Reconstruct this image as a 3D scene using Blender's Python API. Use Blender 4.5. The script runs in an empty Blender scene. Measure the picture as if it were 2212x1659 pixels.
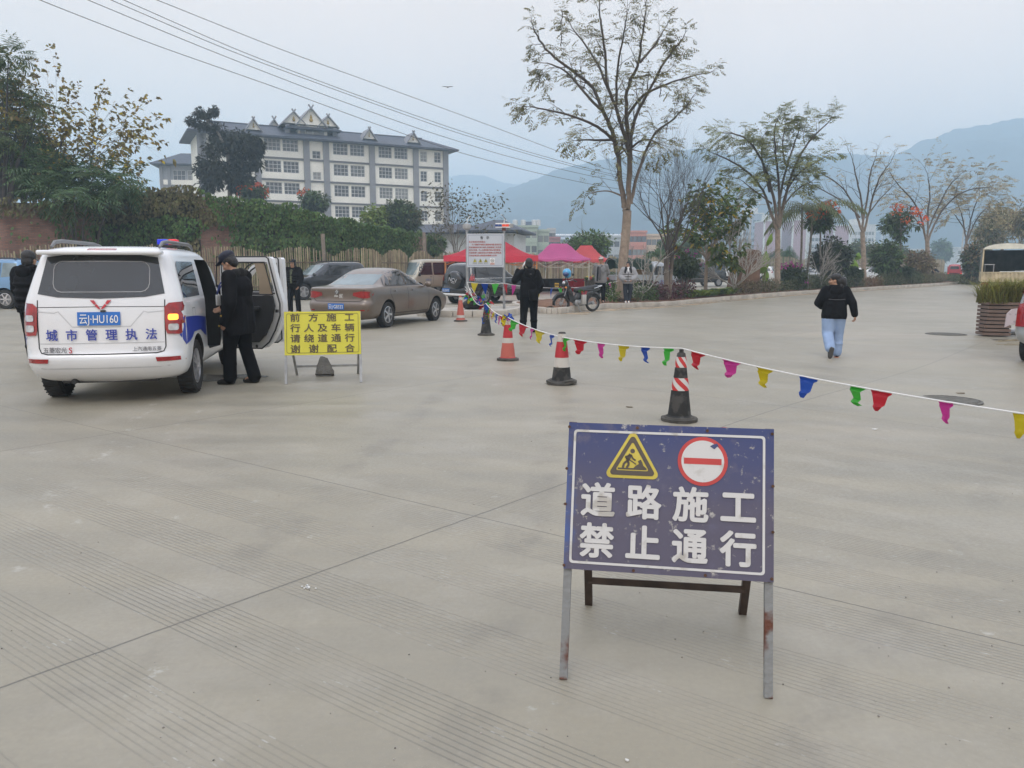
import bpy, bmesh, math, random
from mathutils import Vector, Matrix, Euler, noise
from mathutils.bvhtree import BVHTree
R = math.radians
PI = math.pi
SC = bpy.context.scene
COL = SC.collection
# ------------------------------------------------------------------ camera
F, CU, CV, CAMH = 1650.0, 1106.0, 829.5, 1.46
PITCH = math.atan((CV - 578.0) / F)
cam = bpy.data.cameras.new('camera')
cam.lens = F / 2212.0 * 36.0
cam.sensor_width = 36.0
cam.clip_start = 0.05
cam.clip_end = 6000
camo = bpy.data.objects.new('camera', cam)
camo.location = (0, 0, CAMH)
camo.rotation_euler = (R(90) - PITCH, 0, 0)
COL.objects.link(camo)
SC.camera = camo
# ------------------------------------------------------------------ world, sun, exposure
SUN_EL, SUN_AZ = R(55), R(200)
wd = bpy.data.worlds.new('World')
SC.world = wd
wd.use_nodes = True
wn, wl = wd.node_tree.nodes, wd.node_tree.links
bg = wn['Background']
sky = wn.new('ShaderNodeTexSky')
sky.sky_type = 'NISHITA'
sky.sun_disc = False
sky.sun_elevation = SUN_EL
sky.sun_rotation = SUN_AZ
sky.air_density = 1.0
sky.dust_density = 4.0
sky.ozone_density = 1.0
tc = wn.new('ShaderNodeTexCoord')
sx = wn.new('ShaderNodeSeparateXYZ')
wl.new(tc.outputs['Generated'], sx.inputs[0])
cr = wn.new('ShaderNodeValToRGB')
wl.new(sx.outputs['Z'], cr.inputs[0])
e = cr.color_ramp.elements
e[0].position = 0.0; e[0].color = (15.2, 11.9, 9.7, 1)
e[1].position = 0.34; e[1].color = (12.6, 10.4, 8.9, 1)
e2 = cr.color_ramp.elements.new(0.8); e2.color = (15.4, 15.7, 18.0, 1)
nz = wn.new('ShaderNodeTexNoise')
nz.inputs['Scale'].default_value = 2.2
nz.inputs['Detail'].default_value = 4
wl.new(tc.outputs['Generated'], nz.inputs['Vector'])
mr = wn.new('ShaderNodeMapRange')
mr.inputs[1].default_value = 0.3; mr.inputs[2].default_value = 0.7
mr.inputs[3].default_value = 0.93; mr.inputs[4].default_value = 1.07
wl.new(nz.outputs[0], mr.inputs[0])
vm = wn.new('ShaderNodeVectorMath'); vm.operation = 'SCALE'
wl.new(cr.outputs[0], vm.inputs[0]); wl.new(mr.outputs[0], vm.inputs['Scale'])
mx = wn.new('ShaderNodeMix'); mx.data_type = 'RGBA'
mx.inputs[0].default_value = 0.85
wl.new(sky.outputs[0], mx.inputs[6])
wl.new(vm.outputs[0], mx.inputs[7])
wl.new(mx.outputs[2], bg.inputs[0])
bg.inputs[1].default_value = 0.1
sl = bpy.data.lights.new('sun', 'SUN')
sl.energy = 0.9
sl.angle = R(25)
sl.color = (1.0, 0.96, 0.9)
so = bpy.data.objects.new('sun', sl)
so.rotation_euler = (R(90) - SUN_EL, 0, PI - SUN_AZ)
COL.objects.link(so)
SC.view_settings.view_transform = 'Standard'
SC.view_settings.look = 'None'
SC.view_settings.exposure = 0.2
SC.view_settings.gamma = 1.0
SC.render.engine = 'CYCLES'
SC.cycles.max_bounces = 6
SC.cycles.transparent_max_bounces = 12
SC.cycles.volume_bounces = 2
SC.cycles.use_denoising = True
# ------------------------------------------------------------------ picture -> place
_cp, _sp = math.cos(PITCH), math.sin(PITCH)
def ss(a, b, x):
 t = min(1, max(0, (x - a) / (b - a)))
 return t * t * (3 - 2 * t)
def gz(x, y):                       # the yard falls a little towards its right side
 return -0.24 * ss(1.5, 8, x) * (1 - ss(30, 55, y))
def ray(u, v):
 a, b = (u - CU) / F, (CV - v) / F
 return Vector((a, _cp + b * _sp, -_sp + b * _cp))
def gp(u, v, z=0.0):                # the ground point seen at (u, v)
 r = ray(u, v); x = y = 0.0
 for _ in range(12):
  t = (CAMH - gz(x, y) - z) / -r.z
  x, y = r.x * t, r.y * t
 return Vector((x, y, gz(x, y) + z))
def at(u, v, Y):                    # the point seen at (u, v) at Y metres ahead
 r = ray(u, v)
 t = Y / r.y
 return Vector((r.x * t, Y, CAMH + r.z * t))
def gx(u, Y):                       # ground point in column u at Y metres ahead
 x = (u - CU) / F * Y * 1.0
 for _ in range(6):
  z = gz(x, Y)
  d = Y * _cp - (z - CAMH) * _sp
  x = (u - CU) / F * d
 return Vector((x, Y, gz(x, Y)))
rnd = random.Random(7)
# ------------------------------------------------------------------ materials
_mats = {}
def pm(name, col, rough=0.6, metal=0.0, var=0.12, scale=4.0, bump=0.0, bscale=None, spec=0.5, coat=0.0, emit=None, es=1.0, col2=None, thr=None, detail=5.0, alpha=None, island=0.0, trans=0.0, vstretch=None):
 """procedural principled material: noise varies the colour between two tones; an optional second colour appears as patches"""
 if name in _mats: return _mats[name]
 m = bpy.data.materials.new(name); m.use_nodes = True
 n, l = m.node_tree.nodes, m.node_tree.links
 b = n['Principled BSDF']
 t = n.new('ShaderNodeTexCoord')
 vec = t.outputs['Object']
 if vstretch:
  mp = n.new('ShaderNodeMapping'); mp.inputs['Scale'].default_value = vstretch
  l.new(vec, mp.inputs[0]); vec = mp.outputs[0]
 no = n.new('ShaderNodeTexNoise'); no.inputs['Scale'].default_value = scale; no.inputs['Detail'].default_value = detail
 l.new(vec, no.inputs['Vector'])
 r = n.new('ShaderNodeValToRGB'); l.new(no.outputs[0], r.inputs[0])
 e = r.color_ramp.elements
 if col2 is None:
  e[0].position, e[1].position = 0.3, 0.7
  e[0].color = tuple(c * (1 - var) for c in col) + (1,)
  e[1].color = tuple(min(1, c * (1 + var)) for c in col) + (1,)
 else:
  a = thr if thr is not None else 0.5
  e[0].position, e[1].position = a - 0.04, a + 0.04
  e[0].color = tuple(col) + (1,); e[1].color = tuple(col2) + (1,)
 out = r.outputs[0]
 if island:
  g = n.new('ShaderNodeNewGeometry')
  hs = n.new('ShaderNodeHueSaturation')
  m2 = n.new('ShaderNodeMapRange'); m2.inputs[3].default_value = 1 - island; m2.inputs[4].default_value = 1 + island
  l.new(g.outputs['Random Per Island'], m2.inputs[0]); l.new(m2.outputs[0], hs.inputs['Value'])
  m3 = n.new('ShaderNodeMapRange'); m3.inputs[3].default_value = 0.5 - island * 0.06; m3.inputs[4].default_value = 0.5 + island * 0.06
  mul = n.new('ShaderNodeMath'); mul.operation = 'MULTIPLY'; mul.inputs[1].default_value = 7.31
  fr = n.new('ShaderNodeMath'); fr.operation = 'FRACT'
  l.new(g.outputs['Random Per Island'], mul.inputs[0]); l.new(mul.outputs[0], fr.inputs[0]); l.new(fr.outputs[0], m3.inputs[0]); l.new(m3.outputs[0], hs.inputs['Hue'])
  l.new(out, hs.inputs['Color']); out = hs.outputs[0]
 l.new(out, b.inputs['Base Color'])
 b.inputs['Roughness'].default_value = rough
 b.inputs['Metallic'].default_value = metal
 b.inputs['Specular IOR Level'].default_value = spec
 b.inputs['Coat Weight'].default_value = coat
 b.inputs['Coat Roughness'].default_value = 0.05
 if trans:
  b.inputs['Transmission Weight'].default_value = trans
 if alpha is not None: b.inputs['Alpha'].default_value = alpha
 if emit:
  b.inputs['Emission Color'].default_value = tuple(emit) + (1,); b.inputs['Emission Strength'].default_value = es
 if bump:
  n2 = n.new('ShaderNodeTexNoise'); n2.inputs['Scale'].default_value = bscale or scale * 6; n2.inputs['Detail'].default_value = 4
  l.new(vec, n2.inputs['Vector'])
  bp = n.new('ShaderNodeBump'); bp.inputs['Strength'].default_value = bump; bp.inputs['Distance'].default_value = 0.02
  l.new(n2.outputs[0], bp.inputs['Height']); l.new(bp.outputs[0], b.inputs['Normal'])
 _mats[name] = m
 return m
def leafmat(name, col, var=0.25, island=0.35, rough=0.55):
 if name in _mats: return _mats[name]
 m = pm(name, col, rough, var=var, scale=1.2, island=island, spec=0.3)
 n, l = m.node_tree.nodes, m.node_tree.links
 b = n['Principled BSDF']
 tr = n.new('ShaderNodeBsdfTranslucent'); ms = n.new('ShaderNodeMixShader'); ms.inputs[0].default_value = 0.3
 src = b.inputs['Base Color'].links[0].from_socket
 l.new(src, tr.inputs[0]); l.new(b.outputs[0], ms.inputs[1]); l.new(tr.outputs[0], ms.inputs[2])
 l.new(ms.outputs[0], n['Material Output'].inputs[0])
 return m
# ------------------------------------------------------------------ mesh helpers
class MB:
 def __init__(s): s.bm = bmesh.new(); s.uv = None
 def face(s, pts):
  try: return s.bm.faces.new([s.bm.verts.new(p) for p in pts])
  except ValueError: return None
 def box(s, c, d, M=None, bev=0.0):
  c = Vector(c); h = Vector(d) / 2
  vs = [s.bm.verts.new((M @ (c + Vector((x * h.x, y * h.y, z * h.z)))) if M else c + Vector((x * h.x, y * h.y, z * h.z))) for x in (-1, 1) for y in (-1, 1) for z in (-1, 1)]
  fs = [s.bm.faces.new([vs[i] for i in q]) for q in ((0, 1, 3, 2), (4, 6, 7, 5), (0, 4, 5, 1), (2, 3, 7, 6), (0, 2, 6, 4), (1, 5, 7, 3))]
  if bev > 0:
   es = list({e for f in fs for e in f.edges})
   bmesh.ops.bevel(s.bm, geom=es, offset=bev, segments=2, affect='EDGES', profile=0.5)
  return s
 def beam(s, a, b, w, t, up=(0, 0, 1), bev=0.0):   # box beam from a to b, w wide, t thick (along up)
  a, b = Vector(a), Vector(b); x = (b - a); L = x.length; x.normalize()
  u = Vector(up)
  y = u.cross(x)
  if y.length < 1e-5: y = Vector((0, 1, 0)).cross(x)
  y.normalize(); z = x.cross(y)
  M = Matrix.Translation(a) @ Matrix((x, y, z)).transposed().to_4x4()
  return s.box((L / 2, 0, 0), (L, w, t), M, bev)
 def tube(s, pts, r, n=8, cap=True, closed=False):
  pts = [Vector(p) for p in pts]; k = len(pts)
  rs = r if isinstance(r, (list, tuple)) else [r] * k
  rings = []; ref = None
  for i, p in enumerate(pts):
   if closed: d = pts[(i + 1) % k] - pts[i - 1]
   else: d = pts[min(i + 1, k - 1)] - pts[max(i - 1, 0)]
   if d.length < 1e-9: d = Vector((0, 0, 1))
   d.normalize()
   if ref is None: ref = Vector((1, 0, 0)) if abs(d.x) < 0.8 else Vector((0, 1, 0))
   a = ref - d * ref.dot(d)
   if a.length < 1e-6: a = d.orthogonal()
   a.normalize(); ref = a; b = d.cross(a)
   rings.append([s.bm.verts.new(p + (a * math.cos(2 * PI * j / n) + b * math.sin(2 * PI * j / n)) * rs[i]) for j in range(n)])
  m = k if closed else k - 1
  for i in range(m):
   A, B = rings[i], rings[(i + 1) % k]
   for j in range(n): s.bm.faces.new((A[j], A[(j + 1) % n], B[(j + 1) % n], B[j]))
  if cap and not closed:
   s.bm.faces.new(rings[0][::-1]); s.bm.faces.new(rings[-1])
  return s
 def lathe(s, prof, n=24, M=None, cap=True):
  rings = []
  for r, z in prof:
   rings.append([s.bm.verts.new((M @ Vector((r * math.cos(2 * PI * j / n), r * math.sin(2 * PI * j / n), z))) if M else (r * math.cos(2 * PI * j / n), r * math.sin(2 * PI * j / n), z)) for j in range(n)])
  for A, B in zip(rings, rings[1:]):
   for j in range(n): s.bm.faces.new((A[j], A[(j + 1) % n], B[(j + 1) % n], B[j]))
  if cap:
   s.bm.faces.new(rings[0][::-1]); s.bm.faces.new(rings[-1])
  return s
 def ball(s, c, r, seg=12, M=None):
  r = Vector(r) if not isinstance(r, (int, float)) else Vector((r, r, r))
  T = Matrix.Translation(Vector(c)) @ (M or Matrix()) @ Matrix.Diagonal((r.x, r.y, r.z, 1))
  bmesh.ops.create_uvsphere(s.bm, u_segments=seg, v_segments=max(6, seg * 2 // 3), radius=1, matrix=T)
  return s
 def prism(s, pts, M, depth, holes=()):
  """flat outline in (x, y), optional holes, given a depth along -z, placed by M"""
  b2 = bmesh.new(); edges = []
  for loop in [pts] + list(holes):
   vs = [b2.verts.new((p[0], p[1], 0)) for p in loop]
   edges += [b2.edges.new((vs[i], vs[(i + 1) % len(vs)])) for i in range(len(vs))]
  if holes: bmesh.ops.triangle_fill(b2, edges=edges, use_beauty=True, use_dissolve=False)
  else: b2.faces.new(b2.verts[:])
  for f in b2.faces:
   if f.normal.z < 0: f.normal_flip()
  b2.normal_update()
  for f in b2.faces:
   if f.normal.z < 0: f.normal_flip()
  if depth:
   top = b2.faces[:]
   r = bmesh.ops.extrude_face_region(b2, geom=top)
   nv = [g for g in r['geom'] if isinstance(g, bmesh.types.BMVert)]
   for v in nv: v.co.z -= depth
   bmesh.ops.recalc_face_normals(b2, faces=b2.faces)
  me = bpy.data.meshes.new('t'); b2.to_mesh(me); b2.free(); me.transform(M); s.bm.from_mesh(me); bpy.data.meshes.remove(me)
  return s
 def add(s, me, M=None):
  if M is not None: me = me.copy(); me.transform(M)
  s.bm.from_mesh(me); return s
 def mesh(s, name, mat, smooth=35, norm=False):
  if norm: bmesh.ops.recalc_face_normals(s.bm, faces=s.bm.faces)
  me = bpy.data.meshes.new(name); s.bm.to_mesh(me); s.bm.free()
  if mat: me.materials.append(mat)
  if smooth:
   me.polygons.foreach_set('use_smooth', [True] * len(me.polygons))
   if smooth < 180: me.set_sharp_from_angle(angle=R(smooth))
  return me
 def build(s, name, mat, parent=None, smooth=35, norm=False):
  return link(name, s.mesh(name, mat, smooth, norm), parent)
def link(name, me, parent=None, loc=None):
 o = bpy.data.objects.new(name, me); COL.objects.link(o)
 if parent: o.parent = parent
 if loc is not None: o.location = loc
 return o
def pydata(name, vs, fs, mat, parent=None, smooth=False):
 me = bpy.data.meshes.new(name); me.from_pydata([tuple(v) for v in vs], [], fs); me.update()
 if mat: me.materials.append(mat)
 if smooth: me.polygons.foreach_set('use_smooth', [True] * len(me.polygons))
 return link(name, me, parent)
def tag(o, label, cat, group=None, kind=None):
 if label: o['label'] = label
 if cat: o['category'] = cat
 if group: o['group'] = group
 if kind: o['kind'] = kind
 return o
def thing(name, label, cat, loc=(0, 0, 0), rz=0.0, group=None, rot=None):
 o = bpy.data.objects.new(name, None); COL.objects.link(o)
 o.empty_display_size = 0.2
 o.location = loc; o.rotation_euler = rot or (0, 0, rz)
 return tag(o, label, cat, group)
def dup(root, loc, rz, label, group=None, scale=None):
 r = root.copy(); COL.objects.link(r); r.location = loc; r.rotation_euler = (0, 0, rz)
 r['label'] = label
 if scale: r.scale = scale
 if group: r['group'] = group
 for ch in root.children:
  c = ch.copy(); COL.objects.link(c); c.parent = r
  for g in ch.children:
   d = g.copy(); COL.objects.link(d); d.parent = c
 return r
def evalmesh(o):
 dg = bpy.context.evaluated_depsgraph_get(); dg.update()
 return bpy.data.meshes.new_from_object(o.evaluated_get(dg))
def drop(o):
 d = o.data; bpy.data.objects.remove(o)
 if d and d.users == 0:
  if isinstance(d, bpy.types.Mesh): bpy.data.meshes.remove(d)
  else: bpy.data.curves.remove(d)
_tc = {}
def textmesh(body, size, bold=0.0, align='CENTER', sx=1.0, spacing=1.0):
 """the letters as a flat mesh in the x-y plane, centred on the line's middle"""
 key = (body, size, bold, align, sx, spacing)
 if key in _tc: return _tc[key]
 c = bpy.data.curves.new('t', 'FONT'); c.body = body; c.size = 1.0; c.align_x = 'LEFT'; c.space_character = spacing; c.resolution_u = 4
 o = bpy.data.objects.new('t', c); COL.objects.link(o)
 me = evalmesh(o); drop(o)
 if bold:                       # heavier strokes: the same letters laid again, shifted a little each way
  b2 = bmesh.new()
  for k in range(9):
   m2 = me.copy(); a = 2 * PI * k / 8
   if k < 8: m2.transform(Matrix.Translation((bold * math.cos(a), bold * math.sin(a), .00025 * k)))
   b2.from_mesh(m2); bpy.data.meshes.remove(m2)
  b2.to_mesh(me); b2.free()
 xs = [v.co.x for v in me.vertices]; ys = [v.co.y for v in me.vertices]
 if not xs: _tc[key] = me; return me
 x0, x1 = min(xs), max(xs)
 cx = {'CENTER': (x0 + x1) / 2, 'LEFT': x0, 'RIGHT': x1}[align]
 cy = 0.38
 for v in me.vertices: v.co = ((v.co.x - cx) * size * sx, (v.co.y - cy) * size, v.co.z)
 _tc[key] = me
 return me
def smoothmesh(name, prims, mat, voxel=0.012, it=4, parent=None, adapt=0.0):
 """one continuous surface grown round tapered limbs ('c', p0, r0, p1, r1) and lumps ('e', centre, radii[, euler])"""
 b = MB()
 for p in prims:
  if p[0] == 'c':
   a, q = Vector(p[1]), Vector(p[3]); r0, r1 = p[2], p[4]
   d = q - a; L = max(d.length, 1e-4)
   z = d.normalized(); M = Matrix.Translation(a) @ z.to_track_quat('Z', 'Y').to_matrix().to_4x4()
   prof = []
   for i in range(5): t = -PI / 2 + PI / 2 * i / 4; prof.append((max(r0 * math.cos(t), r0 * 0.02), r0 * math.sin(t)))
   for i in range(5): t = PI / 2 * i / 4; prof.append((max(r1 * math.cos(t), r1 * 0.02), L + r1 * math.sin(t)))
   b.lathe(prof, 14, M)
  else:
   M = Euler(p[3]).to_matrix().to_4x4() if len(p) > 3 else None
   b.ball(p[1], p[2], 16, M)
 bmesh.ops.recalc_face_normals(b.bm, faces=b.bm.faces)
 me = b.mesh('t', None, 0)
 o = bpy.data.objects.new('t', me); COL.objects.link(o)
 m = o.modifiers.new('r', 'REMESH'); m.mode = 'VOXEL'; m.voxel_size = voxel
 if it:
  s = o.modifiers.new('s', 'SMOOTH'); s.iterations = it; s.factor = 0.5
 me2 = evalmesh(o); drop(o)
 me2.name = name
 me2.materials.clear(); me2.materials.append(mat)
 me2.polygons.foreach_set('use_smooth', [True] * len(me2.polygons))
 return link(name, me2, parent)
# ================================================================== THE SETTING
def nd(n, typ, **kw):
 x = n.new(typ)
 for k, v in kw.items(): setattr(x, k, v)
 return x
def concrete_mat():
 m = bpy.data.materials.new('yard_concrete'); m.use_nodes = True
 n, l = m.node_tree.nodes, m.node_tree.links
 b = n['Principled BSDF']
 tcn = n.new('ShaderNodeTexCoord'); P = tcn.outputs['Object']
 def noise(scale, detail=5, rough=0.55, vec=P):
  x = n.new('ShaderNodeTexNoise'); x.inputs['Scale'].default_value = scale; x.inputs['Detail'].default_value = detail; x.inputs['Roughness'].default_value = rough
  l.new(vec, x.inputs['Vector']); return x.outputs[0]
 def mapr(s, a, b_, c=0.0, d=1.0, smooth=False):
  x = n.new('ShaderNodeMapRange'); x.inputs[1].default_value = a; x.inputs[2].default_value = b_; x.inputs[3].default_value = c; x.inputs[4].default_value = d
  if smooth: x.interpolation_type = 'SMOOTHSTEP'
  l.new(s, x.inputs[0]); return x.outputs[0]
 def math_(op, a, b_=None, c=None):
  x = n.new('ShaderNodeMath'); x.operation = op
  for i, s in enumerate((a, b_, c)):
   if s is None: continue
   if isinstance(s, (int, float)): x.inputs[i].default_value = s
   else: l.new(s, x.inputs[i])
  return x.outputs[0]
 def mix(f, a, b_):
  x = n.new('ShaderNodeMix'); x.data_type = 'RGBA'
  for i, s in ((0, f), (6, a), (7, b_)):
   if isinstance(s, tuple): x.inputs[i].default_value = s + (1,)
   elif isinstance(s, (int, float)): x.inputs[i].default_value = s
   else: l.new(s, x.inputs[i])
  return x.outputs[2]
 def dotp(vx, vy):
  x = n.new('ShaderNodeVectorMath'); x.operation = 'DOT_PRODUCT'; x.inputs[1].default_value = (vx, vy, 0)
  l.new(P, x.inputs[0]); return x.outputs['Value']
 mp = n.new('ShaderNodeMapping'); mp.inputs['Rotation'].default_value = (0, 0, R(20)); mp.inputs['Scale'].default_value = (0.28, 1.9, 1)
 l.new(P, mp.inputs[0])
 streak = noise(1.3, 6, 0.6, mp.outputs[0])
 big = noise(0.23, 4); mid = noise(1.1, 7, 0.65); fine = noise(42, 3, 0.6); grit = noise(190, 2)
 base = mix(mapr(big, 0.35, 0.65), (0.272, 0.243, 0.18), (0.345, 0.309, 0.232))
 base = mix(mapr(streak, 0.38, 0.62, 0, 0.42), base, (0.2, 0.184, 0.145))
 base = mix(mapr(mid, 0.5, 0.72, 0, 0.5), base, (0.385, 0.355, 0.295))
 base = mix(mapr(mid, 0.25, 0.42, 0.35, 0), base, (0.158, 0.146, 0.117))
 base = mix(mapr(fine, 0.35, 0.7, 0, 0.18), base, (0.2, 0.2, 0.19))
 base = mix(mapr(grit, 0.66, 0.74, 0, 0.4), base, (0.5, 0.49, 0.46))
 warm = noise(0.16, 3, 0.5)
 base = mix(mapr(warm, 0.52, 0.68, 0, 0.45), base, (0.375, 0.32, 0.25))
 sc = noise(3.3, 8, 0.75)
 base = mix(mapr(sc, 0.63, 0.72, 0, 0.55), base, (0.55, 0.54, 0.5))
 th = R(-35)
 s2 = dotp(math.sin(-th), math.cos(th))
 jit = math_('MULTIPLY', math_('SUBTRACT', noise(6, 3), 0.5), 0.012)
 s2j = math_('ADD', s2, jit)
 s1 = math_('ADD', dotp(0.766, -0.643), jit)
 def line(s, c, w):
  d = math_('ABSOLUTE', math_('SUBTRACT', s, c))
  return mapr(d, w * 0.4, w * 0.95, 1, 0)
 J = None
 for s, c, w in [(s2j, 3.45, .006), (s2j, 8.4, .007), (s2j, 13.3, .008), (s2j, 18.2, .009), (s2j, 23.1, .01), (s2j, 28, .012), (s2j, -1.4, .006), (s1, -2.98, .0085), (s1, -7.0, .008), (s1, -11.1, .009), (s1, 1.15, .007), (s1, 5.2, .007), (s1, -15.2, .01), (s1, -19.3, .01), (s1, 9.3, .01)]:
  q = line(s, c, w); J = q if J is None else math_('MAXIMUM', J, q)
 per = math_('FRACT', math_('DIVIDE', math_('SUBTRACT', s2, 1.07), 0.505))
 wob = math_('MULTIPLY', math_('SUBTRACT', noise(0.5, 2), 0.5), 0.25)
 inband = math_('MULTIPLY', math_('GREATER_THAN', math_('ADD', per, wob), 0.02), math_('LESS_THAN', math_('ADD', per, wob), 0.6))
 g = math_('FRACT', math_('DIVIDE', s2, 0.0262))
 gl = mapr(math_('ABSOLUTE', math_('SUBTRACT', g, 0.5)), 0.07, 0.17, 1, 0)
 worn = mapr(noise(0.8, 5, 0.6), 0.36, 0.6, 0.05, 1)
 far = mapr(math_('ABSOLUTE', dotp(0, 1)), 5.2, 9.0, 1, 0)
 G = math_('MULTIPLY', math_('MULTIPLY', inband, gl), math_('MULTIPLY', worn, far))
 base = mix(math_('MULTIPLY', G, 0.5), base, (0.115, 0.112, 0.1))
 dust = math_('MULTIPLY', math_('MULTIPLY', inband, far), mapr(noise(7, 4, .7), 0.6, 0.72, 0, .5))
 base = mix(math_('MULTIPLY', dust, gl), base, (0.62, 0.6, 0.56))
 base = mix(math_('MULTIPLY', J, 0.75), base, (0.085, 0.08, 0.07))
 ln = n.new('ShaderNodeVectorMath'); ln.operation = 'LENGTH'; l.new(P, ln.inputs[0])
 base = mix(mapr(ln.outputs['Value'], 150, 190), base, (0.12, 0.14, 0.07))
 for (ax_, ay_), (bx_, by_), w, col, lo in (((-2.73, 3.97), (-3.82, 7.96), .10, (.55, .54, .5), .56), ((-2.5, 3.97), (-3.3, 7.96), .08, (.55, .54, .5), .58), ((-1.2, 5.2), (.1, 18), .16, (.175, .16, .13), .47), ((.2, 5.0), (1.9, 18), .16, (.175, .16, .13), .47), ((1.6, 3.0), (9, 12), .15, (.18, .165, .135), .48), ((2.9, 2.6), (10.4, 11.2), .15, (.18, .165, .135), .48)):
  L_ = math.hypot(bx_ - ax_, by_ - ay_); nx2, ny2 = (by_ - ay_) / L_, -(bx_ - ax_) / L_
  q = line(math_('ADD', dotp(nx2, ny2), math_('MULTIPLY', jit, 6)), nx2 * ax_ + ny2 * ay_, w)
  q = math_('MULTIPLY', q, mapr(noise(5.5 if lo > .5 else 1.6, 6, .7), lo, lo + .14, 0, .7 if lo > .5 else .42)); base = mix(q, base, col)
 l.new(base, b.inputs['Base Color'])
 rg = mapr(streak, 0.35, 0.65, 0.5, 0.38)
 rg = math_('ADD', rg, mapr(fine, 0.3, 0.7, -0.05, 0.08))
 l.new(rg, b.inputs['Roughness'])
 b.inputs['Specular IOR Level'].default_value = 0.5
 hgt = math_('SUBTRACT', math_('MULTIPLY', fine, 0.12), math_('ADD', math_('MULTIPLY', G, 0.8), J))
 bp = n.new('ShaderNodeBump'); bp.inputs['Strength'].default_value = 0.35; bp.inputs['Distance'].default_value = 0.006
 l.new(hgt, bp.inputs['Height']); l.new(bp.outputs[0], b.inputs['Normal'])
 return m
MCON = concrete_mat()
def grid_axis(lo, hi, step, outer): return sorted(set([-o for o in outer] + [lo + i * step for i in range(int((hi - lo) / step) + 1)] + list(outer)))
xs = [-3000, -900, -300, -120] + [-60 + 0.75 * i for i in range(161)] + [120, 300, 900, 3000]
ys = [-3000, -600, -100, -20] + [-8 + 0.75 * i for i in range(190)] + [180, 300, 900, 3500]
vs = [(x, y, gz(x, y)) for y in ys for x in xs]
nx_ = len(xs)
fs = [(j * nx_ + i, j * nx_ + i + 1, (j + 1) * nx_ + i + 1, (j + 1) * nx_ + i) for j in range(len(ys) - 1) for i in range(nx_ - 1)]
tag(pydata('ground', vs, fs, MCON, smooth=True), None, None, kind='structure')
# ---- kerbs and the planted strip
M_kerb = pm('kerb_stone', (0.46, 0.42, 0.36), 0.85, var=0.22, scale=1.6, bump=0.4, bscale=30)
M_soil = pm('red_soil', (0.17, 0.085, 0.045), 0.95, var=0.35, scale=3, bump=0.8, bscale=12)
M_sand = pm('tan_dust', (0.45, 0.33, 0.2), 0.95, var=0.15, scale=2.0)
KP = [(1.46, 24.43), (2.75, 27.2), (4.35, 30.2), (7.9, 35.4), (12.0, 40.3), (18.2, 46.3), (24.6, 51.9), (35, 63.2), (46.8, 77.5), (56, 90)]
def densify(P, step):
 out = []
 for a, b in zip(P, P[1:]):
  a, b = Vector(a), Vector(b); k = max(1, round((b - a).length / step))
  out += [a + (b - a) * i / k for i in range(k)]
 return out + [Vector(P[-1])]
def chaikin(P, it=2):
 P = [Vector(p) for p in P]
 for _ in range(it):
  Q = [P[0]]
  for a, b in zip(P, P[1:]): Q += [a * .75 + b * .25, a * .25 + b * .75]
  P = Q + [P[-1]]
 return P
K = densify(chaikin(KP), 0.9)
def koff(i, d):     # point d metres behind kerb point i
 a = K[max(i - 1, 0)]; b = K[min(i + 1, len(K) - 1)]
 t = (b - a).normalized(); return K[i] + Vector((-t.y, t.x)) * d
def kerb_at(u, d=0.0):  # place on the kerb in column u, d metres behind it
 best = None
 for i in range(len(K) - 1):
  for f in (0, .25, .5, .75):
   p = koff(i, d) * (1 - f) + koff(i + 1, d) * f
   e_ = abs((p.x / (p.y * _cp + 1.46 * _sp)) * F + CU - u)
   if best is None or e_ < best[0]: best = (e_, p)
 p = best[1]; return Vector((p.x, p.y, gz(p.x, p.y)))
KH = 0.19
def kerbrun(mb, P, w=0.16, h=KH, up=0.0, rr=random.Random(3)):
 for a, b in zip(P, P[1:]):
  a, b = Vector(a), Vector(b); t = (b - a).normalized() * 0.006
  z0, z1 = gz(a.x, a.y), gz(b.x, b.y); hh = h + rr.uniform(-.008, .008)
  mb.beam((a.x + t.x, a.y + t.y, z0 + hh / 2 - .02 + up), (b.x - t.x, b.y - t.y, z1 + hh / 2 - .02 + up), w, hh + .04, bev=0.012)
mb = MB(); kerbrun(mb, K)
BW = [.5 + 2.9 * ss(0, 7, i) for i in range(len(K))]
kb = [koff(i, BW[i]) for i in range(len(K))]
kerbrun(mb, kb)
kerbrun(mb, [K[0], K[0] * .62 + kb[0] * .38, K[0] * .3 + kb[0] * .7, kb[0]])
tag(mb.build('kerb', M_kerb), None, None, kind='structure')
mb = MB(); kerbrun(mb, densify(chaikin([(1.3, 25.2), (1.0, 26.2), (0.4, 27.4), (-0.3, 28.6)]), .8), .14, .1)
tag(mb.build('low_kerb', M_kerb), None, None, kind='structure')
vs, fs = [], []
for i in range(len(K)):
 for j in range(8):
  p = koff(i, 0.05 + (BW[i] - .1) * j / 7); vs.append((p.x, p.y, gz(p.x, p.y) + 0.155 + 0.05 * noise.noise((p.x * .9, p.y * .9, 0)) + (0.08 * math.sin(PI * j / 7))))
for i in range(len(K) - 1):
 for j in range(7): a = i * 8 + j; fs.append((a, a + 1, a + 9, a + 8))
tag(pydata('soil_bed', vs, fs, M_soil, smooth=True), None, None, kind='structure')
vs, fs = [], []
for i in range(len(K)):
 w = 0.75 + .4 * noise.noise((i * .35, 0, 0))
 for d in (0.02, -w):
  p = koff(i, d); vs.append((p.x, p.y, gz(p.x, p.y) + 0.005))
for i in range(len(K) - 1): fs.append((2 * i, 2 * i + 1, 2 * i + 3, 2 * i + 2))
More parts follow.
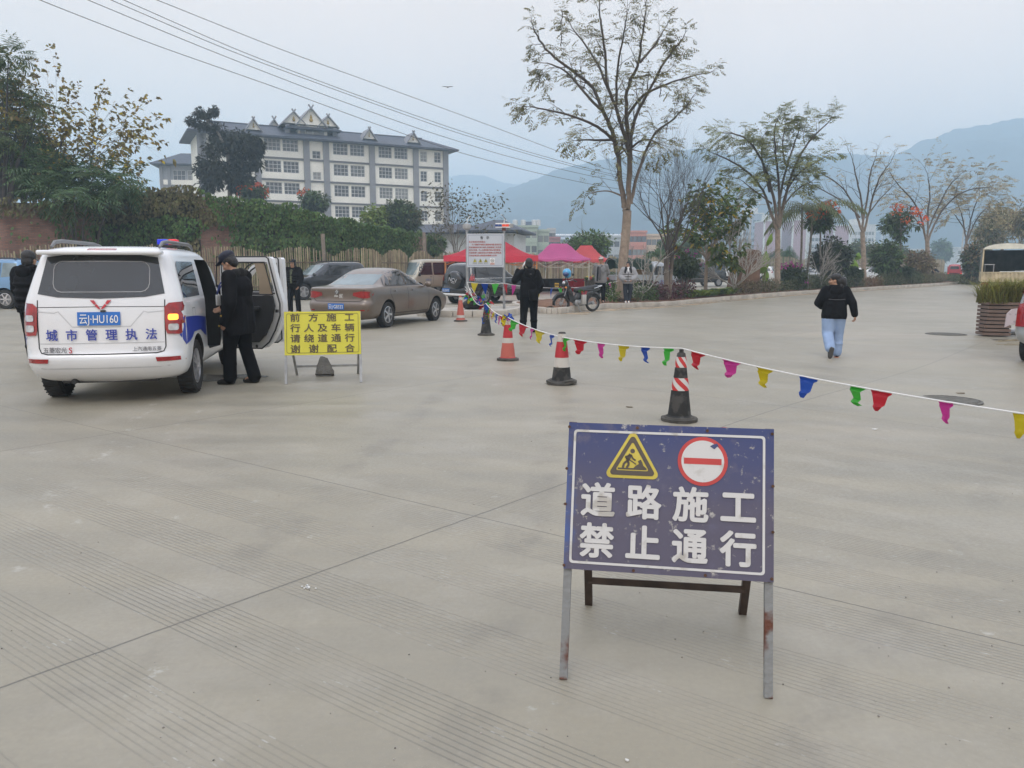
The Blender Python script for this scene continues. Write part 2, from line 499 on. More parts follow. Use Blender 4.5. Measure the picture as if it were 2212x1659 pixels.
def dust_mat():
 m = pm('dust_sheet', (0.47, 0.36, 0.24), 0.95, var=0.15, scale=2.0)
 n, l = m.node_tree.nodes, m.node_tree.links
 x = n.new('ShaderNodeTexNoise'); x.inputs['Scale'].default_value = 1.3; x.inputs['Detail'].default_value = 8
 t = n.new('ShaderNodeTexCoord'); l.new(t.outputs['Object'], x.inputs['Vector'])
 y = n.new('ShaderNodeMapRange'); y.inputs[1].default_value = .38; y.inputs[2].default_value = .62; y.inputs[3].default_value = 0.1; y.inputs[4].default_value = .8
 l.new(x.outputs[0], y.inputs[0]); l.new(y.outputs[0], n['Principled BSDF'].inputs['Alpha'])
 return m
M_dust = dust_mat()
tag(pydata('dust', vs, fs, M_dust), None, None, kind='structure')
IS = chaikin([(-0.22, 22.85), (-1.5, 22.75), (-2.5, 23.0), (-3.0, 24.0), (-2.6, 25.2), (-1.2, 26.3), (0.35, 26.6), (0.25, 24.6), (-0.22, 22.85)], 1)
mb = MB(); kerbrun(mb, densify(IS, .55), .15, .2)
tag(mb.build('island_kerb', M_kerb), None, None, kind='structure')
mb = MB(); mb.face([(p.x, p.y, .16) for p in IS[:-1]])
tag(mb.build('island_fill', pm('island_fill', (0.4, 0.37, 0.32), 0.9, var=.2, scale=2), smooth=0), None, None, kind='structure')
# ---- facades
M_cream = pm('cream_wall', (0.80, 0.78, 0.70), 0.85, var=0.05, scale=.5)
M_band = pm('grey_band', (0.235, 0.24, 0.255), 0.8, var=0.08, scale=.6)
M_slate = pm('slate_roof', (0.045, 0.054, 0.075), 0.6, var=0.3, scale=2.2, vstretch=(1, 1, 1), bump=.6, bscale=9)
M_wframe = pm('window_frame', (0.55, 0.55, 0.54), 0.5, var=.05)
M_pane = pm('window_pane', (0.045, 0.055, 0.065), 0.08, var=.5, scale=.8, spec=.8)
M_gold = pm('gold_paint', (0.36, 0.24, 0.04), 0.4, metal=.5, var=.1)
def objrand(m, col):          # curtains and blinds: each window a little different
 n, l = m.node_tree.nodes, m.node_tree.links; b = n['Principled BSDF']; src = b.inputs['Base Color'].links[0].from_socket
 o = n.new('ShaderNodeObjectInfo'); r = n.new('ShaderNodeMapRange'); r.inputs[1].default_value = .45; r.inputs[2].default_value = 1.0; r.inputs[4].default_value = .75; l.new(o.outputs['Random'], r.inputs[0])
 x = n.new('ShaderNodeMix'); x.data_type = 'RGBA'; l.new(r.outputs[0], x.inputs[0]); l.new(src, x.inputs[6]); x.inputs[7].default_value = col + (1,); l.new(x.outputs[2], b.inputs['Base Color'])
objrand(M_pane, (.3, .3, .28))
def facade(parent, w, d, h, opens, mat, zb=0.0, rec=0.2):
 X = sorted({0, w} | {o[0] for o in opens} | {o[1] for o in opens}); Z = sorted({zb, h} | {o[2] for o in opens} | {o[3] for o in opens})
 mb = MB(); X = [x for i, x in enumerate(X) if i == 0 or x - X[i - 1] > 1e-4]; Z = [z for i, z in enumerate(Z) if i == 0 or z - Z[i - 1] > 1e-4]
 for x0, x1 in zip(X, X[1:]):
  for z0, z1 in zip(Z, Z[1:]):
   cx, cz = (x0 + x1) / 2, (z0 + z1) / 2
   if any(o[0] < cx < o[1] and o[2] < cz < o[3] for o in opens): continue
   mb.face([(x0, 0, z0), (x1, 0, z0), (x1, 0, z1), (x0, 0, z1)])
 for x0, x1, z0, z1 in [o[:4] for o in opens]:
  mb.face([(x0, 0, z0), (x0, rec, z0), (x0, rec, z1), (x0, 0, z1)]); mb.face([(x1, 0, z0), (x1, 0, z1), (x1, rec, z1), (x1, rec, z0)])
  mb.face([(x0, 0, z0), (x1, 0, z0), (x1, rec, z0), (x0, rec, z0)]); mb.face([(x0, 0, z1), (x0, rec, z1), (x1, rec, z1), (x1, 0, z1)])
  mb.face([(x0, rec, z0), (x1, rec, z0), (x1, rec, z1), (x0, rec, z1)])
 mb.face([(0, 0, zb), (0, 0, h), (0, d, h), (0, d, zb)]); mb.face([(w, 0, zb), (w, d, zb), (w, d, h), (w, 0, h)])
 mb.face([(0, d, zb), (0, d, h), (w, d, h), (w, d, zb)]); mb.face([(0, 0, h), (w, 0, h), (w, d, h), (0, d, h)])
 bmesh.ops.remove_doubles(mb.bm, verts=mb.bm.verts, dist=1e-4)
 return mb.build('wall', mat, parent, 0, norm=True)
_wm = {}
def window(parent, x, z, w, h, nx, nz, y=0.2, fr=M_wframe, pane=M_pane, bar=0.06, sub=True):
 key = (round(w, 2), round(h, 2), nx, nz, fr.name)
 if key not in _wm:
  a = MB(); t = bar
  a.box((w / 2, 0, t / 2), (w, .06, t)); a.box((w / 2, 0, h - t / 2), (w, .06, t))
  a.box((t / 2, 0, h / 2), (t, .055, h - 2 * t)); a.box((w - t / 2, 0, h / 2), (t, .055, h - 2 * t))
  for i in range(1, nx): a.box((w * i / nx, 0, h / 2), (t * .7, .045, h - 2 * t))
  for i in range(1, nz): a.box((w / 2, -.004, h * i / nz), (w - 2 * t, .04, t * .7))
  p = MB(); p.box((w / 2, 0.012, h / 2), (w - t, .012, h - t))
  _wm[key] = (a.mesh('window', fr, 0), p.mesh('pane', pane, 0))
 o = link('window', _wm[key][0], parent, (x, y - .05, z))
 if sub: link('pane', _wm[key][1], o, (0, .03, 0))
 return o
# ---- the school block
SA, SB = Vector((-47.6, 120.0)), Vector((-11.4, 139.0))
SDIR = (SB - SA); SLEN = SDIR.length; SDIR.normalize(); SRZ = math.atan2(SDIR.y, SDIR.x)
def sfx(c):          # picture column (in the enlarged crop) -> metres along the facade
 u = c * .3174 + 324; k = (u - CU) / F * (1 + .0)
 t = (k * (SA.y * _cp - (16 - CAMH) * _sp) - SA.x) / (SDIR.x - k * _cp * SDIR.y)
 return t
school = thing('school_building', 'long cream four-storey school block with grey bands and dark hipped roof behind the ivy wall', 'school', (SA.x, SA.y, 0), SRZ)
FL_ = [8.6 - 3.35, 8.6, 11.95, 15.3, 18.65]; EAVE = 21.8
ops = []
for zf in FL_:
 for a, b, n_, m_ in ((540, 640, 4, 3), (650, 735, 4, 3), (783, 900, 4, 3), (908, 1020, 4, 3), (1250, 1355, 4, 3), (1365, 1467, 4, 3), (1558, 1653, 4, 3), (1665, 1760, 4, 3)):
  ops.append((sfx(a + 2), sfx(b - 2), zf + 1.15, zf + 3.0, n_, m_))
 for a, b in ((1842, 1888), (1937, 1983)): ops.append((sfx(a), sfx(b), zf + 0.95, zf + 2.75, 2, 3))
 if zf > 8.7: ops.append((sfx(1110), sfx(1167), zf - .15 + 0.45, zf + 1.55, 2, 2))
ops = [o for o in ops if o[0] > 0.6]
facade(school, SLEN, 11, EAVE, ops, M_cream)
for o in ops: window(school, o[0], o[2], o[1] - o[0], o[3] - o[2], o[4], o[5], bar=.09)
mb = MB()
for zf in FL_[1:]: mb.box((SLEN / 2, -.06, zf), (SLEN + .3, .16, .3))
for zf in FL_[1:]: mb.box((SLEN / 2, -.16, zf + .13), (SLEN + .4, .34, .06))
mb.build('floor_band', M_band, school, 0)
for c in (300, 372, 735, 1070, 1203, 1513, 1810, 2012):
 x = min(max(sfx(c), .3), SLEN - .3); mb = MB(); mb.box((x, -.1, EAVE / 2), (.95, .4, EAVE - .02)); mb.build('pilaster', M_band, school, 0)
def hip(mb, x0, x1, y0, y1, z, rise, ridge_in, thick=.25):
 ym = (y0 + y1) / 2
 a, b, c, d = (x0, y0, z), (x1, y0, z), (x1, y1, z), (x0, y1, z); e_, f_ = (x0 + ridge_in, ym, z + rise), (x1 - ridge_in, ym, z + rise)
 for q in ((a, b, f_, e_), (b, c, f_), (c, d, e_, f_), (d, a, e_)): mb.face(q)
 dn = lambda p: (p[0], p[1], p[2] - thick)
 for p, q in ((a, b), (b, c), (c, d), (d, a)): mb.face((dn(p), dn(q), q, p))
 mb.face((dn(d), dn(c), dn(b), dn(a)))
mb = MB(); hip(mb, -1.6, SLEN + 1.6, -1.5, 12.5, EAVE + .1, 2.5, 4.2)
mb.beam((2.6, 5.5, EAVE + 2.6), (SLEN - 2.6, 5.5, EAVE + 2.6), .35, .25)
roof = mb.build('roof', M_slate, school, 0, norm=True)
def gablet(x, w, h, y, z, par, deep=3.0):
 mb = MB(); M = Matrix.Translation((x, y, z)) @ Matrix.Rotation(R(90), 4, 'X')
 mb.prism([(-w / 2, 0), (w / 2, 0), (0, h)], M, deep)
 g = mb.build('gablet', M_cream, par, 0, norm=True)
 m2 = MB()
 for s in (-1, 1):
  m2.beam((s * (w / 2 + .3) + x, y + deep / 2 - .2, z - .3 * 2 * h / w), (x, y + deep / 2 - .2, z + h + .1), deep + .5, .14)
  m2.beam((x, y - .3, z + h), (x - s * w * .09, y - .3, z + h + .18 * h + .15), .14, .22)
 m2.build('barge_board', M_band, g, 0)
 m3 = MB(); M3 = Matrix.Translation((x, y - .12, z + h * .16))
 m3.ball((x, y - .1, z + h * .28), (w * .065, .1, w * .065)); m3.ball((x, y - .1, z + h * .46), (w * .045, .08, w * .045)); m3.tube([(x, y - .1, z + h * .5), (x, y - .1, z + h * .62)], w * .02, 6)
 m3.build('gourd_ornament', M_gold, g)
for c in (722, 1503, 1800): gablet(sfx(c), 2.2, 1.5, .3, EAVE + 1.0, school)
tx = sfx(1133); mb = MB(); mb.box((tx, 4, EAVE + 1.2), (4.8, 5, 2.6)); tw = mb.build('stair_tower', M_cream, school, 0)
window(school, tx - 1.2, EAVE + .45, 2.5, 1.4, 2, 1, y=1.5, bar=.1)
for c in (963, 1065, 1195, 1285):
 mb = MB(); mb.box((sfx(c), 1.6, EAVE + 1.2), (.7, .5, 2.5)); mb.build('tower_post', M_band, school, 0)
mb = MB(); hip(mb, sfx(945), sfx(1318), .3, 8.5, EAVE + 2.0, 1.1, 1.6); mb.build('tower_roof', M_slate, school, 0, norm=True)
gablet(sfx(1008), 3.4, 1.7, 1.5, EAVE + 2.7, school, 4); gablet(sfx(1122), 4.6, 2.5, 1.1, EAVE + 2.6, school, 5); gablet(sfx(1240), 3.0, 1.5, 1.5, EAVE + 2.7, school, 4)
gablet(sfx(915), 3.6, 2.6, 6.5, EAVE + 1.2, school, 2)
# ---- wing behind to the left
p0, p1_ = at(346, 400, 150), at(470, 400, 152)
wing = thing('school_wing', 'low grey school wing with slate hipped roof seen left of the long cream block', 'school', (p0.x, p0.y, 0), math.atan2(p1_.y - p0.y, p1_.x - p0.x))
WE = at(346, 357, 150).z; Ww = (p1_ - p0).length
ops = [(2.4 + i * 2.6, 4.7 + i * 2.6, WE - k * 3.4 - 2.7, WE - k * 3.4 - .8, 3, 2) for k in range(3) for i in range(3)]
facade(wing, Ww, 9, WE, ops, pm('wing_wall', (0.3, 0.31, 0.33), .8, var=.06))
for o in ops: window(wing, o[0], o[2], o[1] - o[0], o[3] - o[2], o[4], o[5], bar=.09)
mb = MB()
for k in range(3): mb.box((Ww / 2, -.1, WE - k * 3.4 - 3.1), (Ww + .1, .2, .9))
mb.build('parapet_band', M_cream, wing, 0)
mb = MB(); hip(mb, -1.3, Ww + 1, -1.3, 10, WE + .3, 2.6, 4.5); mb.build('roof', M_slate, wing, 0, norm=True)
for c in (.35, 1.75): mb = MB(); mb.box((c, -.13, WE / 2), (.6, .28, WE - .05)); mb.build('pilaster', M_band, wing, 0)
# ---- low slate-roofed house between the school and the notice board
M_white = pm('white_wall', (0.62, 0.63, 0.62), .8, var=.06, scale=.6)
p0, p1_ = at(905, 520, 86), at(1122, 520, 84)
low = thing('low_house', 'white single-storey house with long dark slate roof behind the notice board', 'house', (p0.x, p0.y, 0), math.atan2(p1_.y - p0.y, p1_.x - p0.x))
LE = at(1000, 504, 85).z; Lw = (p1_ - p0).length
ops = [(1.0, 2.6, LE - 2.0, LE - .4, 2, 2), (6.6, 7.6, LE - 2.2, LE - .4, 2, 2)]
facade(low, Lw - .6, 8, LE, ops, M_white)
for o in ops: window(low, o[0], o[2], o[1] - o[0], o[3] - o[2], o[4], o[5])
mb = MB(); hip(mb, -6, 6.2, -1.0, 8, LE + .1, 1.1, 1.5, .15); mb.build('lean_roof', M_slate, low, 0, norm=True)
mb = MB(); hip(mb, 4.6, Lw + .5, -1.3, 9, LE + .28, 1.35, 3.0, .2); mb.build('roof', M_slate, low, 0, norm=True)
# ---- town buildings
def town(name, label, u0, u1, vtop, Y, wcol, rows, cols, ww, wh, fh, depth=12, yaw=0.0, extra=None, cat='building', group='town buildings below the hills', trim=None, mat=None, band=True, off=0.8):
 a, b = at(u0, vtop, Y), at(u1, vtop, Y); H_ = a.z; W_ = b.x - a.x
 t = thing(name, label, cat, (a.x, Y, 0), yaw, group)
 m = mat or pm(name + label[:14], wcol, .85, var=.06, scale=.3)
 sp = W_ / cols
 ops = [(sp * (i + .5) - ww / 2, sp * (i + .5) + ww / 2, H_ - off - fh * r - wh, H_ - off - fh * r) for r in range(rows) for i in range(cols) if H_ - off - fh * r - wh > .3]
 facade(t, W_, depth, H_, ops, m)
 for o in ops: window(t, o[0], o[2], ww, wh, 2, 1, sub=False, fr=M_pane if ww < 1.3 else M_wframe, bar=.12) if False else link('window', _pane(ww, wh), t, (o[0], .19, o[2]))
 mb = MB(); mb.box((W_ / 2, depth / 2, H_ + .3), (W_ + .5, depth + .5, .5)); mb.build('parapet', trim or m, t, 0)
 if band:
  mb = MB()
  for r in range(1, rows):
   z = H_ - off - fh * r + (fh - wh) / 2
   if z > .5: mb.box((W_ / 2, -.05, z), (W_ + .1, .12, .16))
  if len(mb.bm.faces): mb.build('floor_band', trim or m, t, 0)
  else: mb.bm.free()
 return t, W_, H_
_pm = {}
def _pane(w, h):
 k = (round(w, 2), round(h, 2))
 if k not in _pm:
  a = MB(); a.box((w / 2, 0, h / 2), (w, .02, h)); a.box((w / 2, -.03, h / 2), (.08, .05, h)); a.box((w / 2, -.03, h * .62), (w, .045, .07))
  _pm[k] = a.mesh('window', M_pane, 0)
 return _pm[k]
g1, w_, h_ = town('apartment_block', 'pale green apartment block with roof tanks right of the notice board', 1105, 1161, 492, 170, (0.36, 0.42, 0.34), 5, 4, 1.1, 1.4, 3.1)
def tank(par, x, y, z, r=.55, h=1.1):
 mb = MB(); mb.lathe([(r * .9, 0), (r, .06), (r, h - .1), (r * .7, h), (.1, h + .08)], 12, Matrix.Translation((x, y, z))); return mb.build('water_tank', pm('tank_steel', (.6, .6, .6), .35, .5), par)
for x in (.8, 2.6, 5.0, 5.9): tank(g1, x, 3, h_ + .55, .6, 1.3)
mb = MB(); mb.box((3.4, 4, h_ + 1.0), (2.2, 2.5, .9)); mb.build('roof_shed', pm('blue_sheet', (.1, .13, .2), .6), g1, 0)
town('apartment_block', 'lower pale green annexe joined to the green apartment block', 1161.5, 1186, 501, 172, (0.38, 0.43, 0.35), 4, 2, 1.1, 1.4, 3.1)
town('apartment_block', 'grey white block with stepped roof behind the green annexe', 1184, 1199, 497, 215, (0.5, 0.5, 0.5), 5, 2, 1.3, 1.5, 3.1)
mk, w_, h_ = town('market_hall', 'long low grey market hall with white roof heaters behind the tents', 1187, 1345, 521, 240, (0.33, 0.36, 0.4), 1, 9, 1.4, 1.6, 3.2)
mb = MB(); hip(mb, -.8, w_ + .8, -.8, 12.8, h_ + .6, 1.5, 4); mb.build('roof', pm('pale_roof', (.3, .34, .38), .6), mk, 0, norm=True)
for i in range(12):
 mb = MB(); mb.lathe([(.35, 0), (.4, .1), (.4, 1.6), (.3, 1.7)], 8, Matrix.Translation((1.5 + i * 1.85, 3, h_ + 1.9)) @ Matrix.Rotation(R(90), 4, 'Y')); mb.build('solar_heater', pm('heater_white', (.65, .66, .68), .4), mk)
town('shop_house', 'dull red shop house low between the green blocks and the grey hall', 1186, 1209, 516, 200, (0.36, 0.13, 0.13), 2, 3, 1.2, 1.3, 3)
town('apartment_block', 'light grey block with flat roof left of the tall tree', 1301, 1352, 514, 185, (0.42, 0.44, 0.46), 3, 4, 1.2, 1.3, 3.1)
town('apartment_block', 'coral orange block with white window bands right of the tall tree', 1358, 1396, 503, 190, (0.55, 0.22, 0.16), 3, 4, 1.2, 1.4, 3.2)
town('apartment_block', 'cream block with orange parapet beside the coral one', 1397, 1440, 510, 195, (0.58, 0.44, 0.32), 3, 4, 1.2, 1.4, 3.2)
town('office_block', 'long pale block with window strips behind the bare crape myrtle', 1442, 1530, 497, 330, (0.47, 0.48, 0.5), 6, 9, 1.5, 1.5, 3.2)
M_pink = pm('pink_tower', (0.36, 0.19, 0.21), .85, var=.06, scale=.1)
M_trimw = pm('tower_trim', (0.6, 0.58, 0.54), .8, var=.05)
def tower(u0, u1, vtop, Y, label, mat, trim, rows, cols, crown=True):
 t, W_, H_ = town('apartment_tower', label, u0, u1, vtop, Y, None, rows, cols, 1.5, 1.6, 3.3, 14, mat=mat, trim=trim, group='high apartment towers', cat='tower block', off=3.2, band=False)
 for x in (0.35, W_ - .35): mb = MB(); mb.box((x, -.15, H_ / 2), (.8, .5, H_ - .1)); mb.build('corner_band', trim, t, 0)
 if crown:
  mb = MB(); mb.box((W_ / 2, 6, H_ + 2), (W_ * .6, 6, 3)); M = Matrix.Translation((W_ / 2, .1, H_ + .5)) @ Matrix.Rotation(R(90), 4, 'X')
  mb.prism([(-W_ * .18, 0), (W_ * .18, 0), (0, 2.6)], M, 1.5); mb.build('roof_crown', trim, t, 0, norm=True)
 return t
M_bluet = pm('blue_tower', (0.28, 0.32, 0.38), .8, var=.06, scale=.1); M_wt = pm('white_tower', (0.56, 0.54, 0.54), .8, var=.05, scale=.1)
tower(1604, 1650, 462, 420, 'blue grey apartment tower behind the boulder, left of the pink slabs', M_bluet, M_trimw, 14, 6)
tower(1650, 1688, 478, 380, 'windowless looking pink slab tower with white top left of the second acacia trunk', M_pink, M_trimw, 0, 3)
tower(1689, 1712, 484, 400, 'narrow blue grey tower between two pink slabs', M_bluet, M_trimw, 12, 3, False)
tower(1712, 1746, 476, 380, 'pink slab tower with white gable just right of the second acacia trunk', M_pink, M_trimw, 0, 3)
tower(1747, 1800, 486, 395, 'white apartment tower with rows of dark windows behind the orange flowered tree', M_wt, M_trimw, 13, 7)
tower(1801, 1838, 488, 385, 'pink slab tower behind the dark round shrub', M_pink, M_trimw, 0, 3, False)
tower(1839, 1892, 487, 400, 'white apartment tower behind the bare spreading tree', M_wt, M_trimw, 13, 7)
tower(1905, 1940, 500, 520, 'faint grey tower farthest right of the high row', M_bluet, M_trimw, 9, 5, False)
town('warehouse', 'pale low warehouse far behind the red pickup', 1960, 2010, 541, 260, (0.5, 0.52, 0.55), 1, 6, 1.2, 1.2, 3)
town('warehouse', 'white low warehouse behind the slim utility pole on the right', 2070, 2115, 537, 280, (0.58, 0.6, 0.62), 1, 6, 1.2, 1.2, 3)
# ---- hills
def hill(name, pts, Y, mat, toe, bump=6, seed=0, back=500):
 P = []
 for (u0, v0), (u1, v1) in zip(pts, pts[1:]):
  k = max(2, int(abs(u1 - u0) / 5))
  P += [(u0 + (u1 - u0) * i / k, v0 + (v1 - v0) * i / k) for i in range(k)]
 P.append(pts[-1]); rows = 40; vs, fs = [], []
 for (u, v) in P:
  c = at(u, v, Y)
  for j in range(rows):
   t = j / (rows - 1); y = Y - toe * (1 - t)
   z = c.z * (t ** 1.15); x = c.x * (y / Y) ** .6
   q = Vector((x * .006, y * .006, seed))
   k_ = math.sin(PI * min(1, t * .96 + .04))
   z += k_ * (noise.fractal(q, 1, 2, 4) * c.z * .22) + noise.noise((x * .06, y * .06, seed)) * bump * .35 * t + noise.noise((x * .16, y * .16, seed)) * bump * .35 * t
   vs.append((x, y, max(z, -2) if j else -2))
  vs.append((c.x * 1.3, Y + back, c.z * .5)); 
 m = rows + 1
 for i in range(len(P) - 1):
  for j in range(rows): a = i * m + j; fs.append((a, a + m, a + m + 1, a + 1))
 return tag(pydata(name, vs, fs, mat, smooth=True), None, None, kind='structure')
M_hill = pm('hazed_hill_forest', (0.02, 0.038, 0.055), .95, var=.5, scale=.05, detail=9)  # forest tinted blue: part of the distance haze sits in the colour
hill('hill', [(860, 578), (940, 470), (1000, 441), (1050, 428), (1100, 406), (1150, 390), (1200, 367), (1250, 356), (1300, 345), (1360, 338), (1420, 334), (1480, 323), (1500, 321), (1530, 322), (1580, 334), (1640, 336), (1700, 338), (1760, 335), (1830, 331), (1880, 335), (1930, 336), (1960, 322), (1990, 304), (2030, 295), (2060, 279), (2110, 273), (2160, 263), (2212, 253), (2300, 240), (2500, 260), (2700, 330)], 1150, M_hill, 650, seed=3)
hill('hill', [(560, 520), (700, 470), (860, 420), (930, 392), (970, 381), (1010, 377), (1050, 380), (1090, 396), (1130, 398), (1180, 376), (1250, 380), (1320, 420)], 1900, M_hill, 600, seed=9)
hill('hill', [(-500, 470), (-200, 440), (100, 455), (250, 425), (300, 412), (345, 418), (420, 430), (560, 460), (760, 500)], 1900, M_hill, 600, seed=14)
# ---- haze: one even box of air round everything
hb = MB(); hb.box((0, 1100, 119), (5600, 2900, 248))
M_haze = bpy.data.materials.new('haze_air'); M_haze.use_nodes = True
n_ = M_haze.node_tree.nodes; n_.remove(n_['Principled BSDF'])
pv = n_.new('ShaderNodeVolumePrincipled'); pv.inputs['Color'].default_value = (0.64, 0.845, 1.0, 1); pv.inputs['Density'].default_value = 0.0013; pv.inputs['Anisotropy'].default_value = 0.0
M_haze.node_tree.links.new(pv.outputs[0], n_['Material Output'].inputs['Volume'])
tag(hb.build('haze', M_haze, smooth=0), None, None, kind='stuff')
# ================================================================== VEHICLES
def paint(name, col, rough=0.28, coat=0.6, metal=0.0): return pm(name, col, rough, metal, var=.05, scale=1.2, coat=coat, spec=.5)
M_glass = pm('car_glass', (0.018, 0.022, 0.026), 0.04, var=.3, scale=2, spec=.9)
M_glass2 = pm('pale_car_glass', (0.16, 0.21, 0.22), 0.04, var=.25, scale=2.5, spec=.9)
M_tyre = pm('tyre_rubber', (0.022, 0.021, 0.02), 0.85, var=.3, scale=8)
M_rim = pm('alloy_rim', (0.52, 0.52, 0.53), 0.3, .75, var=.08)
M_black = pm('black_plastic', (0.02, 0.02, 0.021), 0.5, var=.25)
M_dark = pm('dark_cabin', (0.02, 0.019, 0.018), 0.8, var=.3)
M_redl = pm('red_lamp', (0.30, 0.008, 0.01), 0.12, var=.3, scale=14, coat=.8)
M_clearl = pm('clear_lamp', (0.5, 0.5, 0.5), 0.1, .3, var=.3, scale=20, coat=.8)
M_amber = pm('amber_lit', (0.9, 0.35, 0.03), 0.2, var=.2, scale=20, emit=(1, .38, .05), es=2.2)
M_chrome = pm('chrome', (0.65, 0.66, 0.67), 0.12, 1.0, var=.05)
M_plate = pm('plate_blue', (0.02, 0.15, 0.50), 0.4, var=.06)
M_wtext = pm('white_letters', (0.78, 0.78, 0.76), 0.5, var=.03)
M_seam = pm('seam', (0.012, 0.012, 0.012), 0.9, var=.1)
_wc = {}
def wheel_meshes(r, w, spokes, rimr, style):
 k = (r, w, spokes, rimr, style)
 if k in _wc: return _wc[k]
 RX = Matrix.Rotation(R(90), 4, 'X')
 a = MB(); h = w / 2
 a.lathe([(rimr, -h * .8), (r * .9, -h), (r * .975, -h * .82), (r, -h * .45), (r, h * .45), (r * .975, h * .82), (r * .9, h), (rimr, h * .8)], 36, RX, cap=False)
 for i in range(36):
  t = 2 * PI * i / 36; a.box((0, 0, 0), (.012, w * .9, .014), Matrix.Rotation(t, 4, 'Y') @ Matrix.Translation((r, 0, 0)))
 ty = a.mesh('wheel', M_tyre, 40)
 b = MB()
 b.lathe([(rimr * 1.02, h * .82), (rimr * .93, h * .86), (rimr * .9, h * .5), (rimr * .86, -h * .6), (.02, -h * .6)], 32, Matrix.Rotation(R(90), 4, 'X'), cap=False)
 for i in range(spokes):
  t = 2 * PI * i / spokes
  M = Matrix.Rotation(t, 4, 'Y') @ Matrix.Translation((0, 0, 0))
  if style == 'double':
   for s in (-1, 1): b.beam(M @ Vector((.05, -h * .7, s * .012)), M @ Vector((rimr * .95, -h * .6, s * rimr * .16)), rimr * .13, .05, up=(0, 1, 0))
  else: b.beam(M @ Vector((.03, -h * .7, 0)), M @ Vector((rimr * .96, -h * .62, 0)), rimr * .24, .05, up=(0, 1, 0))
 b.lathe([(rimr * .24, h * .5), (rimr * .24, h * .82), (rimr * .1, h * .86)], 16, RX)
 rim = b.mesh('rim', M_rim, 40)
 _wc[k] = (ty, rim); return _wc[k]
def put_wheel(par, x, y, r, w, spokes=5, rimf=.64, style='single'):
 ty, rim = wheel_meshes(r, w, spokes, r * rimf, style)
 o = link('wheel', ty, par, (x, y, r)); link('rim', rim, o)
 if y > 0: o.rotation_euler = (0, 0, PI)
 return o
def ring(xr, xf, w, rr, rf, z, bowr=.06, bowf=.12, ns=9):
 half = []
 rr = min(rr, w * .6); rf = min(rf, w * .7)
 for i in range(4): y = (w - rr) * i / 3; half.append((xr + bowr * (y / w) ** 2, y))
 xr0 = xr + bowr * ((w - rr) / w) ** 2
 for i in range(1, 5): t = PI / 2 * i / 4; half.append((xr0 + rr * (1 - math.cos(t)), w - rr + rr * math.sin(t)))
 xf0 = xf - bowf * ((w - rf) / w) ** 2
 xa, xb = xr0 + rr, xf0 - rf
 for i in range(1, ns): half.append((xa + (xb - xa) * i / ns, w))
 for i in range(0, 4): t = PI / 2 * (1 - i / 4); half.append((xf0 - rf + rf * math.cos(t), w - rf + rf * math.sin(t)))
 for i in range(3, -1, -1): y = (w - rf) * i / 3; half.append((xf - bowf * (y / w) ** 2, y))
 full = half + [(x, -y) for x, y in half[-2:0:-1]]
 return [(x, y, z) for x, y in full]
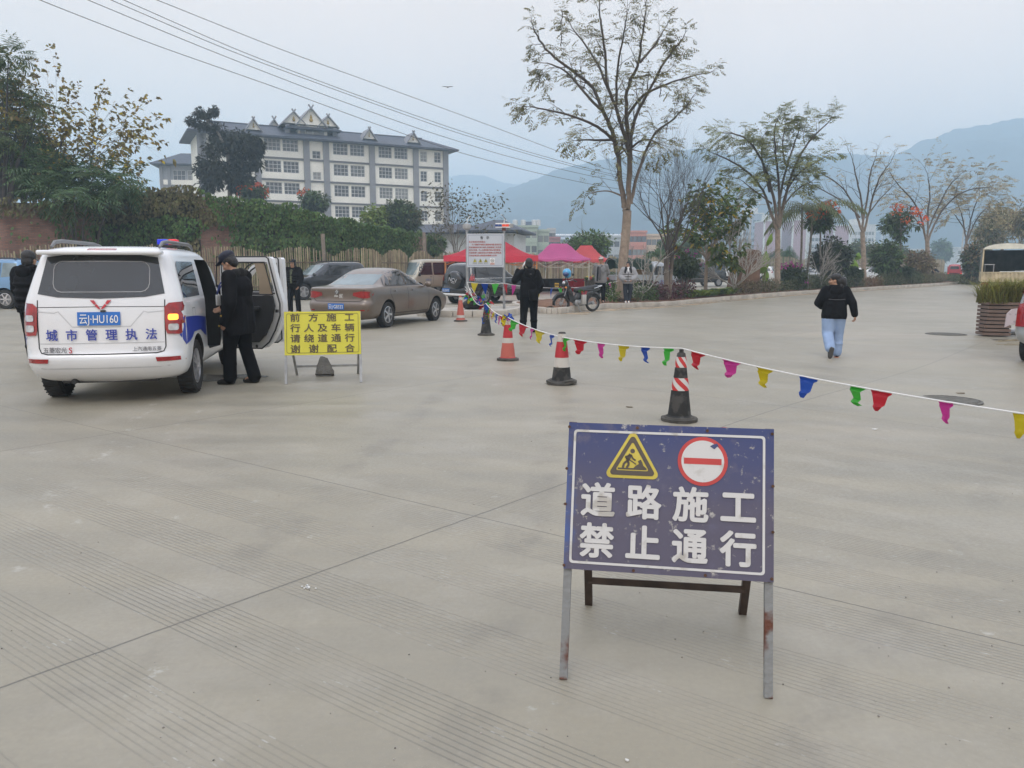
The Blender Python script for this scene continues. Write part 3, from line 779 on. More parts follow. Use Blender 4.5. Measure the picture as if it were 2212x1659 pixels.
class Car:
 """a body lofted from level outlines; arches and doors are cut out, lamps and panes are laid on its surface"""
 def __init__(s, thing_, levels, mat, wheels, wr=.31, ww=.19, sub=1, cuts=(), spokes=5, style='single', rimf=.64, arch=1.18):
  s.t = thing_
  b = MB(); rings = []
  for L in levels:
   z, xr, xf, w = L[:4]; rr = L[4] if len(L) > 4 else .22; rf = L[5] if len(L) > 5 else .3
   bo = L[6] if len(L) > 6 else .06; bf = L[7] if len(L) > 7 else .12
   rings.append([b.bm.verts.new(p) for p in ring(xr, xf, w, rr, rf, z, bo, bf)])
  n = len(rings[0])
  for A, B in zip(rings, rings[1:]):
   for j in range(n): b.bm.faces.new((A[j], A[(j + 1) % n], B[(j + 1) % n], B[j]))
  def cap(rg, flip):     # close a ring with quads across the car
   m = n // 2
   for j in range(m):
    q = [rg[j], rg[j + 1], rg[(n - j - 1) % n], rg[(n - j) % n]]
    q = [v for i, v in enumerate(q) if v not in q[:i]]
    if len(q) >= 3:
     try: b.bm.faces.new(q[::-1] if flip else q)
     except ValueError: pass
  cap(rings[0], False); cap(rings[-1], True)
  bmesh.ops.recalc_face_normals(b.bm, faces=b.bm.faces)
  me = b.mesh('body', mat, 0)
  o = bpy.data.objects.new('t', me); COL.objects.link(o)
  if sub:
   m = o.modifiers.new('s', 'SUBSURF'); m.levels = sub; m.render_levels = sub
  me1 = evalmesh(o); drop(o)
  bb = bmesh.new(); bb.from_mesh(me1); s.bvh = BVHTree.FromBMesh(bb); bb.free()
  o = bpy.data.objects.new('t', me1); COL.objects.link(o); o.data.materials.append(M_dark)
  cut = []
  for x, y in wheels:
   c = MB(); sgn = 1 if y > 0 else -1
   c.lathe([(wr * arch, 0), (wr * arch, .62)], 28, Matrix.Translation((x, sgn * .42, wr * 1.03)) @ Matrix.Rotation(R(-90 * sgn), 4, 'X')); cut.append(c)
  for pl, y0, y1 in cuts:
   c = MB(); c.prism(pl, Matrix.Translation((0, y0, 0)) @ Matrix.Rotation(R(90), 4, 'X'), (y1 - y0)); cut.append(c)
  tmp = []
  for c in cut:
   q = bpy.data.objects.new('c', c.mesh('c', M_dark, 0, norm=True)); COL.objects.link(q); tmp.append(q)
   m = o.modifiers.new('b', 'BOOLEAN'); m.operation = 'DIFFERENCE'; m.object = q; m.solver = 'EXACT'; m.material_mode = 'TRANSFER'
  me2 = evalmesh(o); drop(o)
  for q in tmp: drop(q)
  me2.name = 'body'
  me2.polygons.foreach_set('use_smooth', [True] * len(me2.polygons)); me2.set_sharp_from_angle(angle=R(38))
  s.body = link('body', me2, thing_)
  for x, y in wheels: put_wheel(thing_, x, y, wr, ww, spokes, rimf, style)
 def proj(s, p, ax):
  if ax == 'R': o, d = Vector((p[0], -4, p[1])), Vector((0, 1, 0))
  elif ax == 'L': o, d = Vector((p[0], 4, p[1])), Vector((0, -1, 0))
  elif ax == 'B': o, d = Vector((-7, p[0], p[1])), Vector((1, 0, 0))
  elif ax == 'F': o, d = Vector((7, p[0], p[1])), Vector((-1, 0, 0))
  else: o, d = Vector((p[0], p[1], 6)), Vector((0, 0, -1))
  for k in range(26):
   h = s.bvh.ray_cast(o, d)
   if h[0] is not None: return h[0], d
   if ax in 'BF': o.y *= .985
   elif ax in 'RL': o.z -= .012 * (1 if o.z > .8 else -1)
   else: o.y *= .98
  return s.bvh.find_nearest(o + d * 4)[0], d
 def patch(s, poly, ax, name, mat, off=.005, cell=.09, parent=None, thick=0.0, holes=(), mesh2d=None):
  """a flat outline laid on to the body's surface"""
  b = MB()
  if mesh2d is not None: b.add(mesh2d)
  else:
   b.prism(poly, Matrix(), 0, holes)
   for k in range(2):
    lo = min(v.co[k] for v in b.bm.verts); hi = max(v.co[k] for v in b.bm.verts)
    c = lo + cell
    while c < hi - .01:
     nrm = [0, 0, 0]; nrm[k] = 1; pt = [0, 0, 0]; pt[k] = c
     bmesh.ops.bisect_plane(b.bm, geom=b.bm.verts[:] + b.bm.edges[:] + b.bm.faces[:], plane_co=pt, plane_no=nrm, dist=1e-5)
     c += cell
  d = None
  for v in b.bm.verts:
   hp, d = s.proj((v.co.x, v.co.y), ax); v.co = hp - d * (off + v.co.z)
  b.bm.normal_update()
  for f in b.bm.faces:
   if f.normal.dot(d) > 0: f.normal_flip()
  if thick:
   r = bmesh.ops.extrude_face_region(b.bm, geom=b.bm.faces[:])
   for g in r['geom']:
    if isinstance(g, bmesh.types.BMVert): g.co -= d * thick
   bmesh.ops.recalc_face_normals(b.bm, faces=b.bm.faces)
  return b.build(name, mat, parent or s.t, 45)
 def text(s, body, size, ax, cx, cz, mat, bold=.01, off=.014, sx=1.0, name='lettering', mirror=False, rot=0):
  me = textmesh(body, size, bold, 'CENTER', sx).copy()
  for v in me.vertices:
   x, y = v.co.x, v.co.y
   c_, s_ = math.cos(rot), math.sin(rot); x, y = x * c_ - y * s_, x * s_ + y * c_
   v.co = (cx + (-x if mirror else x), cz + y, v.co.z)
  return s.patch(None, ax, name, mat, off, mesh2d=me)
 def seam(s, pts, ax, w=.012, mat=M_seam, off=.003, name='panel_gap', parent=None):
  for i, (a, b) in enumerate(zip(pts, pts[1:])):
   pass
  P = [Vector(p) for p in pts]; out = []
  L = [];Rr = []
  for i, p in enumerate(P):
   t = (P[min(i + 1, len(P) - 1)] - P[max(i - 1, 0)]).normalized(); nrm = Vector((-t.y, t.x)) * w / 2
   L.append(p + nrm); Rr.append(p - nrm)
  return s.patch([tuple(p) for p in L + Rr[::-1]], ax, name, mat, off, .12, parent)
 def seams(s, lines, ax, w=.012):
  for p in lines: s.seam(p, ax, w)
 def plate(s, text, ax, cx, cz, w=.44, h=.14, mat=M_plate, push=.012):
  o = s.patch([(cx - w / 2, cz - h / 2), (cx + w / 2, cz - h / 2), (cx + w / 2, cz + h / 2), (cx - w / 2, cz + h / 2)], ax, 'number_plate', mat, push, .3)
  me = textmesh(text, h * .84, .004, 'CENTER', 1.0).copy()
  k_ = w * .9 / (max(v.co.x for v in me.vertices) - min(v.co.x for v in me.vertices))
  for v in me.vertices: v.co.x *= k_
  for v in me.vertices: v.co = (cx + (-v.co.x if ax == 'B' else v.co.x), cz + v.co.y, v.co.z)   # seen from behind, +y is on the left
  t = s.patch(None, ax, 'lettering', M_wtext, push + .003, mesh2d=me, parent=o)
  return o
def rrect(x0, x1, y0, y1, r, n=3):
 P = []
 for cx, cy, a in ((x1 - r, y0 + r, -90), (x1 - r, y1 - r, 0), (x0 + r, y1 - r, 90), (x0 + r, y0 + r, 180)):
  for i in range(n + 1): t = R(a + 90 * i / n); P.append((cx + r * math.cos(t), cy + r * math.sin(t)))
 return P
def mir(P): return [(-x, y) for x, y in P][::-1]
def place(heading, wheel_local, wheel_world):
 h = R(heading); c, s_ = math.cos(h), math.sin(h); x, y = wheel_local
 return Vector((wheel_world[0] - (x * c - y * s_), wheel_world[1] - (x * s_ + y * c), wheel_world[2]))
def mirrors(par, x, y, z, mat, side=(-1, 1), s=1.0):
 for k in side:
  b = MB(); b.ball((x, k * (y + .11 * s), z), (.05 * s, .1 * s, .075 * s), 14); b.beam((x, k * (y - .02), z - .04), (x, k * (y + .06), z - .02), .05, .03)
  b.build('wing_mirror', mat, par, 60)
# ---------------------------------------------------------------- the white patrol van
M_vwhite = paint('van_white', (0.72, 0.725, 0.73), .25)
M_vblue = pm('van_blue', (0.025, 0.05, 0.34), .35, var=.05, coat=.3)
van = thing('patrol_van', 'white patrol van with open right doors, blue side flash and blue lettering across its tailgate', 'van', (0, 0, 0))
VH = 101.5
van.rotation_euler = (0, 0, R(VH)); van.scale = (1, .955, 1); van.location = place(VH, (-1.37, -.70), gp(413, 846))
VL = [(.22, -1.93, 1.95, .70), (.29, -2.09, 2.08, .80), (.40, -2.165, 2.17, .838, .26), (.50, -2.185, 2.2, .85, .26), (.535, -2.175, 2.2, .85, .26), (.56, -2.135, 2.2, .85, .22), (.80, -2.125, 2.12, .852, .2), (.97, -2.105, 1.95, .845, .18), (1.05, -2.085, 1.68, .838, .17), (1.11, -2.07, 1.36, .828, .16), (1.16, -2.055, 1.25, .815, .16), (1.36, -1.985, .86, .765, .17), (1.53, -1.925, .52, .715, .18), (1.60, -1.905, .36, .69, .19), (1.655, -1.87, .2, .65, .2), (1.69, -1.70, .0, .56, .25), (1.705, -1.2, -.35, .3, .2)]
rd = [(-.78, .50), (-.62, .44), (.20, .40), (.25, 1.08), (.2, 1.56), (-.60, 1.56), (-.72, 1.12), (-.80, .85)]
fd = [(.36, .40), (1.18, .42), (1.2, 1.05), (.78, 1.42), (.6, 1.56), (.36, 1.56)]
vc = Car(van, VL, M_vwhite, [(-1.37, -.74), (-1.37, .74), (1.35, -.74), (1.35, .74)], .315, .195, 1, cuts=[(rd, -1.05, -.2), (fd, -1.05, -.2)], spokes=5, style='double')
RG = [(-.655, 1.185), (-.45, 1.15), (0, 1.135), (.45, 1.15), (.655, 1.185), (.645, 1.23), (.575, 1.57), (.4, 1.592), (0, 1.6), (-.4, 1.592), (-.575, 1.57), (-.645, 1.23)]
vc.patch(RG, 'B', 'rear_window', M_glass, .006, .1)
IR = rrect(-.50, .50, 1.2, 1.53, .09)
vc.patch(IR + [IR[0]], 'B', 'window_line', pm('grey_line', (.3, .3, .3), .5), .0085, .2, holes=[]) .data and None
bpy.data.objects.remove(bpy.data.objects['window_line'])
IR2 = rrect(-.492, .492, 1.208, 1.522, .085)
vc.patch(IR, 'B', 'window_line', pm('grey_line', (.22, .23, .24), .5), .0085, .2, holes=[IR2])
LM = [(-.845, 1.095), (-.70, 1.085), (-.652, 1.04), (-.66, .80), (-.675, .755), (-.80, .745), (-.86, .80), (-.868, 1.0)]
for P, on in ((LM, True), (mir(LM), False)):      # -y is the van's right
 lamp = vc.patch(P, 'B', 'tail_light', M_redl, .006, .06, thick=.012)
 sg = -1 if on else 1
 vc.patch(rrect(min(sg * .69, sg * .79), max(sg * .69, sg * .79), .9, .965, .02), 'B', 'indicator', M_amber if on else M_clearl, .021, .06, lamp, .004)
 vc.patch(rrect(min(sg * .69, sg * .79), max(sg * .69, sg * .79), .79, .86, .02), 'B', 'reversing_lamp', M_clearl, .021, .06, lamp, .004)
 vc.patch([(sg * .86, .508), (sg * .83, .462), (sg * .56, .462), (sg * .55, .508)][::(1 if sg > 0 else -1)], 'B', 'reflector', M_redl, .005, .08, thick=.006)
vc.patch(rrect(-.15, .15, 1.628, 1.665, .015), 'B', 'brake_light', M_redl, .05, .1, thick=.015)
b = MB(); b.beam((-1.935, -.64, 1.618), (-1.935, .64, 1.618), .16, .05, bev=.02); b.build('spoiler', M_vwhite, van, 50)
vc.plate('云J·HU160', 'B', .02, .925, push=.016)
vc.patch(rrect(-.055, .0, .995, 1.015, .008), 'B', 'camera_pod', M_black, .01, .1, thick=.015)
for i, ch in enumerate('城市管理执法'): vc.text(ch, .125, 'B', .51 - i * .204, .755, M_vblue, .018, mirror=True)
M_badge = pm('badge_grey', (.16, .16, .17), .35, .5); M_rb = pm('badge_red', (.5, .015, .03), .3, coat=.5)
vc.text('五菱宏光', .062, 'B', .485, .60, M_badge, .012, mirror=True); vc.text('S', .085, 'B', .325, .60, M_rb, .015, mirror=True, rot=0)
vc.text('上汽通用五菱', .05, 'B', -.46, .60, M_badge, .006, mirror=True)
for sg in (1, -1):
 for P in ([(.018, 1.05), (.04, 1.078), (.062, 1.068), (.03, 1.032), (0, 1.02)], [(.046, 1.085), (.068, 1.118), (.11, 1.118), (.07, 1.074)]):
  vc.patch([(sg * x, z) for x, z in P][::sg], 'B', 'emblem', M_rb, .01, .2, thick=.004)
TG = [(-.655, 1.12), (-.652, .62), (-.63, .57), (-.56, .553), (0, .55), (.56, .553), (.63, .57), (.652, .62), (.655, 1.12)]
vc.seam(TG, 'B', .011); vc.seam([(-.66, 1.045), (0, 1.05), (.66, 1.045)], 'B', .006)
M_vsh = pm('van_crease_shade', (.5, .505, .51), .35)  # grey strips along the pressed creases; their shade is in the colour
for sg in (1, -1): vc.seam([(sg * .66, 1.0), (sg * .48, .985), (sg * .44, 1.0), (sg * .3, .84), (0, .835)], 'B', .012, M_vsh, .002, 'crease_shade')
vc.seam([(-.64, .665), (.64, .665)], 'B', .010, M_vsh, .002, 'crease_shade')
vc.seam([(-.8, .43), (-.6, .40), (.6, .40), (.8, .43)], 'B', .012, M_vsh, .002, 'crease_shade')
for sg, ax in ((-1, 'R'), (1, 'L')):
 vc.patch([(-1.86, 1.13), (-1.0 if sg < 0 else -.84, 1.13), (-.82, 1.53), (-1.66, 1.53), (-1.74, 1.48)], ax, 'side_window', M_glass, .005, .12)
 vc.patch([(-2.06, .78), (-1.95, .62), (-1.72, .66), (-1.55, .73), (-1.2, .73), (-.85, .62), (-.84, .86), (-1.3, .90), (-2.05, .93)], ax, 'blue_flash', M_vblue, .004, .1)
 vc.seam([(-1.55, .86), (-1.55, 1.0), (-1.4, 1.0), (-1.4, .8)], ax, .008)
vc.patch([(-.78, 1.12), (.24, 1.12), (.24, 1.54), (-.66, 1.54)], 'L', 'side_window', M_glass, .005, .12)
vc.patch([(.34, 1.12), (1.1, 1.12), (.6, 1.54), (.34, 1.54)], 'L', 'side_window', M_glass, .005, .12)
vc.patch([(-.6, 1.14), (.6, 1.14), (.55, 1.56), (-.55, 1.56)], 'F', 'windscreen', M_glass, .005, .12)
b = MB()
for sg in (-1, 1):
 b.tube([(-1.75, sg * .57, 1.68), (-1.62, sg * .575, 1.735), (-1.4, sg * .58, 1.752), (-.3, sg * .58, 1.75), (-.1, sg * .575, 1.73), (.0, sg * .57, 1.69)], [.014, .022, .022, .022, .022, .014], 8)
 b.build('roof_rail', pm('rail_grey', (.2, .2, .2), .45, .5), van); b = MB()
b.bm.free()
b = MB(); b.box((-.15, -.3, 1.735), (.2, .27, .04), bev=.01); bar = b.build('beacon', M_black, van)
for y0, m in ((-.37, pm('beacon_red', (.55, .01, .02), .12, emit=(1, .02, .05), es=.25)), (-.24, pm('beacon_blue', (.01, .02, .35), .1, emit=(.02, .05, 1), es=.3))):
 b = MB(); b.box((-.15, y0, 1.785), (.17, .13 if y0 > -.3 else .11, .075), bev=.015); b.build('beacon_lens', m, bar)
def van_door(hx, outline, hole, trim, name, phi):
 h = MB(); M = Matrix.Rotation(R(90), 4, 'X')
 h.prism(outline, Matrix.Translation((0, .045, 0)) @ M, .09, [hole])
 d = h.build(name, M_vwhite, van, 35, norm=True)
 d.location = (hx, -.845, 0); d.rotation_euler = (0, 0, R(180 + phi))
 t = MB(); t.prism(trim, Matrix.Translation((0, -.047, 0)) @ M, .03); tr = t.build('door_trim', pm('door_card', (.022, .022, .023), .75, var=.2), d, 40, norm=True)
 s_ = MB(); s_.tube([(p[0], -.05, p[1]) for p in outline[1:]] + [], .011, 6); s_.build('door_seal', M_black, d)
 f_ = MB(); hh = hole + [hole[0]]; f_.tube([(p[0], -.02, p[1]) for p in hh], .012, 6); f_.build('window_seal', M_black, d)
 a = MB(); a.beam((.18, -.09, .86), (.7, -.09, .92), .05, .06, bev=.02); a.build('armrest', M_black, d)
 k = MB(); k.box((.93, -.03, .88), (.03, .04, .04)); k.tube([(.6, -.05, .4), (.6, -.058, .4)], .02, 10); k.build('latch', M_black, d)
 return d
dr = [(0, .40), (.1, .37), (.68, .37), (.80, .46), (.90, .62), (.985, .82), (.99, .98), (.95, 1.12), (.84, 1.58), (.8, 1.605), (.03, 1.605), (0, 1.2)]
van_door(.25, dr, [(.08, 1.1), (.87, 1.1), (.76, 1.53), (.08, 1.53)], [(.06, .45), (.62, .45), (.74, .55), (.85, .75), (.9, .95), (.87, 1.085), (.06, 1.085)], 'rear_door', 66)
b = MB(); b.prism([(.66, 1.1), (.86, 1.1), (.75, 1.52), (.6, 1.52), (.66, 1.3)], Matrix.Translation((0, -.02, 0)) @ Matrix.Rotation(R(90), 4, 'X'), .02)
b.build('pillar_trim', pm('tan_trim', (.3, .24, .17), .8), [o for o in van.children if o.name.startswith('rear_door')][0], 0)
df = [(0, .42), (.1, .37), (.86, .37), (.93, .42), (.94, 1.1), (.93, 1.58), (.9, 1.605), (.62, 1.6), (.38, 1.48), (.0, 1.12)]
van_door(1.22, df, [(.12, 1.12), (.84, 1.12), (.84, 1.53), (.62, 1.53), (.42, 1.42)], [(.06, .46), (.82, .46), (.85, .6), (.85, 1.1), (.06, 1.1)], 'front_door', 62)
for x in (-.55, .75):
 b = MB(); b.box((x, -.1, .62), (.5, .7, .22), bev=.05); b.beam((x - .22, -.1, .7), (x - .34, -.1, 1.3), .7, .14, up=(1, 0, 0), bev=.04); b.box((x - .37, -.1, 1.38), (.1, .3, .18), bev=.03)
 b.build('seat', M_dark, van)
b = MB(); b.box((-1.7, 0, .27), (.5, 1.0, .1)); b.tube([(-2.05, .35, .25), (-1.6, .35, .27)], .03, 8); b.build('exhaust', M_black, van)
# ---------------------------------------------------------------- saloon
M_brown = paint('brown_metallic', (0.155, 0.12, 0.093), .3, .7, .35)
SL = [(.20, -2.05, 2.05, .72), (.27, -2.2, 2.2, .81), (.42, -2.28, 2.28, .865), (.58, -2.30, 2.28, .878), (.63, -2.285, 2.27, .88, .25), (.665, -2.215, 2.24, .88, .22), (.74, -2.2, 2.1, .878, .2), (.82, -2.205, 1.85, .873, .2), (.89, -2.22, 1.5, .866, .2), (.95, -2.235, 1.15, .855, .2), (.985, -2.22, .95, .842, .2), (1.0, -2.1, .9, .825, .22), (1.015, -1.72, .85, .80, .3), (1.06, -1.55, .78, .775, .3), (1.22, -1.22, .45, .70, .3), (1.34, -.96, .18, .64, .3), (1.40, -.8, .02, .6, .3), (1.445, -.6, -.12, .5, .3), (1.46, -.45, -.22, .28, .2)]
def saloon(label, name, mat, levels, heading, pos, wl, detail=2, plate=None, glass=M_glass, group=None, sc=1.0, cat='car'):
 t = thing(name, label, cat, pos, R(heading), group)
 c = Car(t, levels, mat, wl, .315, .2, 1)
 return t, c
WS = [(-1.31, -.77), (-1.31, .77), (1.33, -.77), (1.33, .77)]
t, c = saloon('brown metallic saloon car with rear lights facing the yellow sign, number plate G8333', 'saloon_car', M_brown, SL, 69.5, place(69.5, (-1.31, -.77), gp(833, 707)), WS)
def saloon_details(c, t, mat, glass_r=M_glass, side='RL', plate=None, lamps=True):
 c.patch([(-.6, 1.045), (.6, 1.045), (.52, 1.37), (.4, 1.4), (-.4, 1.4), (-.52, 1.37)], 'B', 'rear_window', glass_r, .005, .12)
 c.patch([(-.64, 1.0), (.64, 1.0), (.56, 1.37), (-.56, 1.37)], 'F', 'windscreen', M_glass, .005, .12)
 for ax in side:
  c.patch([(-1.33, 1.04), (-1.12, 1.04), (-1.05, 1.2), (-.98, 1.29)], ax, 'quarter_window', M_glass, .014, .06)
  c.patch([(-1.08, 1.03), (-.32, 1.03), (-.33, 1.37), (-.7, 1.37), (-.93, 1.31)], ax, 'rear_side_window', M_glass, .005, .1)
  c.patch([(-.25, 1.03), (.72, 1.03), (.5, 1.17), (.2, 1.31), (-.02, 1.365), (-.26, 1.37)], ax, 'front_side_window', M_glass, .005, .1)
  c.seam([(-1.4, 1.03), (-1.06, 1.29), (-.8, 1.385), (-.2, 1.39), (.22, 1.33), (.8, 1.02), (-1.4, 1.015)], ax, .018, M_black, .006, 'window_trim')
  c.seams([[(-.29, 1.37), (-.29, .95), (-.27, .45), (-.25, .33)], [(-1.12, 1.02), (-1.2, .85), (-1.05, .6), (-.96, .36)], [(.78, 1.0), (.88, .8), (.86, .34)], [(-.96, .34), (.86, .33)]], ax, .013)
  for x in (-.92, .0): c.patch(rrect(x - .09, x + .09, .875, .905, .012), ax, 'door_handle', mat, .02, .2, thick=.02)
 mirrors(t, .68, .85, 1.02, mat)
 if lamps:
  Lm = [(-.42, .80), (-.44, .87), (-.65, .905), (-.81, .90), (-.875, .875), (-.86, .80), (-.8, .745), (-.64, .74)]
  for P in (Lm, mir(Lm)): c.patch(P, 'B', 'tail_light', M_redl, .006, .08, thick=.012)
  for s_ in (1, -1):
   c.patch([(s_ * .62, .47), (s_ * .82, .475), (s_ * .8, .445), (s_ * .64, .44)][::s_], 'B', 'reflector', M_redl, .005, .1)
   c.patch([(s_ * .5, .62), (s_ * .62, .7), (s_ * .84, .72), (s_ * .86, .64)][::s_], 'F', 'headlight', M_clearl, .006, .1, thick=.01)
  c.seam([(-.72, .95), (-.68, .72), (-.6, .665), (.6, .665), (.68, .72), (.72, .95)], 'B', .012)
 if plate: c.plate(plate, 'B', .0, .545, push=.012)
saloon_details(c, t, M_brown, M_glass2, plate='云J·G8333')
b = MB(); hp, d_ = c.proj((0, .885), 'B'); b.tube([hp + Vector((-.002, 0, 0)), hp + Vector((-.014, 0, 0))], .058, 20); em = b.build('emblem', M_chrome, t)
b = MB(); b.tube([hp + Vector((-.015, .05 * math.cos(a), .05 * math.sin(a))) for a in [i * PI / 12 for i in range(24)]], .005, 5, closed=True)
for P in ([(-.03, .035), (0, -.002), (.03, .035)], [(-.045, .01), (-.02, -.035), (0, .0), (.02, -.035), (.045, .01)]): b.tube([hp + Vector((-.0155, -x, z)) for x, z in P], .005, 5)
b.build('emblem_mark', M_black, em)
c.text('chin', .085, 'B', .03, .80, M_wtext, .008, mirror=True, sx=.8); c.text('国', .075, 'B', -.1, .79, M_wtext, .004, mirror=True); c.seam([(-.15, .835), (-.055, .835), (-.055, .745), (-.15, .745), (-.15, .835)], 'B', .006, M_wtext, .007, 'sticker_frame')
c.text('BORA', .038, 'B', .42, .745, M_badge, .006, mirror=True); c.text('280TSI', .034, 'B', -.42, .745, M_badge, .006, mirror=True)
c.patch([(-.36, .50), (.36, .50), (.28, .62), (-.28, .62)], 'B', 'plate_recess_shade', pm('brown_shadow', (.11, .095, .08), .35), .003, .2)  # flat darker patch: the shade of the recess is put into its colour
# ---------------------------------------------------------------- off-roaders
def suv_levels(L=4.6, W=.9, H=1.72, hood=1.0, cowl=1.0, screen_top=.25, rear_top=.18):
 h = L / 2
 return [(.28, -h + .2, h - .25, W - .12), (.36, -h + .06, h - .08, W - .05), (.5, -h, h, W - .01), (.66, -h + .01, h - .01, W, .22), (.7, -h + .06, h - .03, W, .2), (.85, -h + .06, h - .14, W - .002, .2), (hood - .06, -h + .07, h - .5, W - .01, .19), (hood, -h + .08, cowl + .25, W - .02, .19), (hood + .06, -h + .09, cowl, W - .035, .18), (hood + .12, -h + .1, cowl - .1, W - .055, .18), (hood + .38, -h + rear_top, cowl - .55, W - .14, .2), (H - .14, -h + rear_top + .08, screen_top, W - .2, .2), (H - .07, -h + rear_top + .14, screen_top - .14, W - .25, .22), (H - .02, -h + rear_top + .3, screen_top - .35, W - .36, .25), (H, -h + .8, screen_top - .8, .28, .2)]
def suv_details(c, t, mat, L=4.6, W=.9, H=1.72, hood=1.0, cowl=1.0, plate=None, side='RL', glass=M_glass, rails=True):
 h = L / 2; zb, zt = hood + .1, H - .15
 c.patch([(-W + .28, zb + .02), (W - .28, zb + .02), (W - .34, zt + .02), (-W + .34, zt + .02)], 'B', 'rear_window', glass, .005, .12)
 c.patch([(-W + .2, zb + .02), (W - .2, zb + .02), (W - .3, zt + .02), (-W + .3, zt + .02)], 'F', 'windscreen', M_glass2 if glass is M_glass2 else M_glass, .005, .12)
 for ax in side:
  c.patch([(-h + .3, zb + .05), (-h + 1.05, zb), (-h + 1.02, zt), (-h + .55, zt - .02), (-h + .4, zt - .08)], ax, 'quarter_window', glass, .005, .12)
  c.patch([(-h + 1.13, zb), (-.02, zb), (-.02, zt), (-h + 1.1, zt)], ax, 'rear_side_window', glass, .005, .12)
  c.patch([(.06, zb), (cowl - .05, zb), (cowl - .32, zb + .22), (cowl - .62, zt), (.06, zt)], ax, 'front_side_window', glass, .005, .12)
  c.seams([[(.02, zt), (.02, .5), (.04, .38)], [(-h + 1.09, zt), (-h + 1.08, .95), (-h + 1.25, .6), (-h + 1.3, .4)], [(cowl - .02, zb), (cowl + .08, .8), (cowl + .05, .4)]], ax, .014)
  for x in (-h + 1.3, .14): c.patch(rrect(x, x + .2, hood - .03, hood + .005, .012), ax, 'door_handle', mat, .02, .3, thick=.02)
  c.patch([(-h + 1.3, .36), (cowl, .36), (cowl, .44), (-h + 1.3, .44)], ax, 'side_sill', M_black, .006, .3)
 mirrors(t, cowl - .15, W - .02, zb + .02, mat, s=1.25)
 Lm = [(-W + .2, .95), (-W + .0, .95), (-W + .05, hood + .22), (-W + .14, hood + .24)]
 for P in (Lm, mir(Lm)): c.patch(P, 'B', 'tail_light', M_redl, .006, .08, thick=.012)
 for s_ in (1, -1): c.patch([(s_ * .5, .74), (s_ * (W - .1), .76), (s_ * (W - .06), .9), (s_ * .58, .86)][::s_], 'F', 'headlight', M_clearl, .006, .1, thick=.012)
 c.patch([(-.46, .66), (.46, .66), (.5, .86), (-.5, .86)], 'F', 'grille', M_black, .006, .15)
 for k in range(3): c.patch([(-.45, .7 + k * .06), (.45, .7 + k * .06), (.46, .72 + k * .06), (-.46, .72 + k * .06)], 'F', 'grille_bar', M_chrome, .012, .15, thick=.01)
 if plate: c.plate(plate, 'B', .3, .62)
 if rails:
  for s_ in (-1, 1):
   b = MB(); y = s_ * (W - .3)
   b.tube([(-h + .6, y, H - .06), (-h + .7, y, H + .02), (cowl - 1.2, y, H + .02), (cowl - 1.1, y, H - .06)], .018, 6); b.build('roof_rail', M_black, t)
WW = lambda wb, y: [(-wb / 2, -y), (-wb / 2, y), (wb / 2, -y), (wb / 2, y)]
M_blk = paint('black_paint', (.014, .014, .016), .2, .9); M_dgrey = paint('dark_grey_paint', (.035, .038, .043), .25, .8, .3)
t = thing('off_road_car', 'black off road car with lettered spare wheel cover behind the notice board posts', 'car', place(52, (-1.3, -.78), gp(1045, 657)), R(52))
c = Car(t, suv_levels(4.35, .88, 1.66, .98, .95), M_blk, WW(2.6, .78), .345, .23, 1, spokes=5, style='double')
suv_details(c, t, M_blk, 4.35, .88, 1.66, .98, .95)
c.plate('云J·J5693', 'B', .5, .56, push=.02)
b = MB(); Ms = Matrix.Translation((-2.13, -.05, .98)) @ Matrix.Rotation(R(-90), 4, 'Y'); b.lathe([(.34, -.05), (.355, .05), (.345, .14), (.3, .185), (.1, .2)], 32, Ms); sp_ = b.build('spare_wheel_cover', M_blk, t, 50)
for tx_, z_, s_, rt in (('NCV', .98, .21, .0), ('SPORT', .86, .07, .0)):
 b = MB(); b.add(textmesh(tx_, s_, .02), Matrix.Translation((-2.337, -.05, z_)) @ Matrix.Rotation(R(12), 4, 'X') @ Matrix(((0, 0, -1, 0), (-1, 0, 0, 0), (0, 1, 0, 0), (0, 0, 0, 1)))); b.build('lettering', M_badge if 0 else pm('silver_letters', (.5, .5, .52), .4, .3), sp_, 0)
M_sil = pm('silver_stripe', (.42, .43, .44), .35, .4)
for k in range(4): c.seam([(-1.95, 1.04 - k * .035), (-1.2, .99 - k * .05), (-.3, .86 - k * .06), (.5, .74 - k * .05), (1.05, .66 - k * .03)], 'R', .03 - k * .005, M_sil, .005, 'stripe_decal')
c.seam([(-2.0, 1.03), (1.0, 1.05)], 'R', .022, M_chrome, .008, 'chrome_strip')
t = thing('off_road_car', 'dark grey off road car by the bamboo fence with its bonnet pointing left', 'car', place(222, (1.38, .79), gp(655, 648)), R(222))
c = Car(t, suv_levels(4.75, .92, 1.74, 1.02, 1.05, .3, .35), M_dgrey, WW(2.76, .79), .37, .24, 1, spokes=5)
suv_details(c, t, M_dgrey, 4.75, .92, 1.74, 1.02, 1.05)
c.patch([(-.72, 1.13), (.72, 1.13), (.62, 1.58), (-.62, 1.58)], 'F', 'windscreen', M_glass2, .008, .12)
M_lblue = paint('pale_blue_paint', (.14, .28, .46), .25, .7, .2)
t = thing('people_carrier', 'pale blue people carrier with dark side windows cut by the left edge of the view', 'car', place(178, (-1.4, .78), gp(17, 667)), R(178))
c = Car(t, suv_levels(4.7, .9, 1.78, 1.02, 1.2, .5, .3), M_lblue, WW(2.8, .78), .34, .22, 1, spokes=6)
suv_details(c, t, M_lblue, 4.7, .9, 1.78, 1.02, 1.2, glass=M_glass2)
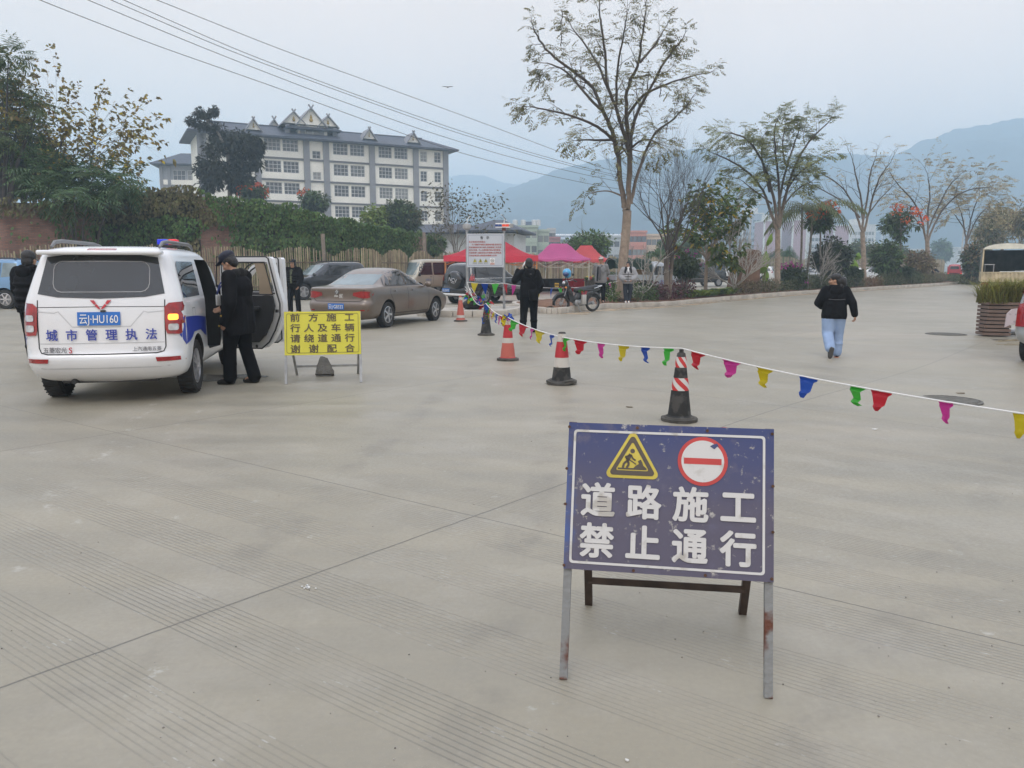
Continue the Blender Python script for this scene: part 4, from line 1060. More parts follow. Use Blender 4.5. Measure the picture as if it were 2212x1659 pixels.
# ---------------------------------------------------------------- small vans and trucks
def minibus_levels(L=3.7, W=.8, H=1.88, sil=.95, nose=.5, rear=.08):
 h = L / 2
 return [(.3, -h + .15, h - .15, W - .1), (.4, -h + .03, h - .04, W - .03), (.55, -h, h, W, .15, .25), (.62, -h + .03, h - .02, W, .14, .25), (.8, -h + .03, h - .1, W, .14, .28), (sil, -h + .04, h - nose * .45, W - .005, .14, .3), (sil + .08, -h + .045, h - nose * .62, W - .015, .14, .3), (sil + .35, -h + rear, h - nose * 1.05, W - .07, .15, .3), (H - .14, -h + rear + .05, h - nose * 1.5, W - .13, .16, .3), (H - .06, -h + rear + .09, h - nose * 1.75, W - .17, .18, .3), (H - .015, -h + rear + .25, h - nose * 2.2, W - .28, .2, .3), (H, -h + .7, h - nose * 3, .22, .15, .2)]
def minibus(label, mat, heading, pos, L=3.7, W=.8, H=1.88, glass=M_glass, name='minibus', nose=.5, wr=.29, group=None, doors=3, sil=.95):
 t = thing(name, label, 'van', pos, R(heading), group); h = L / 2
 c = Car(t, minibus_levels(L, W, H, sil, nose), mat, WW(L * .66, W - .1), wr, .17, 1, spokes=6)
 zb, zt = sil + .1, H - .2
 c.patch([(-W + .2, zb), (W - .2, zb), (W - .28, zt), (-W + .28, zt)], 'B', 'rear_window', glass, .005, .12)
 c.patch([(-W + .12, zb), (W - .12, zb), (W - .24, zt), (-W + .24, zt)], 'F', 'windscreen', M_glass2, .005, .12)
 xf = h - nose * 1.0; w_ = (xf + h - .35) / doors
 for ax in 'RL':
  for i in range(doors):
   x0 = -h + .25 + i * w_; x1 = x0 + w_ - .1
   if i == doors - 1: P = [(x0, zb), (x1 + .1, zb), (x1 - .16, zt), (x0, zt)]
   else: P = rrect(x0, x1, zb, zt, .05)
   c.patch(P, ax, 'side_window', glass, .005, .12)
   c.seam([(x0 - .05, zt + .06), (x0 - .05, .45)], ax, .013)
   if i: c.patch(rrect(x0 + .05, x0 + .2, sil - .03, sil + .0, .01), ax, 'door_handle', M_black, .014, .3, thick=.014)
 for s_ in (1, -1):
  c.patch([(s_ * (W - .17), .7), (s_ * (W - .03), .7), (s_ * (W - .03), 1.05), (s_ * (W - .14), 1.05)][::s_], 'B', 'tail_light', M_redl, .006, .1, thick=.01)
  c.patch([(s_ * (W - .35), .66), (s_ * (W - .08), .66), (s_ * (W - .08), .82), (s_ * (W - .38), .8)][::s_], 'F', 'headlight', M_clearl, .006, .1, thick=.012)
 mirrors(t, xf - .1, W - .04, zb, M_black, s=1.1)
 return t, c
M_beige = paint('champagne_paint', (.40, .37, .29), .3, .5, .2)
t, c = minibus('champagne beige minibus parked by the bamboo fence behind the brown saloon', M_beige, 224, place(224, (1.24, .7), gp(905, 634)), 3.9, .8, 1.95, nose=.55)
c.text('云J 客运', .12, 'L', .62, .78, pm('blue_letters', (.1, .2, .5), .5), .005)
M_blackvan = paint('black_van_paint', (.016, .017, .018), .25, .8)
t, c = minibus('black people carrier with chrome front behind the bougainvillea bush and slim trunk', M_blackvan, 205, gx(1500, 60), 4.9, .95, 1.9, glass=M_glass, name='people_carrier', nose=.62, wr=.34, sil=1.0)
for k in range(3): c.patch([(-.5, .62 + k * .09), (.5, .62 + k * .09), (.5, .655 + k * .09), (-.5, .655 + k * .09)], 'F', 'grille_bar', M_chrome, .01, .2, thick=.01)
c.seam([(-1.8, .62), (1.6, .62)], 'L', .05, M_chrome, .008, 'chrome_strip')
M_tgrey = paint('grey_cab_paint', (.42, .45, .48), .35, .4, .2); M_canvas = pm('green_canvas', (.05, .085, .06), .85, var=.3, scale=2.5, bump=.5, bscale=5)
t = thing('pickup_truck', 'small grey pickup truck with green canvas cover behind the tall tree', 'truck', gx(1385, 45), R(17))
cabL = [(.45, -.62, .95, .72), (.55, -.66, 1.05, .77), (.75, -.66, 1.08, .785, .1, .25), (1.0, -.66, 1.0, .785, .1, .28), (1.1, -.66, .9, .775, .1, .28), (1.4, -.64, .62, .74, .1, .28), (1.72, -.6, .36, .68, .12, .28), (1.84, -.5, .2, .6, .14, .25), (1.9, -.2, -.05, .25, .1, .1)]
sh = [(z, xr + .95, xf + .95, *r_) for z, xr, xf, *r_ in cabL]
c = Car(t, sh, M_tgrey, [(1.25, -.68), (1.25, .68)], .3, .17, 1, spokes=6)
for ax in 'RL':
 for x0, x1 in ((.42, .85), (.95, 1.55)): c.patch([(x0, 1.12), (x1, 1.12), (x1 - (.18 if x1 > 1 else 0), 1.62), (x0, 1.62)], ax, 'side_window', M_glass, .005, .1)
 c.seams([[(.9, 1.68), (.9, .6)], [(.36, 1.66), (.36, .6)], [(1.62, 1.1), (1.6, .65)]], ax, .013)
 for x in (.5, 1.0): c.patch(rrect(x, x + .13, .98, 1.03, .012), ax, 'door_handle', M_black, .014, .3, thick=.014)
c.text('货运', .12, 'R', .9, .78, pm('blue_letters', (.1, .2, .5), .5), .005); c.text('核载2人', .09, 'R', .9, .66, pm('blue_letters', (.1, .2, .5), .5), .004)
c.patch([(-.62, 1.12), (.62, 1.12), (.54, 1.62), (-.54, 1.62)], 'F', 'windscreen', M_glass2, .005, .1)
b = MB(); b.box((-.85, 0, .78), (2.25, 1.5, .08)); b.box((-.85, 0, .58), (2.2, .7, .14)); b.build('load_bed', M_black, t, 0)
for y in (-.74, .74): b = MB(); b.box((-.85, y, .98), (2.25, .04, .32)); [b.box((-.85, y * 1.02, z), (2.25, .03, .03)) for z in (.86, .98, 1.1)]; b.build('bed_side', M_tgrey, t, 0)
b = MB(); b.box((-1.98, 0, .98), (.04, 1.44, .32)); [b.box((-2.0, 0, z), (.03, 1.44, .03)) for z in (.9, 1.05)]; b.build('tailgate', M_tgrey, t, 0)
for s_ in (1, -1): b = MB(); b.box((-2.02, s_ * .62, .68), (.04, .2, .1)); b.build('tail_light', M_redl, t, 0)
b = MB(); b.box((-2.0, 0, .55), (.05, .44, .14)); b.build('number_plate', M_plate, t, 0)
put_wheel(t, -1.25, -.66, .3, .17, 6); put_wheel(t, -1.25, .66, .3, .17, 6)
b = MB()
for x in (-1.95, -.85, .22): b.tube([(x, -.72, 1.1), (x, -.72, 1.75), (x, -.5, 1.98), (x, 0, 2.05), (x, .5, 1.98), (x, .72, 1.75), (x, .72, 1.1)], .022, 6)
b.build('cover_hoop', M_tgrey, t)
b = MB(); pr = [(-.76, 1.5), (-.75, 1.76), (-.66, 1.9), (-.5, 2.0), (-.2, 2.07), (0, 2.085), (.2, 2.07), (.5, 2.0), (.66, 1.9), (.75, 1.76), (.76, 1.5)]
N = 12; g = [[b.bm.verts.new((-2.02 + 2.28 * i / N, y, z + .03 * math.sin(i * 2.1) * (1 if j in (0, 10) else .3) - (.04 if i % 3 else 0) + (-.22 * max(0, (i - 8)) / 4 if j in (0,) else 0))) for j, (y, z) in enumerate(pr)] for i in range(N + 1)]
for i in range(N):
 for j in range(10): b.bm.faces.new((g[i][j], g[i][j + 1], g[i + 1][j + 1], g[i + 1][j]))
r_ = bmesh.ops.solidify(b.bm, geom=b.bm.faces[:], thickness=.02); b.build('canvas_cover', M_canvas, t, 60, norm=True)
b = MB(); b.box((-.3, -.35, 1.12), (.5, .35, .6)); b.box((.0, .2, 1.05), (.4, .5, .4)); b.build('cargo', pm('brown_box', (.3, .2, .12), .9), t, 0)
b = MB()
for i in range(9): b.ball((-1.85 + rnd.random() * .35, -.55 + i * .14, 1.16 + rnd.random() * .06), (.12, .11, .1), 10)
b.build('melons', pm('melon_green', (.05, .09, .03), .6, var=.5, scale=14), t, 60)
M_twhite = paint('truck_white', (.66, .66, .64), .35, .4)
t = thing('light_truck', 'white light truck with cab roof fairing and green cargo cover left of the boulder', 'truck', gx(1582, 63), R(236))
tl = [(.4, -.2, 1.75, .8), (.5, -.25, 1.9, .86), (.7, -.25, 1.93, .88, .08, .3), (1.0, -.25, 1.88, .88, .08, .32), (1.25, -.25, 1.74, .87, .08, .32), (1.35, -.25, 1.62, .86, .08, .32), (1.95, -.22, 1.1, .78, .1, .3), (2.05, -.1, .95, .72, .1, .3), (2.2, -.05, .85, .7, .1, .3), (2.36, .05, .4, .5, .1, .25), (2.4, .1, .25, .2, .05, .1)]
c = Car(t, tl, M_twhite, [(1.2, -.76), (1.2, .76)], .36, .2, 1, spokes=6)
c.patch([(-.76, 1.38), (.76, 1.38), (.66, 1.92), (-.66, 1.92)], 'F', 'windscreen', M_glass2, .005, .1); c.patch([(-.35, .62), (.35, .62), (.5, .78), (-.5, .78)], 'F', 'grille', M_black, .006, .1)
for s_ in (1, -1): c.patch([(s_ * .5, .86), (s_ * .82, .84), (s_ * .83, 1.02), (s_ * .6, 1.0)][::s_], 'F', 'headlight', M_clearl, .006, .1, thick=.012)
for ax in 'RL': c.patch([(.2, 1.36), (1.5, 1.36), (1.15, 1.9), (.2, 1.9)], ax, 'side_window', M_glass, .005, .1); c.seam([(.12, 1.95), (.12, .6)], ax, .014)
c.text('一路平安', .2, 'F', 0, 2.17, pm('red_letters', (.4, .03, .05), .5), .01)
c.patch([(-.8, .45), (.8, .45), (.7, .58), (-.7, .58)], 'F', 'bumper_guard', M_black, .01, .1, thick=.02)
mirrors(t, 1.5, .88, 1.5, M_black, s=1.5)
b = MB(); b.box((-1.7, 0, .9), (2.9, 1.75, .1)); b.build('load_bed', M_black, t, 0)
for y in (-.87, .87):
 b = MB()
 for z in (1.0, 1.2, 1.42): b.box((-1.7, y, z), (2.9, .04, .05))
 for i in range(12): b.box((-3.1 + i * .255, y, 1.2), (.05, .05, .48))
 b.build('bed_rail', M_twhite, t, 0)
b = MB(); b.box((-1.7, 0, 1.75), (2.7, 1.6, .8), bev=.12); b.build('canvas_cover', M_canvas, t)
put_wheel(t, -2.2, -.72, .36, .2, 6); put_wheel(t, -2.2, .72, .36, .2, 6)
M_pw = paint('white_car_paint', (.68, .68, .67), .28, .6); M_ps = paint('silver_car_paint', (.4, .41, .42), .28, .7, .4)
t = thing('estate_car', 'white car whose tail shows between the boulder and the second acacia', 'car', gx(1622, 76), R(155)); c = Car(t, suv_levels(4.4, .88, 1.6), M_pw, WW(2.6, .77), .33, .2, 1); suv_details(c, t, M_pw, 4.4, .88, 1.6)
t, c = saloon('silver grey saloon half hidden behind the low bougainvillea', 'saloon_car', M_ps, SL, 150, gx(1738, 70), WS); saloon_details(c, t, M_ps)
proto, c = saloon('white saloon parked behind the slim bare tree trunk, first of the white row', 'saloon_car', M_pw, SL, 215, gx(1862, 80), WS, group='white cars parked beyond the planted strip'); saloon_details(c, t=proto, mat=M_pw)
pro2 = thing('estate_car', 'white off road car nosed beside the white saloon behind the bare tree', 'car', gx(1893, 84), R(222), 'white cars parked beyond the planted strip'); c = Car(pro2, suv_levels(4.5, .9, 1.68), M_pw, WW(2.65, .78), .34, .2, 1); suv_details(c, pro2, M_pw, 4.5, .9, 1.68)
dup(pro2, gx(1917, 90), R(222), 'white off road car seen under the dark round shrub', 'white cars parked beyond the planted strip')
dup(proto, gx(1944, 96), R(218), 'white saloon glimpsed right of the dark shrub by the upright stone', 'white cars parked beyond the planted strip')
dup(pro2, gx(1972, 104), R(220), 'white car farthest right of the parked row near the rider', 'white cars parked beyond the planted strip')
M_red = paint('red_paint', (.36, .02, .03), .35, .5)
t = thing('pickup_truck', 'bright red pickup truck with rails far along the road', 'truck', gx(2060, 100), R(62))
c = Car(t, [(z, xr + .6, xf + .6, *r_) for z, xr, xf, *r_ in cabL], M_red, [(1.1, -.7), (1.1, .7)], .34, .2, 1, spokes=6)
c.patch([(-.5, 1.25), (.5, 1.25), (.45, 1.62), (-.45, 1.62)], 'B', 'rear_window', M_glass, .005, .1)
for ax in 'RL': c.patch([(.1, 1.12), (1.2, 1.12), (.9, 1.62), (.1, 1.62)], ax, 'side_window', M_glass, .005, .1)
b = MB(); b.box((-1.1, 0, .75), (2.3, 1.6, .1)); b.build('load_bed', M_black, t, 0)
for y in (-.8, .8): b = MB(); b.box((-1.1, y, 1.0), (2.3, .05, .45)); b.tube([(-2.2, y, 1.2), (-2.2, y, 1.5), (-.1, y, 1.65), (-.1, y, 1.2)], .025, 6); b.build('bed_side', M_red, t)
b = MB(); b.box((-2.25, 0, 1.0), (.05, 1.6, .45)); b.build('tailgate', M_red, t, 0)
for s_ in (1, -1): b = MB(); b.box((-2.28, s_ * .7, .72), (.04, .2, .1)); b.build('tail_light', pm('red_lamp_lit', (.5, .02, .02), .2, emit=(1, .05, .03), es=.6), t, 0)
put_wheel(t, -1.4, -.7, .34, .2, 6); put_wheel(t, -1.4, .7, .34, .2, 6)
M_trk = pm('cream_truck', (.52, .43, .27), .6, var=.25, scale=3, col2=None); M_hood = pm('khaki_canvas', (.16, .165, .14), .9, var=.2, scale=3, bump=.4)
tp = gx(2168, 42.0)
t = thing('canopy_truck', 'cream canopy truck with dark open back and dented tailgate on the right', 'truck', tp, R(60))
b = MB(); b.box((-.02 + 2.2, 0, .82), (4.4, 2.2, .14)); b.build('load_bed', M_black, t, 0)
b = MB(); b.box((-.06, 0, 1.08), (.06, 2.28, .52))
for i in range(12): b.box((-.11, -1.02 + i * .185, 1.08), (.05, .08, .5), bev=.01)
b.box((-.1, 0, 1.33), (.08, 2.3, .05)); b.box((-.1, 0, .83), (.08, 2.3, .05)); b.build('tailgate', M_trk, t, 0)
for y in (-1.12, 1.12):
 b = MB(); b.box((2.2, y, 1.1), (4.4, .06, .56)); b.build('bed_side', M_trk, t, 0)
 b = MB(); b.beam((.0, y, 1.3), (.0, y, 2.62), .07, .07); b.build('canopy_post', M_trk, t, 0)
arc = [(-1.16, 2.4)] + [(1.16 * math.sin(a), 2.55 + .34 * math.cos(a)) for a in [R(-85 + 17 * i) for i in range(11)]] + [(1.16, 2.4)]
b = MB(); N = 6
for i in range(N):
 for j in range(len(arc) - 1): b.face([(4.4 * i / N, *arc[j]), (4.4 * i / N, *arc[j + 1]), (4.4 * (i + 1) / N, *arc[j + 1]), (4.4 * (i + 1) / N, *arc[j])])
for s_ in (-1, 1): b.face([(0, s_ * 1.16, 2.42), (4.4, s_ * 1.16, 2.42), (4.4, s_ * 1.16, 1.36), (0, s_ * 1.16, 1.36)])
b.face([(4.4, -1.16, .9), (4.4, 1.16, .9), (4.4, 1.16, 2.6), (4.4, -1.16, 2.6)])
bmesh.ops.remove_doubles(b.bm, verts=b.bm.verts, dist=1e-4); bmesh.ops.solidify(b.bm, geom=b.bm.faces[:], thickness=.03); b.build('canopy', M_hood, t, 40, norm=True)
b = MB(); b.prism([(x, z) for x, z in arc[1:-1]], Matrix.Translation((-.05, 0, 0)) @ Matrix(((0, 0, 1, 0), (1, 0, 0, 0), (0, 1, 0, 0), (0, 0, 0, 1))), .04); b.build('canopy_valance', pm('cream_valance', (.72, .69, .58), .7, var=.1, scale=3), t, 0, norm=True)
b = MB(); b.box((.2, 0, .55), (.5, 1.9, .3)); b.box((1.9, 0, .62), (4.6, .9, .2)); b.build('chassis', M_black, t, 0)
for y in (-.85, .85): put_wheel(t, .95, y, .42, .35, 6)
b = MB(); b.box((5.3, 0, 1.45), (1.7, 2.0, 1.8), bev=.12); cb = b.build('cab', M_trk, t)
b = MB(); b.box((6.16, 0, 1.75), (.02, 1.7, .7)); b.build('windscreen', M_glass, cb, 0)
for y in (-.85, .85): put_wheel(t, 5.2, y, .42, .24, 6)
for y in (-1, 1): b = MB(); b.box((-.08, y * .95, .72), (.05, .3, .12)); b.build('tail_light', M_redl, t, 0)
def inside(x, y, z): return Matrix.Rotation(R(60), 4, 'Z') @ Vector((x, y, 0)) + tp + Vector((0, 0, z))
q = thing('foam_box', 'white foam box standing in the back of the canopy truck', 'box', inside(.6, -.1, .9), R(60)); b = MB(); b.box((0, 0, .2), (.5, .7, .4), bev=.02); b.build('box_body', M_wtext, q); b = MB(); b.box((0, 0, .44), (.54, .74, .08), bev=.02); b.build('lid', M_wtext, q)
q = tag(MB().box((0, 0, .16), (.5, .6, .32), bev=.06).build('white_bundle', M_wtext), 'white wrapped bundle right of the foam box in the truck', 'bundle'); q.location = inside(.6, -.75, 1.1)
q = tag(MB().box((0, 0, .12), (.5, .55, .24), bev=.05).build('black_sack', M_black), 'black sack under the white bundle in the truck', 'sack'); q.location = inside(.62, -.75, .89)
q = thing('steel_stool', 'grey steel stool stacked inside the left edge of the canopy truck', 'stool', inside(.5, .78, .89), R(60)); b = MB(); b.box((0, 0, .86), (.4, .5, .04)); b.build('seat', M_rim, q)
for sx_ in (-1, 1):
 for sy_ in (-1, 1): b = MB(); b.beam((sx_ * .18, sy_ * .22, 0), (sx_ * .15, sy_ * .2, .85), .03, .03); b.build('leg', M_rim, q, 0)
t, c = minibus('white van cut by the right edge in front of the canopy truck', M_pw, 56, gx(2262, 36) , 4.2, .85, 1.95, nose=.6)
M_silv = paint('silver_van_paint', (.36, .37, .37), .3, .6, .3)
vp = place(40, (-2.05, .84), gp(2181, 784))
t, c = minibus('silver van tail with tall red lamp cut by the right edge of the view', M_silv, 40, vp, 4.2, .85, 1.85, nose=.6, wr=.3)
c.patch([(.62, .66), (.83, .66), (.85, .9), (.84, 1.34), (.74, 1.34), (.7, 1.0)], 'B', 'tail_light', M_redl, .02, .1, thick=.02)
# ================================================================== PEOPLE
M_skin = pm('skin', (.42, .24, .155), .5, var=.08, scale=12); M_hair = pm('black_hair', (.012, .011, .011), .45, var=.4, scale=40, bump=.6, bscale=70)
M_coat = pm('black_cloth', (.006, .006, .0075), .85, var=.35, scale=5, bump=.9, bscale=9, spec=.18); M_trou = pm('dark_trousers', (.006, .006, .007), .9, var=.3, scale=5, bump=.9, bscale=8, spec=.15)
M_shoe = pm('dark_shoe', (.018, .017, .016), .55, var=.3, scale=12); M_eye = pm('eye_dark', (.02, .015, .012), .3); M_lip = pm('lip', (.33, .13, .11), .5, var=.05)
V = Vector
def lerp(a, b, t): return V(a) + (V(b) - V(a)) * t
def hand(pr, wrist, d, palm_n, curl=.5, s=1.0, thumb=1, spread=.0):
 """a palm, four unequal bent fingers and a thumb from the palm's side; d points down the hand, palm_n out of the palm"""
 d = V(d).normalized(); n = (V(palm_n) - d * d.dot(V(palm_n))).normalized(); side = d.cross(n) * thumb; w = V(wrist)
 pr += [('c', w - d * .01, .026 * s, w + d * .03 * s, .029 * s)]
 for k, o in enumerate((-.027, -.009, .009, .027)):
  b = w + d * .08 * s + side * o * -1 * s; pr.append(('c', w + d * .02 * s + side * o * -.7 * s, .015 * s, b, .0125 * s))
  L = (.040, .045, .042, .033)[k] * s; a = curl
  p = b; dd = d
  for j in range(3):
   a_ = a * (j + .6) * .9
   dv = (d * math.cos(a_) + n * math.sin(a_)).normalized(); q = p + dv * L * (1, .7, .55)[j]
   pr.append(('c', p, (.0105 - j * .001) * s, q, (.0095 - j * .001) * s)); p = q
 tb = w + d * .03 * s + side * .03 * s; t1 = tb + (d * .6 + side * .55 + n * .35).normalized() * .04 * s; t2 = t1 + (d * .85 + n * .45).normalized() * .03 * s
 pr += [('c', tb - side * .012 * s, .014 * s, t1, .0115 * s), ('c', t1, .011 * s, t2, .009 * s)]
def head(par, pr, c, f, up, s=1.0, ears=True):
 """skull, jaw, nose and ears go into the body's primitives; returns frame"""
 f = V(f).normalized(); u = V(up); u = (u - f * u.dot(f)).normalized(); r = f.cross(u); c = V(c)
 M = Matrix((r, f, u)).transposed(); e = M.to_euler()
 P = lambda x, y, z: c + r * x * s + f * y * s + u * z * s
 pr += [('e', P(0, -.012, .035), (.074 * s, .092 * s, .088 * s), e), ('e', P(0, .018, -.03), (.062 * s, .072 * s, .085 * s), e), ('e', P(0, .05, -.085), (.034 * s, .032 * s, .028 * s), e)]
 pr += [('c', P(0, .088, .01), .010 * s, P(0, .104, -.03), .014 * s), ('e', P(-.014, .094, -.034), .009 * s), ('e', P(.014, .094, -.034), .009 * s), ('e', P(0, .082, -.062), (.022 * s, .012 * s, .011 * s), e), ('c', P(-.045, .07, .028), .011 * s, P(.045, .07, .028), .011 * s)]
 for k in (-1, 1): pr += [('e', P(k * .044, .06, -.025), (.02 * s, .02 * s, .02 * s))]
 if ears:
  for k in (-1, 1): pr.append(('e', P(k * .078, -.008, -.012), (.011 * s, .02 * s, .032 * s), e))
 return P, e
def face(par, P, s=1.0):
 m = MB()
 for k in (-1, 1): m.ball(P(k * .031, .079, .006), (.013 * s, .008 * s, .007 * s), 8)
 m.build('eyes', M_eye, par, 60)
 m = MB()
 for k in (-1, 1): m.tube([P(k * .014, .091, .026), P(k * .034, .088, .031), P(k * .052, .072, .024)], .005 * s, 6)
 m.build('eyebrows', M_hair, par)
 m = MB(); m.tube([P(-.024, .085, -.063), P(-.01, .094, -.062), P(.01, .094, -.062), P(.024, .085, -.063)], .0055 * s, 6); m.build('mouth', M_lip, par)
def shoe(par, ank, d, mat=M_shoe, sole=None, pitch=0.0, s=1.0):
 """d: toe direction; pitch lifts the heel"""
 d = V((d[0], d[1], 0)).normalized(); c, sn = math.cos(pitch), math.sin(pitch); f = V((d.x * c, d.y * c, -sn)); u = V((d.x * sn, d.y * sn, c)); a = V(ank)
 o = smoothmesh('shoe', [('c', a - u * .045 * s - f * .03 * s, .043 * s, a - u * .05 * s + f * .08 * s, .044 * s), ('c', a - u * .05 * s + f * .08 * s, .044 * s, a - u * .062 * s + f * .15 * s, .032 * s), ('c', a - f * .012 * s, .045 * s, a - u * .04 * s, .046 * s)], mat, .012, 2, par)
 if sole:
  r = f.cross(u); m = MB(); M = Matrix.Translation(a - u * .088 * s) @ Matrix((f, u.cross(f) , u)).transposed().to_4x4()
  pts = [(-.075, -.03), (-.06, -.04), (.06, -.042), (.13, -.04), (.175, -.018), (.175, .018), (.13, .04), (.06, .042), (-.06, .04), (-.075, .03)]
  m.prism([(x * s, y * s) for x, y in pts], M, .022); m.build('sole', sole, o, 30)
 return o
def figure(label, pos, rz, J, clothes, group=None, skin=M_skin, voxel=.011, s=1.0, hands=True):
 """J: joints in metres, facing +y. One continuous body; clothing grown over it as separate layers"""
 t = thing('person', label, 'person', pos, rz, group)
 t.scale = (s, s, s)
 pr = []
 P, e = head(t, pr, J['head'], J['face'], J.get('up', (0, 0, 1)))
 pr += [('c', J['neck'], .056, lerp(J['neck'], J['head'], .62), .052), ('c', J['pelvis'], .125, J['chest'], .135), ('c', J['chest'], .125, J['neck'], .065)]
 for k in 'lr':
  pr += [('c', J['neck'], .06, J[k + 'sho'], .058), ('c', J[k + 'sho'], .055, J[k + 'elb'], .042), ('c', J[k + 'elb'], .041, J[k + 'wri'], .027)]
  pr += [('c', J['pelvis'], .11, J[k + 'hip'], .095), ('c', J[k + 'hip'], .09, J[k + 'kne'], .058), ('c', J[k + 'kne'], .055, J[k + 'ank'], .038), ('c', J[k + 'ank'], .038, V(J[k + 'ank']) + V(J.get(k + 'toe', (0, 1, 0))) * .12 + V((0, 0, -.05)), .03)]
  if hands:
   d = V(J[k + 'wri']) - V(J[k + 'elb'])
   hand(pr, J[k + 'wri'], J.get(k + 'hd', d), J.get(k + 'hn', (1 if k == 'l' else -1, .2, 0)), J.get(k + 'curl', .5), 1.0, J.get(k + 'th', 1 if k == 'l' else -1))
 body = smoothmesh('body', pr, skin, voxel * .75, 2, t)
 face(t, P)
 return t, P, e
def trousers(t, J, mat, r=1.0, cuff=.075, name='trousers', top=.05):
 pr = [('c', V(J['pelvis']) + V((0, 0, top)), .125, J['pelvis'], .13)]
 for k in 'lr':
  a = V(J[k + 'ank']) + (V(J[k + 'kne']) - V(J[k + 'ank'])).normalized() * .005
  pr += [('c', J['pelvis'], .135, J[k + 'hip'], .125), ('c', J[k + 'hip'], .118 * r, J[k + 'kne'], .088 * r), ('c', J[k + 'kne'], .086 * r, a, cuff)]
  m_ = lerp(J[k + 'kne'], a, .55); pr.append(('e', m_, (.088 * r, .092 * r, .05)));
 return smoothmesh(name, pr, mat, .014, 2, t)
def jacket(t, J, mat, r=1.0, hem=.0, hemr=.19, puff=0.0, sleeve=(.085, .075, .06), name='jacket', depth=.82, wrist=.97):
 """torso and sleeves; hem: how far below the pelvis it reaches"""
 pv, ch, nk = V(J['pelvis']), V(J['chest']), V(J['neck'])
 pr = [('e', ch, (.215 * r, .16 * r, .2)), ('e', lerp(pv, ch, .5), (.2 * r, .155 * r, .2)), ('c', nk - V((0, 0, .03)), .085, ch, .14 * r)]
 L = hem; x = V(J.get('across', (1, 0, 0)))
 for f in (-.075, 0, .075):
  pr.append(('c', lerp(pv, ch, .55) + x * f, .135 * r, pv + V((0, 0, -L)) + x * f * 1.15, hemr * .75))
 for k in 'lr':
  pr += [('c', nk - V((0, 0, .05)), .068, V(J[k + 'sho']) - V((0, 0, .015)), sleeve[0] * .95), ('c', J[k + 'sho'], sleeve[0], J[k + 'elb'], sleeve[1]), ('c', J[k + 'elb'], sleeve[1], lerp(J[k + 'elb'], J[k + 'wri'], wrist), sleeve[2])]
  if puff:
   for f in (.15, .4, .65, .9): pr.append(('e', lerp(J[k + 'sho'], J[k + 'elb'], f), (sleeve[0] + puff,) * 3)); pr.append(('e', lerp(J[k + 'elb'], J[k + 'wri'], f), (sleeve[1] + puff,) * 3))
 if puff:
  for z in (.0, .3, .6, .9): pr.append(('e', lerp(pv - V((0, 0, L * .6)), ch, z), (.225 * r + puff, .17 * r + puff, .055)))
 o = smoothmesh(name, pr, mat, .014, 3, t)
 z0 = pv.z - L - .07                         # a clean hem: the tube is cut level and closed
 bm_ = bmesh.new(); bm_.from_mesh(o.data)
 torso = [v for v in bm_.verts]
 lo = min((V(J['lwri'])).z, (V(J['rwri'])).z)
 r_ = bmesh.ops.bisect_plane(bm_, geom=bm_.verts[:] + bm_.edges[:] + bm_.faces[:], plane_co=(0, 0, z0), plane_no=(0, .12, 1), clear_inner=True)
 ed = [g for g in r_['geom_cut'] if isinstance(g, bmesh.types.BMEdge)]
 bmesh.ops.holes_fill(bm_, edges=ed, sides=0)
 bm_.to_mesh(o.data); bm_.free()
 o.data.polygons.foreach_set('use_smooth', [True] * len(o.data.polygons)); o.data.set_sharp_from_angle(angle=R(50))
 return o
def hairmesh(t, P, e, prims, name='hair', mat=M_hair): return smoothmesh(name, [(p[0], P(*p[1])) + ((p[2],) if p[0] == 'e' else (p[2], P(*p[3]), p[4])) + ((e,) if p[0] == 'e' else ()) for p in prims], mat, .009, 2, t)
SHORT = [('e', (0, -.025, .062), (.085, .098, .082)), ('e', (0, -.06, .0), (.076, .06, .09)), ('e', (-.06, -.02, .03), (.03, .06, .05)), ('e', (.06, -.02, .03), (.03, .06, .05))]
def cap(t, P, e, mat, brim=.1, badge=None, flat=.0):
 o = smoothmesh('cap', [('e', P(0, -.015, .095), (.1, .112, .05 + flat), e), ('e', P(0, -.015, .06), (.09, .103, .04), e), ('e', P(0, .1, .062), (.07, brim * .75, .014), e), ('e', P(0, .075, .07), (.075, .05, .02), e)], mat, .009, 2, t)
 if badge: b = MB(); b.ball(P(0, .098, .105), .02, 10); b.build('cap_badge', badge, o, 60)
 return o
def stand(h=1.7, sx=.19, hipx=.095):
 k = h / 1.7
 J = dict(head=(0, .02, 1.585), face=(0, 1, 0), neck=(0, 0, 1.43), chest=(0, 0, 1.25), pelvis=(0, 0, .95), lsho=(-sx, 0, 1.39), rsho=(sx, 0, 1.39), lelb=(-sx - .05, -.02, 1.11), relb=(sx + .05, -.02, 1.11), lwri=(-sx - .06, .06, .88), rwri=(sx + .06, .06, .88), lhip=(-hipx, 0, .9), rhip=(hipx, 0, .9), lkne=(-hipx - .01, .02, .49), rkne=(hipx + .01, .02, .49), lank=(-hipx - .01, 0, .09), rank=(hipx + .01, 0, .09))
 for q, v in J.items():
  if q not in ('face',): J[q] = tuple(c * k for c in v)
 return J
def yaw_to(pos, deg): return R(deg)
